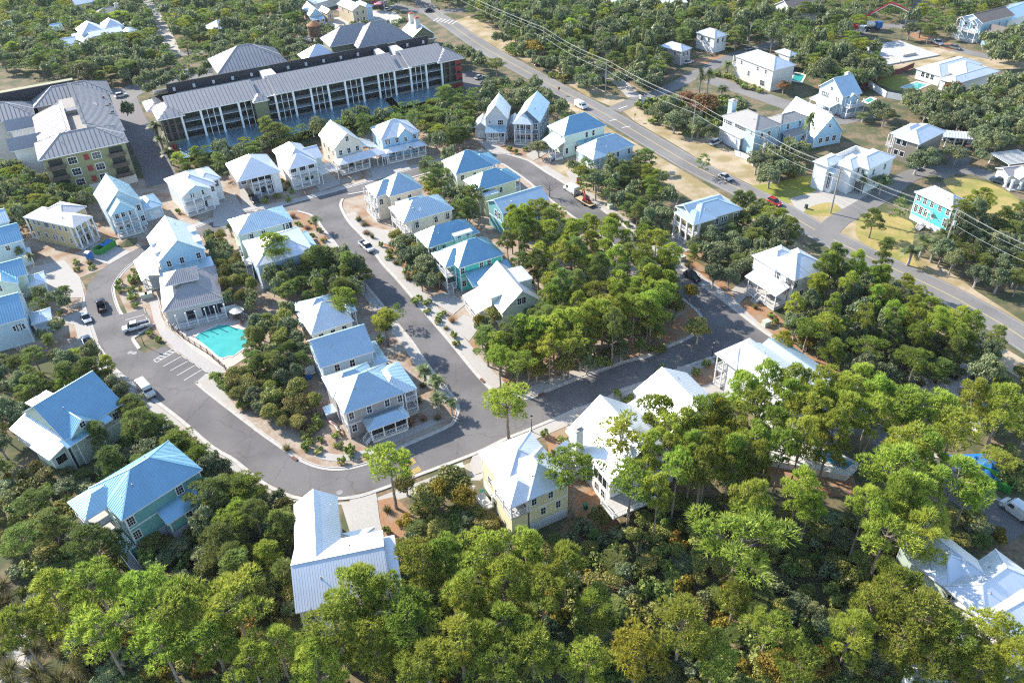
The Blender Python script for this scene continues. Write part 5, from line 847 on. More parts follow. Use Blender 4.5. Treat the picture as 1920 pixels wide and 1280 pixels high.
car('suv', 'black', (797, 24), (812, 21), 'black suv crossing the junction at the top edge')
car('suv', 'white', (219, 184), (236, 180), 'white suv parked beside the terrace hotel')
car('sedan', 'maroon', (332, 141), (343, 137), 'dark red car parked under oaks behind the long hotel')
car('sedan', 'white', (349, 141), (354, 134), 'white car parked next to the dark red car')
car('pickup', 'black', (469, 366), (487, 391), 'black pickup parked in the drive of the screened-porch white house')
car('sedan', 'silver', (893, 150), (905, 145), 'silver car parked in the lot at the right end of the hotel')
car('sedan', 'white', (912, 172), (925, 166), 'white car parked behind the narrow grey gable house')
car('sedan', 'white', (1283, 121), (1298, 117), 'white car parked by the tree-buried grey house')
car('sedan', 'silver', (1397, 95), (1412, 92), 'silver car on the side street by the far utility pole')
car('sedan', 'white', (574, 48), (586, 46), 'white car in front of the blue-gabled shop')
for i, (p, q, c, t) in enumerate((((712, 14), (722, 10), 'grey', 'grey car nearest the pink umbrellas by the corner building'), ((717, 18), (727, 14), 'maroon', 'dark red car in the row by the corner building'), ((722, 22), (732, 18), 'white', 'white car at the road end of the row by the corner building'))): car('sedan', c, p, q, t)
car('pickup', 'white', (1748, 80), (1764, 86), 'white truck parked by the concrete slab building site'); car('suv', 'grey', (1784, 91), (1796, 94), 'grey car on the lane behind the long white-roof house')
car('sedan', 'black', (1006, 124), (1017, 121), 'dark car in the sandy entry beside the highway'); car('van', 'white', (1690, 34), (1704, 36), 'white van on the lane below the pump boom'); car('sedan', 'silver', (1171, 150), (1180, 146), 'silver car in the shaded drive beyond the highway')
# ------------------------------------------------------------------ trailer with excavator
a, b = G((1077, 369)), G((1117, 393)); c = (a + b) / 2; rz = atan2(b.y - a.y, b.x - a.x); PLANK = mat('trailer_plank', (.45, .34, .2), .85, var=.2, scale=3); ORG = mat('orange_paint', (.52, .11, .025), .45)
tr = root('equipment_trailer', (c.x, c.y, .05), rz, 'flatbed trailer with plank deck hitched behind the white work van', 'trailer'); L = 3.4
for j in range(6): MB().box((-L, -1.05 + j * .35, .62), (L, -.72 + j * .35, .68)).build('plank', PLANK, tr)
MB().box((-L, -1.1, .45), (L, 1.1, .61)).box((-L - .1, -1.12, .45), (-L, 1.12, .9)).build('frame', DARK, tr); MB().bar((-L, 0, .5), (-L - 1.5, 0, .5), .14).build('hitch', DARK, tr)
for x in (.2, 1.0):
    for s_ in (1, -1): q = put('wheel', WHEEL, tr, (x, s_ * 1.22, .34)); put('rim', RIM, q)
e = c + Vector((cos(rz), sin(rz), 0)) * .7; ex = root('mini_excavator', (e.x, e.y, .73), rz, 'small orange tracked excavator standing on the plank trailer', 'excavator')
for s_ in (1, -1): MB().tube([(-.9, s_ * .6, .25), (.9, s_ * .6, .25)], [.01, .01], 4).box((-1, s_ * .6 - .16, 0), (1, s_ * .6 + .16, .48)).build('track', DARK, ex)
MB().box((-.85, -.62, .55), (.6, .62, 1.15)).build('engine_body', mat('maroon_paint', (.22, .02, .03), .4), ex); MB().box((-.2, -.55, 1.15), (.5, .1, 1.2)).box((-.2, -.5, 1.9), (.55, .1, 2.0)).bar((-.15, -.45, 1.15), (-.15, -.45, 1.95), .07).bar((.45, -.45, 1.15), (.45, -.45, 1.95), .07).bar((-.15, .05, 1.15), (-.15, .05, 1.95), .07).build('canopy', DARK, ex)
MB().bar((-.6, .2, 1.0), (-1.7, .2, 2.9), .3).bar((-1.7, .2, 2.9), (-2.6, .2, 1.5), .24).build('boom', ORG, ex); MB().box((-2.9, -.1, .95), (-2.4, .5, 1.5)).build('bucket', DARK, ex); MB().box((1.1, -.7, .1), (1.25, .7, .6)).build('dozer_blade', ORG, ex)
LAND.append(((1097, 378), 'plank trailer'))
# ------------------------------------------------------------------ portable toilets, skips, bins
def toilet(px, col, label):
    g_ = G(px); o = root('portable_toilet', (g_.x, g_.y, .08), -.4, label, 'portable toilet'); m_ = mat('plastic_' + col, {'blue': (.03, .16, .42), 'orange': (.50, .10, .03)}[col], .5)
    MB().box((-.6, -.6, .1), (.6, .6, 2.15)).build('cabin', m_, o); MB().box((-.42, -.65, .2), (.42, -.602, 2.0)).build('door', m_, o); MB().slab([[(-.66, -.66, 2.15), (.66, -.66, 2.15), (.66, 0, 2.42), (-.66, 0, 2.42)], [(.66, .66, 2.15), (-.66, .66, 2.15), (-.66, 0, 2.42), (.66, 0, 2.42)]], .06, 0, 0).build('roof', mat('pale_plastic', (.6, .62, .64), .5), o); MB().tube([(.45, .4, 2.2), (.45, .4, 2.75)], [.06, .06], 6).build('vent_pipe', DARK, o)
toilet((170, 487), 'blue', 'blue portable toilet on the drive of the yellow unfinished house'); toilet((1086, 344), 'orange', 'orange portable toilet on the sandy lot beside the street')
GRN = mat('green_skip_paint', (.05, .26, .045), .5); TARP = mat('blue_tarp', (.02, .15, .42), .55, bump=.6, scale=2)
def skip_(px, rz, label, tarp):
    g_ = G(px); o = root('skip', (g_.x, g_.y, .08), rz, label, 'skip'); b = MB()
    b.face([(-2.6, -1.1, .1), (2.6, -1.1, .1), (2.6, 1.1, .1), (-2.6, 1.1, .1)])
    for y in (-1.15, 1.05): b.box((-2.7, y, 0), (2.7, y + .1, 1.55))
    for x in (-2.75, 2.65): b.box((x, -1.15, 0), (x + .1, 1.15, 1.55))
    b.build('bin', GRN, o); r = MB()
    for i in range(7):
        for y in (-1.24, 1.16): r.box((-2.5 + i * .82, y, 0), (-2.38 + i * .82, y + .08, 1.5))
    r.build('rib', GRN, o, kind='stuff')
    if tarp:
        t = MB(); R_ = random.Random(2); Z = [[1.15 + .5 * R_.random() for _ in range(6)] for _ in range(5)]
        for i in range(5 if False else 4):
            for j in range(5): f = lambda a_, b_: (-2.5 + b_ * .62, -1.0 + a_ * .5, Z[a_][b_]); t.face([f(i, j), f(i, j + 1), f(i + 1, j + 1), f(i + 1, j)])
        t.build('tarp', TARP, o)
skip_((198, 468), atan2(-1, -.45) + .0, 'green skip with a blue tarp on the drive of the unfinished house', True); skip_((1862, 905), -.75, 'green skip on the building plot at the lower right edge', False)
g_ = G((1832, 880)); t = MB(); R_ = random.Random(9); Z = [[.3 + 1.6 * sin(pi * i / 8) * sin(pi * j / 8) * R_.uniform(.5, 1.1) for j in range(9)] for i in range(9)]
for i in range(8):
    for j in range(8): f = lambda a_, b_: (g_.x - 3.5 + b_ * .9, g_.y - 3 + a_ * .8, Z[a_][b_]); t.face([f(i, j), f(i, j + 1), f(i + 1, j + 1), f(i + 1, j)])
t.build('tarpaulin', TARP, None, label='crumpled bright blue tarpaulin over a heap by the lower right skip', category='tarpaulin')
def small(name, px, boxes, label, cat, rz=.3, z=.07, group=None):
    g_ = G(px); o = root(name, (g_.x, g_.y, z), rz, label, cat, group)
    for nm, a_, b_, m_ in boxes: MB().box(a_, b_).build(nm, m_, o)
    return o
BIN = mat('dark_bin_plastic', (.03, .05, .04), .5); PGRN = mat('pale_green_cabinet', (.42, .47, .38), .6)
def bin_(px, label, m_=BIN): small('wheelie_bin', px, (('body', (-.3, -.32, .08), (.3, .32, 1.0), m_), ('lid', (-.34, -.38, 1.0), (.34, .36, 1.08), m_), ('axle', (-.34, .22, .02), (.34, .34, .16), DARK)), label, 'bin')
bin_((1511, 391), 'dark wheelie bin on the grass island by the paver drive'); bin_((1113, 962), 'green wheelie bin behind the white chimney house', mat('green_bin', (.02, .16, .09), .5)); bin_((1098, 955 - 2), 'second green bin behind the white chimney house, nearer the wall', mat('green_bin')); bin_((905, 928), 'green bin on the side deck of the yellow hip-roof house', mat('green_bin'))
def cabinet(px, label, rz=.4): small('utility_cabinet', px, (('base', (-.9, -.8, 0), (.9, .8, .12), CONC), ('case', (-.75, -.6, .12), (.75, .6, 1.1), PGRN), ('lid', (-.8, -.66, 1.1), (.8, .66, 1.2), PGRN)), label, 'utility cabinet', rz)
cabinet((862, 883), 'pale green utility cabinet by the drive of the yellow hip-roof house'); cabinet((1436, 610), 'pale green utility cabinet on pine straw below the white hip house'); cabinet((1145, 390), 'pale utility cabinet at the foot of the trailer'); cabinet((1278, 488), 'pale utility cabinet near the olive porch house walk'); cabinet((272, 559), 'white equipment cabinet beside the club house walk'); cabinet((281, 557), 'second white equipment cabinet, next to the club house steps')
# ------------------------------------------------------------------ poles and wires
POLE = mat('grey_pole', (.30, .28, .26), .8, var=.15); PW = mat('galvanised_wire', (.42, .42, .42), .6)
POLES = [((810, 10), 13, 'far utility pole at the highway junction'), ((1020, 112), 12, 'utility pole behind the yellow tree beside the highway'), ((1135, 178), 12, 'utility pole by the sandy highway verge at the side street'), ((1297, 263), 12, 'utility pole in front of the russet-red trees'), ((1423, 328), 12, 'utility pole in the trees by the grey-roofed highway house'), ((1557, 400), 13, 'tall pole with curled brackets on the grass island'), ((1762, 492), 13.5, 'stout utility pole between fan palms and dry grass'), ((2010, 612), 13, 'utility pole just outside the right edge')]
tops = []
for i, (p, hh, lab) in enumerate(POLES):
    g_ = G(p); d = G(POLES[min(i + 1, 7)][0]) - G(POLES[max(i - 1, 0)][0]); rz = atan2(d.y, d.x); o = root('utility_pole', (g_.x, g_.y, 0), rz, lab, 'utility pole', 'utility poles along the highway'); MB().tube([(0, 0, 0), (0, 0, hh)], [.24, .15], 8).build('pole', POLE, o)
    MB().box((-.08, -1.2, hh - .9), (.08, 1.2, hh - .75)).build('cross_arm', POLE, o)
    for y in (-1.1, 0, 1.1): MB().tube([(0, y, hh - .75 if y else hh), (0, y, hh - .4 if y else hh + .35)], [.06, .05], 6).build('insulator', CONC, o)
    if 'brackets' in lab:
        for z in (hh - 1.6, hh - 2.9, hh - 4.1):
            for s_ in (1, -1): MB().tube([(0, 0, z)] + [(s_ * (.55 + .45 * cos(pi + k * .75)), 0, z + .5 * sin(k * .75)) for k in range(8)], [.07] * 9, 5).build('bracket', POLE, o)
    if i in (4, 6): MB().tube([(.35, 0, hh - 3.6), (.35, 0, hh - 2.4)], [.3, .3], 10).build('transformer', mat('pale_vent'), o)
    n = Vector((-sin(rz), cos(rz), 0)); tops.append([Vector((g_.x, g_.y, z)) + n * y for y, z in ((-1.1, hh - .4), (0, hh + .35), (1.1, hh - .4), (.15, hh - 3.4))])
for w in range(4):
    P = []
    for a, b in zip(tops, tops[1:]):
        for k in range(10): t = k / 10; p = a[w].lerp(b[w], t); p.z -= 1.0 * 4 * t * (1 - t); P.append(tuple(p))
    P.append(tuple(tops[-1][w])); MB().tube(P, [.028 if w < 3 else .035] * len(P), 4).build('power_line', PW, None, label=['power line on the near ends of the highway pole arms', 'topmost power line running along the highway poles', 'power line on the far ends of the highway pole arms', 'lowest thick cable slung below the highway power lines'][w], category='power line', group='power lines along the highway')
for p, hh, lab in (((1402, 92), 10, 'lone pole at the side street by the silver car'), ((1625, 34), 9, 'pole with white fittings behind the red boom'), ((1727, 16), 9, 'pole at the top edge right of the red boom'), ((722, 25), 8, 'street light pole by the parked car row at the top')):
    g_ = G(p); o = root('utility_pole', (g_.x, g_.y, 0), .3, lab, 'utility pole', 'poles on the side streets'); MB().tube([(0, 0, 0), (0, 0, hh)], [.18, .12], 7).build('pole', POLE, o); MB().box((-.9, -.06, hh - .5), (.9, .06, hh - .36)).build('cross_arm', POLE, o); MB().tube([(.3, 0, hh - 1.6), (.3, 0, hh - .8)], [.22, .22], 8).build('transformer', mat('pale_vent'), o)
def lamp(px, label, hh=3.2):
    g_ = G(px); o = root('street_lamp', (g_.x, g_.y, .1), 0, label, 'street lamp', 'black lamp posts of the estate'); IRON = mat('black_iron', (.02, .02, .022), .5)
    MB().tube([(0, 0, 0), (0, 0, .5), (0, 0, hh)], [.13, .07, .05], 8).build('post', IRON, o); MB().tube([(0, 0, hh), (0, 0, hh + .08), (0, 0, hh + .5)], [.1, .16, .2], 8).build('lantern', LAMP, o); MB().tube([(0, 0, hh + .5), (0, 0, hh + .75)], [.28, .03], 8).build('lantern_cap', IRON, o)
lamp((997, 809), 'black lamp post on the verge by the yellow hip-roof house'); lamp((271, 648), 'black lamp post on the planting island of the pool car park'); lamp((1335, 668), 'black lamp post by the white double-porch house drive'); lamp((905, 300), 'black lamp post at the north bend of the street')
def sign(px, label, txt=None, col=(.62, .42, .02), shape='diamond'):
    g_ = G(px); o = root('road_sign', (g_.x, g_.y, 0), .7, label, 'road sign'); MB().tube([(0, 0, 0), (0, 0, 2.3)], [.04, .04], 6).build('post', STEEL, o)
    m_ = mat('sign_face_' + shape, col, .5); r = .55; pts = [(r * cos(k * 2 * pi / (4 if shape == 'diamond' else 8) + (0 if shape == 'diamond' else pi / 8)), -.06, 2.3 + r * sin(k * 2 * pi / (4 if shape == 'diamond' else 8) + (0 if shape == 'diamond' else pi / 8))) for k in range(4 if shape == 'diamond' else 8)]
    MB().face(pts).face([(x, -.02, z) for x, y, z in pts][::-1]).build('plate', m_, o)
sign((1190, 228), 'yellow diamond road sign on the sandy verge'); sign((824, 27), 'red stop sign at the top junction', col=(.4, .02, .02), shape='stop'); sign((1048, 178), 'plain back of a small sign beside the highway', col=(.3, .28, .27), shape='stop')
# estate gate pillar at the side street
small('entrance_pillar', (1203, 198), (('shaft', (-.7, -.7, 0), (.7, .7, 3.2), WHITE), ('cap', (-.9, -.9, 3.2), (.9, .9, 3.5), CONC), ('finial', (-.4, -.4, 3.5), (.4, .4, 4.0), DARK)), 'white entrance pillar with dark cap at the side street corner', 'pillar')
# ------------------------------------------------------------------ the pool
POOL = [(366, 634), (374, 626), (405, 613), (410, 609), (421, 611), (425, 608), (437, 615), (448, 617), (460, 620), (463, 628), (458, 634), (470, 640), (466, 647), (437, 668), (428, 668), (418, 672), (410, 669), (388, 650)]
sheet('pool_deck', [(318, 612), (352, 622), (418, 590), (448, 585), (470, 600), (480, 640), (470, 665), (425, 695), (400, 682), (360, 655)], .10, mat('pool_deck_pavers', (.46, .37, .31), .85, col2=(.54, .45, .38), scale=5), True)
sheet('pool_walk', [(296, 560), (302, 590), (312, 612), (345, 640), (390, 668), (425, 697), (405, 705), (388, 698), (335, 660), (300, 628), (288, 600), (280, 565)], .062, mat('pale_walk', (.36, .335, .31), .9, var=.12), True)
PO = root('swimming_pool', (0, 0, 0), 0, 'turquoise swimming pool with stepped corner beside the club house', 'swimming pool')
WATER = mat('pool_water', (.035, .33, .29), .06, col2=(.06, .38, .335), scale=.5, spec=.5, bump=.05)
c0 = sum((G(p) for p in POOL), Vector()) / len(POOL); PO.location = (c0.x, c0.y, 0); PW_ = [G(p) - c0 for p in POOL]
bm = bmesh.new(); bm.faces.new([bm.verts.new((p.x, p.y, .13)) for p in PW_]); bmesh.ops.triangulate(bm, faces=bm.faces[:]); me = bpy.data.meshes.new('water'); bm.to_mesh(me); bm.free(); me.materials.append(WATER); put('water', me, PO)
b = MB(); n_ = len(PW_); out = [p * 1.05 for p in PW_]
for i in range(n_): j = (i + 1) % n_; b.face([(PW_[i].x, PW_[i].y, .17), (PW_[j].x, PW_[j].y, .17), (out[j].x, out[j].y, .17), (out[i].x, out[i].y, .17)]); b.face([(PW_[i].x, PW_[i].y, .12), (PW_[j].x, PW_[j].y, .12), (PW_[j].x, PW_[j].y, .17), (PW_[i].x, PW_[i].y, .17)][::-1]); b.face([(out[i].x, out[i].y, .1), (out[j].x, out[j].y, .1), (out[j].x, out[j].y, .17), (out[i].x, out[i].y, .17)])
b.build('coping', mat('pale_coping', (.60, .57, .52), .8), PO)
for k in range(3):
    a, b_ = G((368 + k * 3.5, 632.5 + k * 1.6)) - c0, G((402 + k * 3, 615 + k * 1.2)) - c0; d = (b_ - a).normalized(); q = Vector((-d.y, d.x, 0)) * .06; MB().face([(p.x, p.y, .134) for p in (a - q, b_ - q, b_ + q, a + q)]).build('step_edge', mat('deep_tile', (.01, .25, .28), .3), PO)
def fence(name, px, hh, label, m_, cat='fence', step=2.4, picket=.35, solid=False, zb=.08):
    P = [G(p) for p in px]; o = root(name, (P[0].x, P[0].y, zb), 0, label, cat)
    for a, b in zip(P, P[1:]):
        a, b = a - P[0], b - P[0]; n = max(1, round((b - a).length / step)); up = Vector((0, 0, 1))
        for i in range(n):
            p, q = a.lerp(b, i / n), a.lerp(b, (i + 1) / n); MB().bar(p, p + up * (hh + .06), .12).build('post', m_, o)
            if solid: d = (q - p).normalized(); MB().bar(p + up * hh / 2 + d * .06, q + up * hh / 2 - d * .06, .06, h=hh * .96).build('panel', m_, o)
            else:
                r = MB().bar(p + up * hh * .95, q + up * hh * .95, .06).bar(p + up * .12, q + up * .12, .06); k = int((q - p).length / picket)
                for j in range(1, k): c = p.lerp(q, j / k); r.bar(c + up * .12, c + up * hh * .95, .03)
                r.build('rail_panel', m_, o)
        MB().bar(b, b + up * (hh + .06), .12).build('post', m_, o)
fence('pool_fence', [(318, 612), (345, 636), (390, 664), (424, 694)], 1.3, 'low bronze picket fence between the pool deck and the car park walk', mat('bronze_rail', (.10, .07, .05), .5))
fence('pool_fence', [(418, 590), (446, 583), (448, 586)], 1.9, 'white board fence beside the umbrella behind the pool', WHITE, solid=True); fence('pool_fence', [(448, 586), (478, 606)], 1.0, 'short white rail fence on the right side of the pool', WHITE)
fence('lawn_fence', [(1608, 175), (1640, 152), (1690, 138), (1712, 128)], 2, 'dark red board fence behind the rectangular pool garden', mat('dark_red_board', (.10, .025, .028), .8), solid=True); fence('boundary_wall', [(1612, 154), (1660, 184), (1690, 190)], 2.2, 'long white wall between the porch cottage and the pool garden', WHITE, 'wall', solid=True, step=6); fence('boundary_wall', [(1850, 98), (1925, 118)], .8, 'low pale wall beside the bare lot at right', CONC, 'wall', solid=True, step=8); fence('white_fence', [(1376, 292), (1398, 300), (1412, 312)], 1.8, 'white board fence by the sand drive of the garage house', WHITE, solid=True)
fence('deck_fence', [(905, 268), (945, 275)], 1, 'low white fence by the narrow grey gable house', WHITE); fence('path_rail', [(298, 562), (306, 592), (322, 618)], 1.0, 'white rail along the club house ramp', WHITE)
def umbrella(px, label, col, rr=1.7, hh=2.5, deck=.1):
    g_ = G(px); o = root('umbrella', (g_.x, g_.y, deck), 0, label, 'umbrella'); MB().tube([(0, 0, 0), (0, 0, hh)], [.04, .04], 6).build('pole', STEEL, o); b = MB()
    for k in range(8):
        a, c = k * pi / 4, (k + 1) * pi / 4; b.face([(rr * cos(a), rr * sin(a), hh - .45), (rr * cos(c), rr * sin(c), hh - .45), (0, 0, hh + .1)])
    b.build('canopy', mat('canopy_' + label[:5], col, .8), o); MB().tube([(0, 0, 0), (0, 0, .1)], [.4, .4], 10).build('base', CONC, o)
umbrella((448, 596), 'cream umbrella over a table at the back of the pool deck', (.62, .58, .50)); umbrella((703, 12), 'hot pink umbrella left of the parked car row', (.75, .08, .30), 2.2); umbrella((710, 16), 'paler pink umbrella beside the parked car row', (.75, .25, .36), 2.2); umbrella((640, 27), 'small pink umbrella between the shops', (.72, .12, .34), 2.0)
TB = mat('wicker_brown', (.22, .13, .09), .8)
small('round_table', (448, 598), (('top', (-.6, -.6, .7), (.6, .6, .76), TB), ('stand', (-.1, -.1, 0), (.1, .1, .7), TB), ('foot', (-.35, -.35, 0), (.35, .35, .06), TB)), 'brown table under the cream pool umbrella', 'table', .5, .1)
for i, p in enumerate(((440, 600), (456, 606), (462, 600), (452, 610))): small('pool_chair', p, (('seat', (-.3, -.3, .4), (.3, .3, .46), TB), ('back', (-.3, .26, .46), (.3, .32, .95), TB), ('leg', (-.3, -.3, 0), (-.24, -.24, .4), TB), ('leg', (.24, -.3, 0), (.3, -.24, .4), TB), ('leg', (-.3, .24, 0), (-.24, .3, .4), TB), ('leg', (.24, .24, 0), (.3, .3, .4), TB)), 'brown wicker chair round the umbrella table, ' + ['leftmost', 'second from right', 'rightmost', 'nearest the water'][i], 'chair', i * 1.4, .1, 'chairs round the umbrella table')
# other pools
def rpool(px, label, z=.06, deck=None):
    P = [G(p) for p in px]; c_ = sum(P, Vector()) / 4; o = root('swimming_pool', (c_.x, c_.y, 0), 0, label, 'swimming pool'); Q = [p - c_ for p in P]; MB().face([(p.x, p.y, z + .02) for p in Q]).build('water', WATER, o); b = MB(); E_ = [p * 1.0 + p.normalized() * (deck or 1.6) for p in Q]
    for i in range(4): j = (i + 1) % 4; b.face([(Q[i].x, Q[i].y, z + .06), (Q[j].x, Q[j].y, z + .06), (E_[j].x, E_[j].y, z + .06), (E_[i].x, E_[i].y, z + .06)])
    b.build('deck', mat('pale_coping'), o); SOLID.append([(p.x, p.y) for p in P])
rpool([(1694, 164), (1718, 155), (1738, 160), (1714, 170)], 'bright rectangular pool behind the long white wall'); rpool([(1484, 150), (1492, 138), (1508, 142), (1502, 154)], 'small blue pool beside the large cream white house'); rpool([(1622, 190), (1632, 184), (1638, 188), (1628, 193)], 'tiny blue spa beside the porch cottage')
for i, p in enumerate((([(9, 44), (14, 40), (28, 40), (29, 46)]), ([(20, 64), (26, 60), (36, 61), (34, 67)]), ([(18, 83), (20, 80), (34, 80), (33, 84)]), ([(8, 5), (14, 2), (28, 3), (26, 7)]), ([(22, 24), (26, 21), (34, 22), (33, 26)]))): rpool(p, 'blue pool in the trees at upper left, ' + ['second behind the brown fence', 'just below the brown fence', 'nearest to the hotel', 'farthest at the edge', 'second farthest'][i], deck=2)
fence('wood_fence', [(-5, 56), (20, 54), (40, 50)], 1.8, 'brown board fence between two upper left pools', WOOD, solid=True)
# pine-side pool terrace
Q = [(1433, 872), (1500, 884), (1584, 902), (1608, 880), (1560, 852), (1500, 840), (1450, 840)]; P = [G(p) for p in Q]; c_ = sum(P, Vector()) / len(P); o = root('pool_terrace', (c_.x, c_.y, 0), 0, 'raised pale pool terrace wall among the tall pine trunks', 'terrace'); b = MB(); R2 = [p - c_ for p in P]
b.face([(p.x, p.y, 1.4) for p in R2]); 
for i in range(len(R2)): j = (i + 1) % len(R2); b.face([(R2[i].x, R2[i].y, 0), (R2[j].x, R2[j].y, 0), (R2[j].x, R2[j].y, 1.4), (R2[i].x, R2[i].y, 1.4)])
b.build('retaining_wall', mat('pale_coping'), o); W4 = [G(p, 1.4) - c_ for p in ((1520, 850), (1552, 842), (1601, 868), (1584, 880))]; MB().face([(p.x, p.y, 1.41) for p in W4]).build('water', mat('deep_pool_water', (.01, .16, .30), .05, spec=.6), o)
# ------------------------------------------------------------------ building site, boom, kayaks, odds
sl_ = small('concrete_slab', (1690, 100), (('slab', (-16, -9, 0), (10, 12, .35), mat('fresh_concrete', (.42, .41, .40), .9)), ('block_wall', (-4, -5, .35), (2, -4.7, 1.2), CONC), ('block_wall', (2, -5, .35), (2.3, 2, 1.2), CONC), ('block_wall', (-9, -9, .35), (-8.7, -3, 1.0), CONC)), 'grey concrete slab with low block walls on the bare lot', 'slab', .35); SOLID.append([tuple((G((1690, 100)) + Vector((x, y, 0))).xy) for x, y in ((-18, -12), (14, -8), (12, 14), (-16, 12))])
g_ = G((1600, 62)); bo = root('pump_truck', (g_.x, g_.y, 0), radians(-41.4), 'concrete pump truck with long folded red boom at upper right', 'pump truck'); BR = mat('boom_red', (.33, .02, .035), .4)
K = [Vector(v) for v in ((-.5, 0, 3.0), (5.5, 0, 8.6), (11.9, 0, 13.5), (16.2, 0, 12.7), (19.6, 0, 11.5), (19, 0, .2))]
for i, (a, b) in enumerate(zip(K, K[1:])):
    MB().bar(a, b, .62 - i * .09, h=.7 - i * .11).build('boom_section' if i < 4 else 'hose', BR if i < 4 else STEEL, bo)
    if 0 < i < 4: MB().bar(a + Vector((0, -.4, -.5)), b + Vector((0, -.4, -.5)), .13).build('pump_pipe', WHITE, bo)
MB().box((-7, -1.25, .9), (2, 1.25, 1.6)).build('chassis', mat('car_paint_white'), bo); MB().box((2.1, -1.25, .9), (4.4, 1.25, 3.3)).build('cab', mat('car_paint_white'), bo); MB().box((-1.2, -1, 1.6), (1.2, 1, 3.1)).build('turret', BR, bo); MB().box((4.4, -1.05, 2.1), (4.43, 1.05, 3.1)).build('windscreen', GLASS, bo)
for x in (-6, -4.8, .5, 3.1):
    for s_ in (1, -1): q = put('wheel', WHEEL, bo, (x, s_ * 1.15, .5)); q.scale = (1.5, 1.5, 1.5)
g_ = G((1632, 57)); mx = root('mixer_truck', (g_.x, g_.y, 0), .2, 'pale concrete mixer truck beside the pump truck at upper right', 'mixer truck'); MB().tube([(-4.6, 0, 2.9), (-3.4, 0, 2.8), (-1, 0, 2.5), (1.4, 0, 2.1)], [.5, 1.15, 1.35, .8], 14).build('drum', mat('car_paint_cream', PAINT['cream'], .3), mx); MB().box((2, -1.25, .8), (4.4, 1.25, 3.1)).build('cab', mat('plastic_blue', (.03, .16, .42), .5), mx); MB().box((-4.5, -1.1, .8), (2, 1.1, 1.2)).build('chassis', DARK, mx)
for x in (-3.4, -2.2, 3):
    for s_ in (1, -1): q = put('wheel', WHEEL, mx, (x, s_ * 1.15, .5)); q.scale = (1.5, 1.5, 1.5)
KAY = MB().tube([(-1.7, 0, .25), (-1.2, 0, .22), (0, 0, .2), (1.2, 0, .22), (1.7, 0, .25)], [.03, .3, .4, .3, .03], 8); R_ = random.Random(4)
for i, (p, c_) in enumerate((((627, 797), (.55, .27, .2)), ((633, 802), (.62, .5, .44)), ((637, 809), (.55, .3, .22)))):
    g_ = G(p); k = KAY.mesh('kayak', [mat('kayak_hull_%s' % 'abc'[i], c_, .45)]); o = put('kayak', k, None, (g_.x, g_.y, .1), -.7 - i * .12, label=['salmon kayak farthest from the camera beside the grey corner house', 'pale kayak in the middle of the three by the grey house', 'terracotta kayak nearest the camera by the grey corner house'][i], category='kayak', group='kayaks by the grey corner house')
    b = MB().tube([(-.5, 0, .55), (.5, 0, .55)], [.22, .22], 8).build('cockpit', DARK, o)
small('outdoor_shower', (583, 702), (('screen', (-1, -.08, 0), (1, .08, 2), WHITE), ('bench', (-.8, -.7, .4), (.8, -.2, .46), WHITE), ('post', (-1.08, -.8, 0), (-.96, -.68, 2), WHITE)), 'white slatted shower screen behind the blue gabled house', 'screen', .6); small('blue_bicycle_cover', (580, 710), (('tarp', (-.6, -.35, .1), (.6, .35, .75), TARP), ('tarp_ridge', (-.5, -.1, .75), (.5, .1, .95), TARP)), 'small blue covered heap behind the blue gabled house', 'cover')
MB().slab([[(-2.2, -2.2, .05), (0, -2.6, .05), (0, 0, 1.1)], [(0, -2.6, .05), (2.2, -2, .05), (0, 0, 1.1)], [(2.2, -2, .05), (2.5, .5, .05), (0, 0, 1.1)], [(2.5, .5, .05), (1.5, 2.4, .05), (0, 0, 1.1)], [(1.5, 2.4, .05), (-1.2, 2.2, .05), (0, 0, 1.1)], [(-1.2, 2.2, .05), (-2.5, .4, .05), (0, 0, 1.1)], [(-2.5, .4, .05), (-2.2, -2.2, .05), (0, 0, 1.1)]], .02, 0, 0).build('soil_heap', SOIL, None, tuple(G((240, 455))), label='brown soil heap beside the unfinished house drive', category='soil heap')
for i, (p, l) in enumerate((((1148, 683 - 18), 'grey meter box on pine straw under the grove, left'), ((1135, 671), 'grey meter box on pine straw under the grove, right'), ((1033, 714), 'white meter box at the grove corner by the kerb'))): small('meter_box', p, (('case', (-.3, -.2, 0), (.3, .2, .7), mat('pale_vent')), ('lid', (-.33, -.23, .7), (.33, .23, .78), CONC)), l, 'meter box', .4)
for i, p in enumerate(((1620, 118), (1628, 121))): pass
IN = MB()
for i, (p, q) in enumerate((((902, 711), (908, 717)), ((925, 737), (927, 738)), ((550, 858), (556, 862)), ((1008, 743), (1022, 737)), ((1310, 627), (1316, 618)))):
    A, B = G(p), G(q); c_ = (A + B) / 2; put('storm_drain', MB().box((-.7, -.25, 0), (.7, .25, .16)).box((-.6, -.3, .03), (.6, -.25, .13)).mesh('storm_drain', [mat('rusty_grate', (.14, .06, .045), .8)]), None, (c_.x, c_.y, .06), atan2(B.y - A.y, B.x - A.x), label=['rusty drain inlet in the kerb by the grove, up the straight street', 'rusty drain inlet at the grove kerb corner', 'rusty drain inlet in the kerb of the lower bend', 'rusty drain inlet in the kerb opposite the lamp post', 'rusty drain inlet at the street bend by the grove'][i], category='drain')
for p, l in (((637, 923), 'pale round manhole lid in the lower street bend'), ((252, 662), 'pale round manhole lid in the street by the car park'), ((244, 661), 'second manhole lid in the street by the planting island')):
    g_ = G(p); put('manhole_lid', MB().tube([(0, 0, 0), (0, 0, .03)], [.55, .55], 16).mesh('manhole_lid', [mat('worn_iron', (.24, .23, .22), .7)]), None, (g_.x, g_.y, .02), 0, label=l, category='manhole lid')
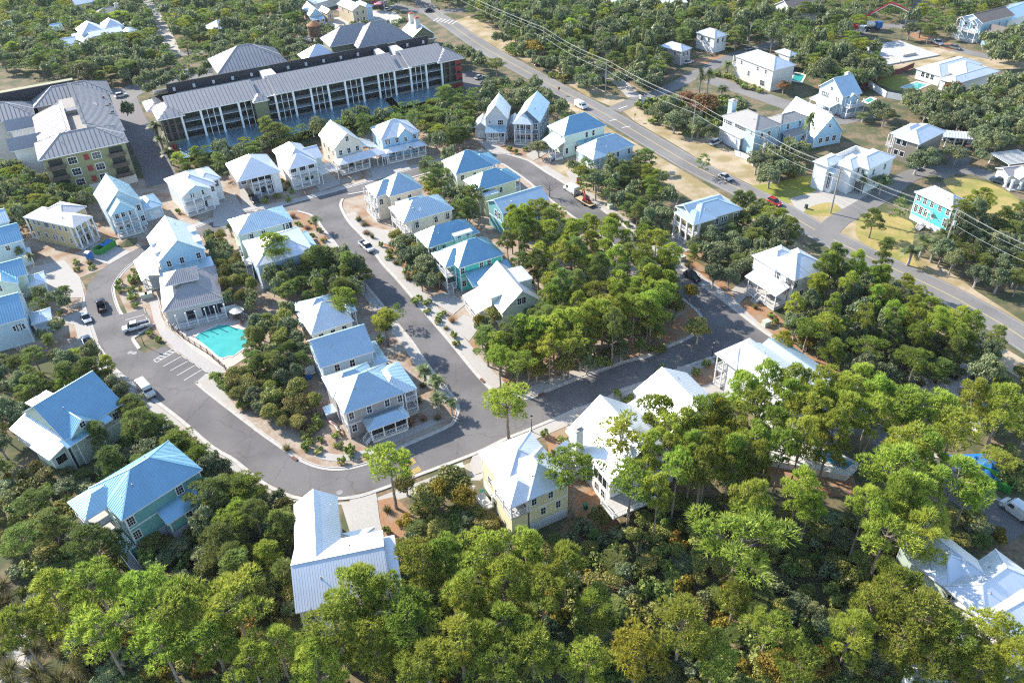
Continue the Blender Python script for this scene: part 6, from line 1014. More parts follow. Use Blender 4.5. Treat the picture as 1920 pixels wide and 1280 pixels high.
# ------------------------------------------------------------------ plants
import numpy as np
PINE = mat('pine_needles', (0.167, 0.225, 0.035), .6, isl=(0.313, 0.381, 0.055), col2=(0.529, 0.548, 0.099), scale=.5, trans=.48, orand=1.0, spec=.25, big=((.42, .42, .07), .14, .5, .75))
YPINE = mat('yellow_pine_needles', (0.215, 0.215, 0.029), .6, isl=(0.374, 0.359, 0.043), col2=(0.546, 0.489, 0.071), scale=.5, trans=.48, orand=.5, spec=.25)
DPINE = mat('sand_pine_needles', (0.116, 0.158, 0.038), .6, isl=(0.210, 0.262, 0.062), col2=(0.336, 0.378, 0.104), scale=.5, trans=.42, orand=1.0, spec=.25, big=((.26, .29, .09), .16, .48, .7))
OAK = mat('oak_leaves', (0.101, 0.132, 0.057), .55, isl=(0.172, 0.203, 0.091), col2=(0.284, 0.304, 0.153), scale=.6, trans=.3, orand=1.0, spec=.35, big=((.27, .27, .10), .15, .5, .72))
SHRUB = mat('shrub_leaves', (0.104, 0.142, 0.030), .55, isl=(0.189, 0.236, 0.047), col2=(0.359, 0.359, 0.095), scale=.8, trans=.3, orand=1.3, spec=.3, big=((.34, .30, .09), .3, .5, .75))
VINE = mat('vine_leaves', (0.138, 0.159, 0.028), .6, isl=(0.235, 0.235, 0.048), col2=(0.373, 0.304, 0.097), scale=.7, trans=.3, orand=1.2, spec=.3)
GOLD = mat('autumn_leaves', (0.170, 0.128, 0.017), .6, isl=(0.281, 0.187, 0.025), col2=(0.340, 0.255, 0.043), scale=.7, trans=.3, orand=1, spec=.25)
REDL = mat('red_leaves', (.22, .07, .04), .6, isl=(.28, .12, .05), col2=(.20, .17, .06), scale=.5, trans=.3, orand=1, spec=.25)
PALM = mat('palm_fronds', (.07, .10, .03), .5, isl=(.13, .16, .05), col2=(.21, .23, .09), scale=.8, trans=.25, orand=.8, spec=.35)
REED = mat('tussock_blades', (.13, .13, .05), .7, isl=(.21, .19, .08), col2=(.32, .26, .13), scale=.8, trans=.3, orand=1, spec=.2)
PINKG = mat('pink_muhly_grass', (.30, .17, .12), .8, isl=(.40, .26, .18), col2=(.42, .32, .18), scale=.8, trans=.3, orand=.6, spec=.2)
TWIG = mat('bare_twigs', (.20, .17, .15), .9, isl=(.26, .23, .20), col2=(.30, .27, .25), scale=1, orand=.5)
def rv(R): 
    while 1:
        v = Vector((R.uniform(-1, 1), R.uniform(-1, 1), R.uniform(-1, 1)))
        if .05 < v.length < 1: return v.normalized()
class Leaves:
    def __init__(s): s.v = []
    def tri(s, a, b, c): s.v += [a, b, c]
    def blade(s, p, d, L, w, R):
        a = d.cross(rv(R)); a = a.normalized() * (w / 2) if a.length > 1e-3 else Vector((w / 2, 0, 0))
        s.v += [p - a, p + a, p + d * L]
    def leaf(s, p, n, sz, R):
        a = n.cross(rv(R)); a = a.normalized() if a.length > 1e-3 else Vector((1, 0, 0)); b = n.cross(a)
        s.v += [p - a * sz * .5, p + a * sz * .5, p + b * sz * .9]
    def arr(s): return np.array([tuple(p) for p in s.v], dtype=np.float32)
def trimesh(name, A, m):
    n = len(A) // 3; me = bpy.data.meshes.new(name); me.vertices.add(len(A)); me.vertices.foreach_set('co', A.ravel()); me.loops.add(n * 3); me.loops.foreach_set('vertex_index', np.arange(n * 3, dtype=np.int32))
    me.polygons.add(n); me.polygons.foreach_set('loop_start', np.arange(0, n * 3, 3, dtype=np.int32)); me.materials.append(m); me.update(calc_edges=True); return me
def tuft_lobe(LV, c, r, n, R, L=.5, w=.15, flat=.62, up=.45, k=4):
    """a pad of needle tufts: tufts sit on the upper shell of a flattened ball and point out and up"""
    for _ in range(n):
        d = rv(R)
        if d.z < -.35: d.z *= -.6; d.normalize()
        rr = r * R.uniform(.55, 1.0); p = c + Vector((d.x * rr, d.y * rr, d.z * rr * flat))
        o = (d + Vector((0, 0, up)) + rv(R) * .25).normalized()
        for _k in range(k): LV.blade(p, (o + rv(R) * .65).normalized(), L * R.uniform(.7, 1.2), w * R.uniform(.8, 1.3), R)
def leaf_lobe(LV, c, r, n, R, sz=.3, flat=.85):
    for _ in range(n):
        d = rv(R)
        if d.z < -.5: d.z *= -.5; d.normalize()
        rr = r * R.uniform(.6, 1.03); p = c + Vector((d.x * rr, d.y * rr, d.z * rr * flat)); LV.leaf(p, (d + rv(R) * .9).normalized(), sz * R.uniform(.6, 1.35), R)
def pine_proto(seed, kind='round', m=PINE, q=1.0):
    """13 m tall, crown centre about z = 10, crown radius about 3.6"""
    R = random.Random(seed); LV = Leaves(); tb = MB(); H_ = 13.0
    lean = Vector((R.uniform(-1, 1), R.uniform(-1, 1), 0)) * (.9 if kind == 'leaning' else .35); pts = []
    for i in range(8):
        t = i / 7; pts.append(Vector((lean.x * t * t + R.uniform(-.06, .06), lean.y * t * t + R.uniform(-.06, .06), H_ * .94 * t)))
    tb.tube([tuple(p) for p in pts], [.27 - .22 * i / 7 for i in range(8)], 6)
    P = {'round': (7.8, 12.6, 3.6, 21), 'flat': (9.2, 12.4, 4.0, 16), 'ragged': (6.0, 12.8, 3.4, 21), 'leaning': (7.4, 12.6, 3.5, 19), 'slender': (5.5, 13.0, 2.5, 19), 'bushy': (4.6, 12.6, 3.6, 30)}[kind]
    z0, z1, rm, n = P; n = int(n * (1 if q > .5 else .6))
    for i in range(n):
        t = (i + R.random()) / n; z = z0 + (z1 - z0) * t; a = i * 2.4 + R.uniform(-.5, .5)
        prof = {'round': sqrt(max(.05, 1 - (1.75 * (t - .42)) ** 2)), 'flat': .55 + .45 * sin(pi * min(1, t * 1.05)), 'ragged': 1 - .55 * t, 'slender': 1 - .6 * t, 'leaning': sqrt(max(.05, 1 - (1.6 * (t - .4)) ** 2)), 'bushy': sqrt(max(.06, 1 - (1.55 * (t - .35)) ** 2))}[kind]
        rr = rm * prof * R.uniform(.45, .95); tr = pts[min(7, int(z / (H_ * .94) * 7))]; c = Vector((tr.x + cos(a) * rr, tr.y + sin(a) * rr, z + R.uniform(-.3, .3)))
        lr = R.uniform(.55, 1.3) * (1.1 if kind in ('flat', 'round') else .95)
        if q > .5: s0 = Vector((tr.x, tr.y, max(2, z - rr * .45))); tb.tube([tuple(s0), tuple(s0.lerp(c, .55) + Vector((0, 0, -.1))), tuple(c)], [.075, .05, .025], 4)
        tuft_lobe(LV, c, lr, int(92 * q), R, .55 / (q ** .3), .12 / (q ** .5))
    top = Vector((lean.x, lean.y, 12.6)); tuft_lobe(LV, top, 1.0, int(120 * q), R, .46, .14 / (q ** .5))
    if q > .5:
        for i in range(4): z = R.uniform(3, 7); a = R.uniform(0, 6.3); tr = pts[int(z / 12.2 * 7)]; tb.tube([(tr.x, tr.y, z), (tr.x + cos(a) * 1.3, tr.y + sin(a) * 1.3, z + R.uniform(-.2, .6))], [.05, .012], 4)
    return tb.mesh('trunk', [BARK]), trimesh('crown', LV.arr(), m), LV.arr(), (10.0, 3.6, 13.0)
def oak_proto(seed, m=OAK, q=1.0, tall=1.0, n=30, sz=.32, bark=GBARK):
    """crown centre z = 4.2, radius about 3.4, total 7"""
    R = random.Random(seed); LV = Leaves(); tb = MB()
    for i in range(n):
        d = rv(R); d.z = abs(d.z) * 1.0 - .25; rr = R.uniform(.55, 1.0) if i > n * .2 else R.uniform(0, .4)
        c = Vector((d.x * 2.6 * rr, d.y * 2.6 * rr, 4.0 + d.z * 2.3 * rr * tall)); leaf_lobe(LV, c, R.uniform(.75, 1.35), int(190 * q), R, sz / (q ** .5))
        if i % 3 == 0 and q > .5: tb.tube([(0, 0, 1.4 + R.random()), (c.x * .5, c.y * .5, 3.0), tuple(c)], [.13, .09, .03], 5)
    tb.tube([(0, 0, 0), (.1, .05, 1.5), (.05, .1, 3.4)], [.3, .22, .14], 6)
    return tb.mesh('trunk', [bark]), trimesh('crown', LV.arr(), m), LV.arr(), (4.2, 3.4, 7.0)
def shrub_proto(seed, m=SHRUB, q=1.0, n=9, sz=.2, tall=1.0):
    """radius about 1, height about 1.5 (scaled up to 3 m)"""
    R = random.Random(seed); LV = Leaves()
    for i in range(n):
        a = R.uniform(0, 6.3); rr = sqrt(R.random()) * .72; c = Vector((cos(a) * rr, sin(a) * rr, R.uniform(.35, 1.0) * tall)); leaf_lobe(LV, c, R.uniform(.3, .5), int(110 * q), R, sz / (q ** .5), 1.0)
    return None, trimesh('shrub', LV.arr(), m), LV.arr(), (.75, 1.0, 1.5)
def palm_proto(seed, q=1.0, stem=1.0):
    R = random.Random(seed); LV = Leaves(); tb = MB(); H_ = 4.6
    tb.tube([(0, 0, 0), (.06, 0, 2), (.02, .05, H_)], [.22, .18, .2], 7)
    for i in range(int(34 * (1 if q > .5 else .6))):
        a = R.uniform(0, 6.3); el = R.uniform(-.5, 1.25); d = Vector((cos(a) * cos(el), sin(a) * cos(el), sin(el))); p = Vector((0, 0, H_)); L = R.uniform(1.1, 1.6); prev = p; sidev = d.cross(Vector((0, 0, 1))).normalized()
        for k in range(6):
            t = (k + 1) / 6; c = p + d * (L * t) + Vector((0, 0, -.75 * t * t * (1.1 - el * .4)))
            for sgn in (1, -1):
                tip = c + sidev * sgn * (.62 * (1.1 - t * .55)) + d * .3 + Vector((0, 0, -.22)); LV.v += [prev, c, tip]
            prev = c
    return tb.mesh('trunk', [GBARK]), trimesh('crown', LV.arr(), PALM), LV.arr(), (4.4, 1.6, 5.8)
def tussock_proto(seed, m=REED, n=260):
    R = random.Random(seed); LV = Leaves()
    for i in range(n):
        a = R.uniform(0, 6.3); r = R.uniform(0, .35); el = R.uniform(.35, 1.4); LV.blade(Vector((cos(a) * r, sin(a) * r, 0)), Vector((cos(a) * cos(el), sin(a) * cos(el), sin(el))), R.uniform(.7, 1.15), .07, R)
    return None, trimesh('tussock', LV.arr(), m), LV.arr(), (.5, .8, 1.0)
def bare_proto(seed, n=16):
    R = random.Random(seed); tb = MB(); LV = Leaves(); tb.tube([(0, 0, 0), (.1, .1, 2.4), (.1, .2, 4.6)], [.22, .16, .05], 6)
    for i in range(n):
        a = i * 2.4; z = R.uniform(1.6, 4.2); e = Vector((cos(a) * R.uniform(1.2, 2.8), sin(a) * R.uniform(1.2, 2.8), z + R.uniform(1.0, 2.6))); s0 = Vector((.1, .1, z)); mid = s0.lerp(e, .5) + rv(R) * .25; tb.tube([tuple(s0), tuple(mid), tuple(e)], [.08, .05, .012], 4)
        for k in range(26): t = R.uniform(.25, 1); p = s0.lerp(e, t); LV.blade(p, (rv(R) + Vector((0, 0, .5))).normalized(), R.uniform(.4, 1.0), .035, R)
    return tb.mesh('trunk', [GBARK]), trimesh('crown', LV.arr(), TWIG), LV.arr(), (4.0, 2.8, 6.6)
PROTO = {
    'pine': [(*pine_proto(1, 'round'), 'round-crowned'), (*pine_proto(2, 'flat'), 'flat-topped'), (*pine_proto(3, 'ragged'), 'ragged'), (*pine_proto(4, 'leaning'), 'leaning'), (*pine_proto(5, 'round'), 'full-crowned'), (*pine_proto(6, 'bushy'), 'bushy'), (*pine_proto(15, 'flat'), 'umbrella-topped')],
    'ypine': [(*pine_proto(7, 'round', YPINE), 'yellowing')],
    'spine': [(*pine_proto(8, 'bushy', DPINE), 'dark bushy'), (*pine_proto(9, 'ragged', DPINE), 'dark ragged'), (*pine_proto(10, 'slender', DPINE), 'dark slender'), (*pine_proto(16, 'round', DPINE), 'dark round-crowned')],
    'oak': [(*oak_proto(11), 'dome-shaped'), (*oak_proto(12, tall=1.25), 'tall'), (*oak_proto(13, n=22), 'open-crowned'), (*oak_proto(14, tall=.8, n=34), 'broad')],
    'goak': [(*oak_proto(21, VINE), 'yellow-green')],
    'gold': [(*oak_proto(31, GOLD), 'golden')], 'red': [(*oak_proto(32, REDL), 'russet-red')],
    'shrub': [(*shrub_proto(41), 'dense'), (*shrub_proto(42, tall=1.3), 'upright'), (*shrub_proto(43, n=7), 'low'), (*shrub_proto(44, VINE), 'viny yellow-green'), (*shrub_proto(45, OAK), 'grey-green')],
    'gshrub': [(*shrub_proto(46, GOLD), 'golden')], 'rshrub': [(*shrub_proto(47, REDL), 'reddish')],
    'palm': [(*palm_proto(51), 'full'), (*palm_proto(52), 'drooping')],
    'tuss': [(*tussock_proto(61), 'wispy'), (*tussock_proto(62), 'spiky')], 'muhly': [(*tussock_proto(63, PINKG), 'pinkish')],
    'bare': [(*bare_proto(71), 'leafless'), (*bare_proto(72), 'bare')]}
LOW = {'pine': pine_proto(1, 'round', PINE, .16)[2], 'spine': pine_proto(8, 'bushy', DPINE, .16)[2], 'oak': oak_proto(11, OAK, .2)[2], 'shrub': shrub_proto(41, SHRUB, .35)[2], 'tuss': tussock_proto(61, REED, 60)[2]}
NAME = {'pine': 'pine_tree', 'ypine': 'pine_tree', 'spine': 'sand_pine', 'oak': 'oak_tree', 'goak': 'vine_covered_tree', 'gold': 'autumn_tree', 'red': 'autumn_tree', 'shrub': 'shrub', 'gshrub': 'shrub', 'rshrub': 'shrub', 'palm': 'palm_tree', 'tuss': 'grass_tussock', 'muhly': 'grass_tussock', 'bare': 'bare_tree'}
PLANTS = []            # (kind, x, y, height of crown centre, radius)
RB = [(min(p[0] for p in P), max(p[0] for p in P), min(p[1] for p in P), max(p[1] for p in P), P) for P in ROADS]
SB = [(min(p[0] for p in P), max(p[0] for p in P), min(p[1] for p in P), max(p[1] for p in P), P) for P in SOLID]
def blocked(x, y, r=1.0):
    for B, e in ((RB, .6), (SB, r)):
        for x0, x1, y0, y1, P in B:
            if x0 - e < x < x1 + e and y0 - e < y < y1 + e:
                for dx, dy in ((0, 0), (e, 0), (-e, 0), (0, e), (0, -e)):
                    if inside((x + dx, y + dy), P): return True
    return False
def TB(kind, px, py, hc, r):
    w = G((px, py)); PLANTS.append((kind, w.x, w.y, hc, r))
def T(kind, px, py, rpx=None, hc=None, r=None):
    """a plant whose crown centre (height hc) shows at pixel (px, py) with a radius of rpx pixels"""
    hc = hc or {'pine': 11, 'ypine': 11, 'spine': 7, 'oak': 4.2, 'goak': 4.2, 'gold': 3.5, 'red': 4, 'shrub': 1.0, 'gshrub': 1, 'rshrub': .8, 'palm': 4.5, 'tuss': .5, 'muhly': .5, 'bare': 4}[kind]
    w = G((px, py), hc); dep = (w - Vector((0, 0, HC))).dot(_F); r = r or rpx * dep / FPX
    PLANTS.append((kind, w.x, w.y, hc, r))
rs = random.Random(77)
def fill(mix, poly, sp, hc, rr, margin=1.2, seed=None, hv=.2, n=None):
    """plants scattered over the ground under a canopy outline drawn in the photograph (at crown height hc)"""
    sp *= .86 if sp >= 3.6 else 1; R = random.Random(seed or len(PLANTS)); W = [G(p, hc) for p in poly]; P2 = [(p.x, p.y) for p in W]
    x0, x1, y0, y1 = min(p[0] for p in P2), max(p[0] for p in P2), min(p[1] for p in P2), max(p[1] for p in P2); got = []
    cell = {}; tries = int((x1 - x0) * (y1 - y0) / (sp * sp) * 7)
    ks = [k for k, w in mix for _ in range(w)]
    for _ in range(tries):
        x, y = R.uniform(x0, x1), R.uniform(y0, y1)
        if not inside((x, y), P2): continue
        cx, cy = int(x / sp), int(y / sp)
        if any((x - a) ** 2 + (y - b) ** 2 < sp * sp for i in (-1, 0, 1) for j in (-1, 0, 1) for a, b in cell.get((cx + i, cy + j), ())): continue
        if blocked(x, y, margin): continue
        cell.setdefault((cx, cy), []).append((x, y)); k = R.choice(ks); f = R.uniform(1 - hv, 1 + hv)
        h = hc * f
        if k in ('oak', 'goak', 'gold', 'red', 'bare') and hc > 6: h = min(h, 5.5 * f)
        if k in ('shrub', 'gshrub', 'rshrub') and hc > 1.6: h = 1.3 * f
        if k == 'palm': h = 4.2 * f
        PLANTS.append((k, x, y, h, R.uniform(*rr) * (.85 if k in ('shrub', 'gshrub', 'rshrub') and hc > 1.6 else 1)))
# --- single trees one can point at
for a in ((950, 752, 44, 9.0), (728, 872, 46, 10), (513, 460, 31, 9), (722, 598, 24, 7), (640, 560, 28, 8), (1237, 778, 40, 12), (1385, 1012, 84, 12), (1278, 1168, 56, 10), (1076, 882, 50, 11), (1162, 822, 44, 11), (1182, 905, 46, 11), (1285, 802, 42, 12), (1335, 775, 38, 12), (1318, 878, 48, 12),
          (1392, 735, 36, 12), (1436, 712, 30, 12), (1410, 828, 44, 12), (1485, 722, 36, 12), (1550, 728, 40, 12), (1612, 724, 40, 12), (1515, 778, 44, 12), (1562, 806, 36, 12), (1640, 782, 40, 12), (1692, 764, 50, 12), (1760, 772, 46, 12), (1700, 838, 42, 12), (1786, 816, 48, 12), (1729, 842, 46, 12),
          (1676, 880, 56, 12), (1702, 930, 60, 12), (1788, 905, 58, 12), (1740, 1000, 52, 11), (1830, 738, 30, 10), (1886, 756, 46, 11), (1662, 1000, 56, 11), (1726, 1150, 70, 10), (1685, 1190, 52, 9), (1862, 1184, 46, 9), (1905, 1236, 46, 9),
          (100, 1115, 52, 11), (182, 1102, 56, 11), (272, 1114, 52, 11), (338, 1146, 62, 11), (436, 1136, 62, 11), (392, 1190, 56, 10), (188, 1190, 54, 11), (300, 1210, 52, 10), (668, 1100, 58, 11), (628, 1172, 58, 10), (720, 1106, 46, 11), (790, 1058, 50, 11), (836, 1044, 46, 11), (916, 1040, 52, 11), (868, 1118, 56, 11), (946, 1090, 52, 11), (766, 1162, 56, 10), (692, 1198, 54, 9), (862, 1200, 60, 10), (940, 1180, 54, 10), (988, 1028, 44, 11), (1016, 1104, 46, 10), (1000, 1215, 54, 9), (930, 1248, 54, 9), (1640, 1120, 46, 9), (1690, 1090, 46, 9), (1790, 1200, 50, 9), (1840, 1240, 46, 8), (1745, 1235, 50, 8), (1600, 1180, 44, 9), (1120, 1140, 44, 8), (1380, 1110, 40, 8), (1060, 1060, 40, 10), (1100, 1240, 50, 8), (1340, 1240, 46, 7), (1440, 1180, 44, 8), (1500, 1240, 46, 7), (520, 1215, 46, 9), (590, 1240, 50, 9), (470, 1240, 46, 9), (800, 1240, 54, 9), (30, 1180, 40, 10)):
    T('pine', a[0], a[1], a[2], a[3])
for a in ((1193, 1222, 58, 9), (1470, 640, 20, 7), (1345, 780, 26, 12)): T('ypine', *a)
for a in ((172, 1010, 50, 7.5), (95, 980, 42, 6), (40, 1010, 40, 6), (415, 1010, 48, 7), (390, 925, 42, 6.5), (455, 915, 34, 6), (440, 1060, 46, 7), (540, 980, 40, 6), (590, 960, 22, 5), (60, 940, 34, 5), (245, 760, 30, 6), (288, 795, 38, 6), (330, 830, 36, 6), (205, 860, 40, 6.5), (180, 810, 30, 6), (270, 870, 34, 5), (120, 700, 36, 6), (165, 690, 34, 6), (60, 720, 34, 6), (1565, 480, 26, 10), (1550, 500, 24, 9), (1660, 470, 24, 9), (1640, 405, 22, 6), (1690, 385, 16, 6), (1320, 300, 14, 5), (1210, 290, 22, 5), (1482, 425, 22, 7), (1405, 372, 18, 6), (1300, 470, 18, 5), (745, 580, 14, 4), (720, 605, 20, 6), (640, 540, 30, 7), (595, 480, 34, 7), (650, 490, 28, 7), (890, 360, 24, 6), (975, 420, 22, 7), (875, 385, 24, 6), (815, 330, 22, 7), (520, 245, 30, 8), (500, 235, 24, 8), (680, 230, 24, 8), (835, 175, 26, 8), (820, 215, 28, 7), (850, 250, 26, 6), (930, 120, 18, 6)):
    T('spine', *a)
for a in ((840, 905, 46, 3.6), (800, 935, 40, 3.6), (440, 700, 22, 2.6), (470, 720, 24, 2.8), (510, 745, 26, 2.8), (545, 760, 24, 2.6), (555, 725, 24, 3), (585, 760, 16, 2), (760, 905, 26, 3), (1310, 615, 30, 4)): T('goak', *a)
for a in ((825, 915, 30, 3.8), (870, 930, 30, 3.6), (1540, 1240, 36, 3), (1460, 1250, 46, 3), (900, 605, 16, 4), (1005, 88, 26, 5), (1295, 545, 16, 3)): T('gold', *a)
for a in ((1318, 192, 34, 5), (1290, 185, 26, 4), (1645, 720, 14, 2), (1470, 160, 14, 3), (1790, 165, 22, 4)): T('red', *a)
for a in ((1722, 300, 32, 4.5), (1795, 285, 26, 4), (1838, 290, 16, 3), (1740, 290, 26, 4), (1645, 200, 24, 4), (1660, 215, 22, 4), (1655, 340, 20, 4), (1390, 195, 18, 3.5), (1240, 205, 26, 4.5), (1265, 225, 26, 4.5), (1290, 215, 26, 4.5), (1310, 235, 24, 4.5), (1260, 190, 20, 4), (1330, 245, 22, 4), (1420, 300, 24, 4.5), (1455, 295, 22, 4.5), (1445, 325, 24, 4.5), (1480, 280, 18, 4.5), (905, 200, 18, 5), (1075, 310, 14, 3), (1010, 275, 22, 3.5), (790, 470, 24, 4.5), (755, 455, 28, 4), (800, 495, 28, 4), (770, 480, 24, 4), (560, 90, 28, 5), (1800, 420, 26, 7), (1830, 395, 20, 7), (1210, 455, 14, 4), (1240, 430, 14, 3), (240, 205, 16, 5), (280, 165, 14, 4)): T('oak', *a)
for a in ((795, 692, 20, 3.6), (818, 712, 20, 3.6), (820, 745, 20, 3.6), (846, 755, 14, 3), (590, 412, 14, 3.4), (430, 425, 12, 3), (290, 235, 16, 4.4), (300, 260, 16, 4.4), (315, 285, 16, 4.4), (1520, 225, 16, 10), (1315, 138, 12, 8), (1330, 140, 12, 8), (1620, 215, 18, 2.5), (1735, 450, 26, 4.5), (1755, 460, 24, 4.5), (1710, 470, 22, 4), (1770, 440, 20, 4.5), (1365, 120, 14, 4), (30, 265, 20, 3), (50, 280, 20, 3), (1455, 108, 10, 5), (1355, 165, 14, 3), (1620, 335, 10, 4.5), (35, 470, 10, 4), (55, 480, 10, 4), (655, 130, 14, 3), (715, 185, 14, 4)): T('palm', *a)
for a in ((1030, 345, 20, 4), (1860, 180, 30, 3.6), (1830, 185, 26, 3.4), (180, 665, 20, 4), (1480, 530, 26, 6), (1590, 620, 26, 5), (780, 240, 20, 4.5), (40, 660, 20, 4), (1265, 390, 16, 4), (1130, 495, 16, 4), (1620, 650, 22, 4)): T('bare', *a)
for a in ((985, 692), (1008, 698), (1038, 690), (1068, 681), (1098, 673), (1128, 664), (1158, 655), (1186, 648), (1212, 640), (1232, 622), (1246, 596), (1238, 566), (1250, 540), (1226, 516), (1200, 500), (1215, 590), (1180, 625)):
    TB('pine', a[0], a[1], 8.6 + (a[0] * 7 % 10) * .22, 2.5 + (a[1] % 7) * .12)
for a in ((1520, 590, 7), (1545, 640, 8), (1575, 600, 8), (1600, 660, 8), (1625, 620, 7.5), (1655, 655, 8), (1690, 640, 7.5), (1540, 560, 8), (1700, 690, 7), (1735, 670, 8), (1590, 560, 8.5), (1640, 575, 7), (1480, 620, 6), (1770, 690, 7), (1800, 665, 7)):
    TB('pine', a[0], a[1], a[2] + 1, 2.1)
T('pine', 1838, 372, 26, 8); T('pine', 1800, 395, 22, 7); T('gold', 1500, 600, 16, 2.5); T('gold', 1515, 640, 18, 2.5)
for a in ((1218, 845), (1258, 818), (1300, 850), (1342, 832), (1372, 790), (1418, 765), (1452, 800), (1480, 752), (1530, 748), (1420, 862), (1468, 842), (1588, 772), (1270, 880), (1375, 850), (1500, 915), (1625, 950), (1575, 740), (1640, 745)):
    T('pine', a[0], a[1], 33, 12.2)
# --- woods, groves and hedges
PIN = [('pine', 6), ('spine', 2), ('oak', 1)]; MIXD = [('spine', 3), ('oak', 3), ('pine', 1)]; OAKS = [('oak', 6), ('spine', 1)]; SCR = [('oak', 5), ('shrub', 3), ('spine', 1)]
fill([('pine', 7), ('spine', 3)], [(1025, 385), (1130, 415), (1215, 480), (1250, 505), (1255, 560), (1210, 600), (1150, 640), (1000, 680), (930, 660), (900, 620), (1000, 620), (1030, 540), (960, 470), (940, 420)], 4.2, 8.8, (2.2, 3.3), 1.5)
fill([('oak', 3), ('spine', 2), ('shrub', 2), ('goak', 2)], [(900, 590), (1030, 560), (1250, 520), (1280, 570), (1230, 640), (1120, 680), (1000, 710), (950, 690), (900, 640)], 3.2, 3.4, (1.8, 2.8), 1)
fill(MIXD, [(1085, 300), (1200, 305), (1260, 360), (1255, 420), (1190, 430), (1140, 380), (1075, 350)], 3.8, 5, (2.2, 3.2))
fill(OAKS, [(1290, 455), (1400, 420), (1440, 430), (1460, 480), (1400, 530), (1350, 560), (1300, 500)], 3.4, 4, (2.2, 3.2))
fill(MIXD, [(1370, 370), (1470, 390), (1470, 450), (1410, 440), (1390, 410)], 3.6, 5, (2, 3))
fill([('pine', 4), ('oak', 3), ('spine', 2)], [(1500, 560), (1580, 490), (1700, 520), (1790, 590), (1870, 640), (1870, 690), (1750, 690), (1640, 700), (1560, 660), (1480, 620)], 4.4, 6.5, (2.2, 3.4))
fill(SCR, [(1490, 590), (1700, 560), (1870, 640), (1860, 690), (1700, 720), (1600, 700), (1500, 630)], 3.2, 2.6, (1.6, 2.8))
fill([('oak', 4), ('pine', 1), ('shrub', 4), ('goak', 2)], [(1840, 710), (1925, 690), (1925, 900), (1870, 880), (1830, 800), (1800, 780)], 3.6, 3.2, (1.8, 3))
fill([('pine', 5)], [(1150, 850), (1250, 800), (1420, 760), (1560, 730), (1700, 740), (1840, 860), (1830, 960), (1700, 1010), (1480, 1000), (1400, 950), (1230, 930)], 11, 12, (2.0, 2.9))
UND = [('shrub', 7), ('goak', 5), ('oak', 2), ('spine', 1), ('gshrub', 1)]
fill(UND, [(760, 950), (900, 960), (1010, 1030), (1130, 960), (1300, 930), (1480, 960), (1640, 960), (1860, 960), (1880, 1000), (1700, 1060), (1650, 1180), (1760, 1290), (600, 1300), (720, 1100)], 2.15, 1.7, (1.5, 2.6), .8)
fill(UND + [('oak', 3)], [(-10, 900), (60, 860), (150, 880), (260, 780), (330, 800), (420, 880), (520, 930), (560, 960), (550, 1150), (560, 1300), (220, 1300), (60, 1150), (-10, 1000)], 2.4, 1.9, (1.5, 2.6), .8)
fill([('spine', 3), ('oak', 3), ('pine', 1)], [(-10, 660), (60, 660), (150, 650), (210, 690), (230, 740), (20, 800), (-10, 900)], 3.8, 4.5, (2.0, 3))
fill([('spine', 3), ('oak', 2), ('pine', 1)], [(230, 800), (320, 790), (430, 880), (480, 930), (540, 990), (530, 1120), (420, 1090), (380, 980), (260, 860)], 3.4, 6, (2.2, 3.2))
fill([('shrub', 3), ('goak', 3), ('oak', 1)], [(425, 710), (450, 680), (520, 690), (590, 740), (600, 780), (520, 790), (440, 740)], 1.9, 2.4, (1.5, 2.4), .4)
fill([('oak', 3), ('spine', 3), ('goak', 1)], [(470, 600), (540, 580), (570, 640), (570, 700), (480, 700), (470, 650)], 2.4, 4.5, (1.8, 2.7), .5)
fill([('oak', 2), ('goak', 2)], [(390, 440), (420, 440), (460, 500), (480, 570), (440, 590), (410, 520)], 2.1, 3.2, (1.4, 2.2), .6)
fill([('oak', 3), ('spine', 3)], [(545, 480), (640, 470), (690, 500), (660, 560), (600, 570), (520, 560), (500, 520)], 2.6, 5, (1.9, 2.8), .7)
fill([('oak', 3), ('goak', 1)], [(740, 440), (770, 440), (840, 520), (850, 560), (800, 540), (750, 480)], 2.1, 3, (1.5, 2.3), .6)
fill(MIXD, [(800, 290), (860, 340), (890, 400), (860, 410), (810, 370), (790, 320)], 3.2, 4.5, (1.8, 2.6), .8)
fill(MIXD + [('spine', 3)], [(320, 300), (420, 275), (520, 240), (590, 225), (680, 205), (790, 195), (880, 160), (890, 230), (840, 300), (800, 240), (720, 220), (590, 245), (420, 300), (330, 320)], 4.2, 5, (2.2, 3.2), .8)
fill([('oak', 4), ('spine', 3)], [(920, 160), (1000, 150), (1090, 230), (1060, 215), (1000, 190), (900, 210), (880, 180)], 4.2, 4.5, (2.0, 3), .8)
fill(MIXD, [(-10, 300), (60, 330), (150, 350), (180, 370), (60, 400), (-10, 430)], 3.6, 5, (2.0, 3.0), .8)
fill([('oak', 3), ('spine', 1)], [(110, 600), (130, 540), (100, 500), (60, 560), (60, 640), (110, 650)], 4.0, 3, (1.4, 2.2), .8)
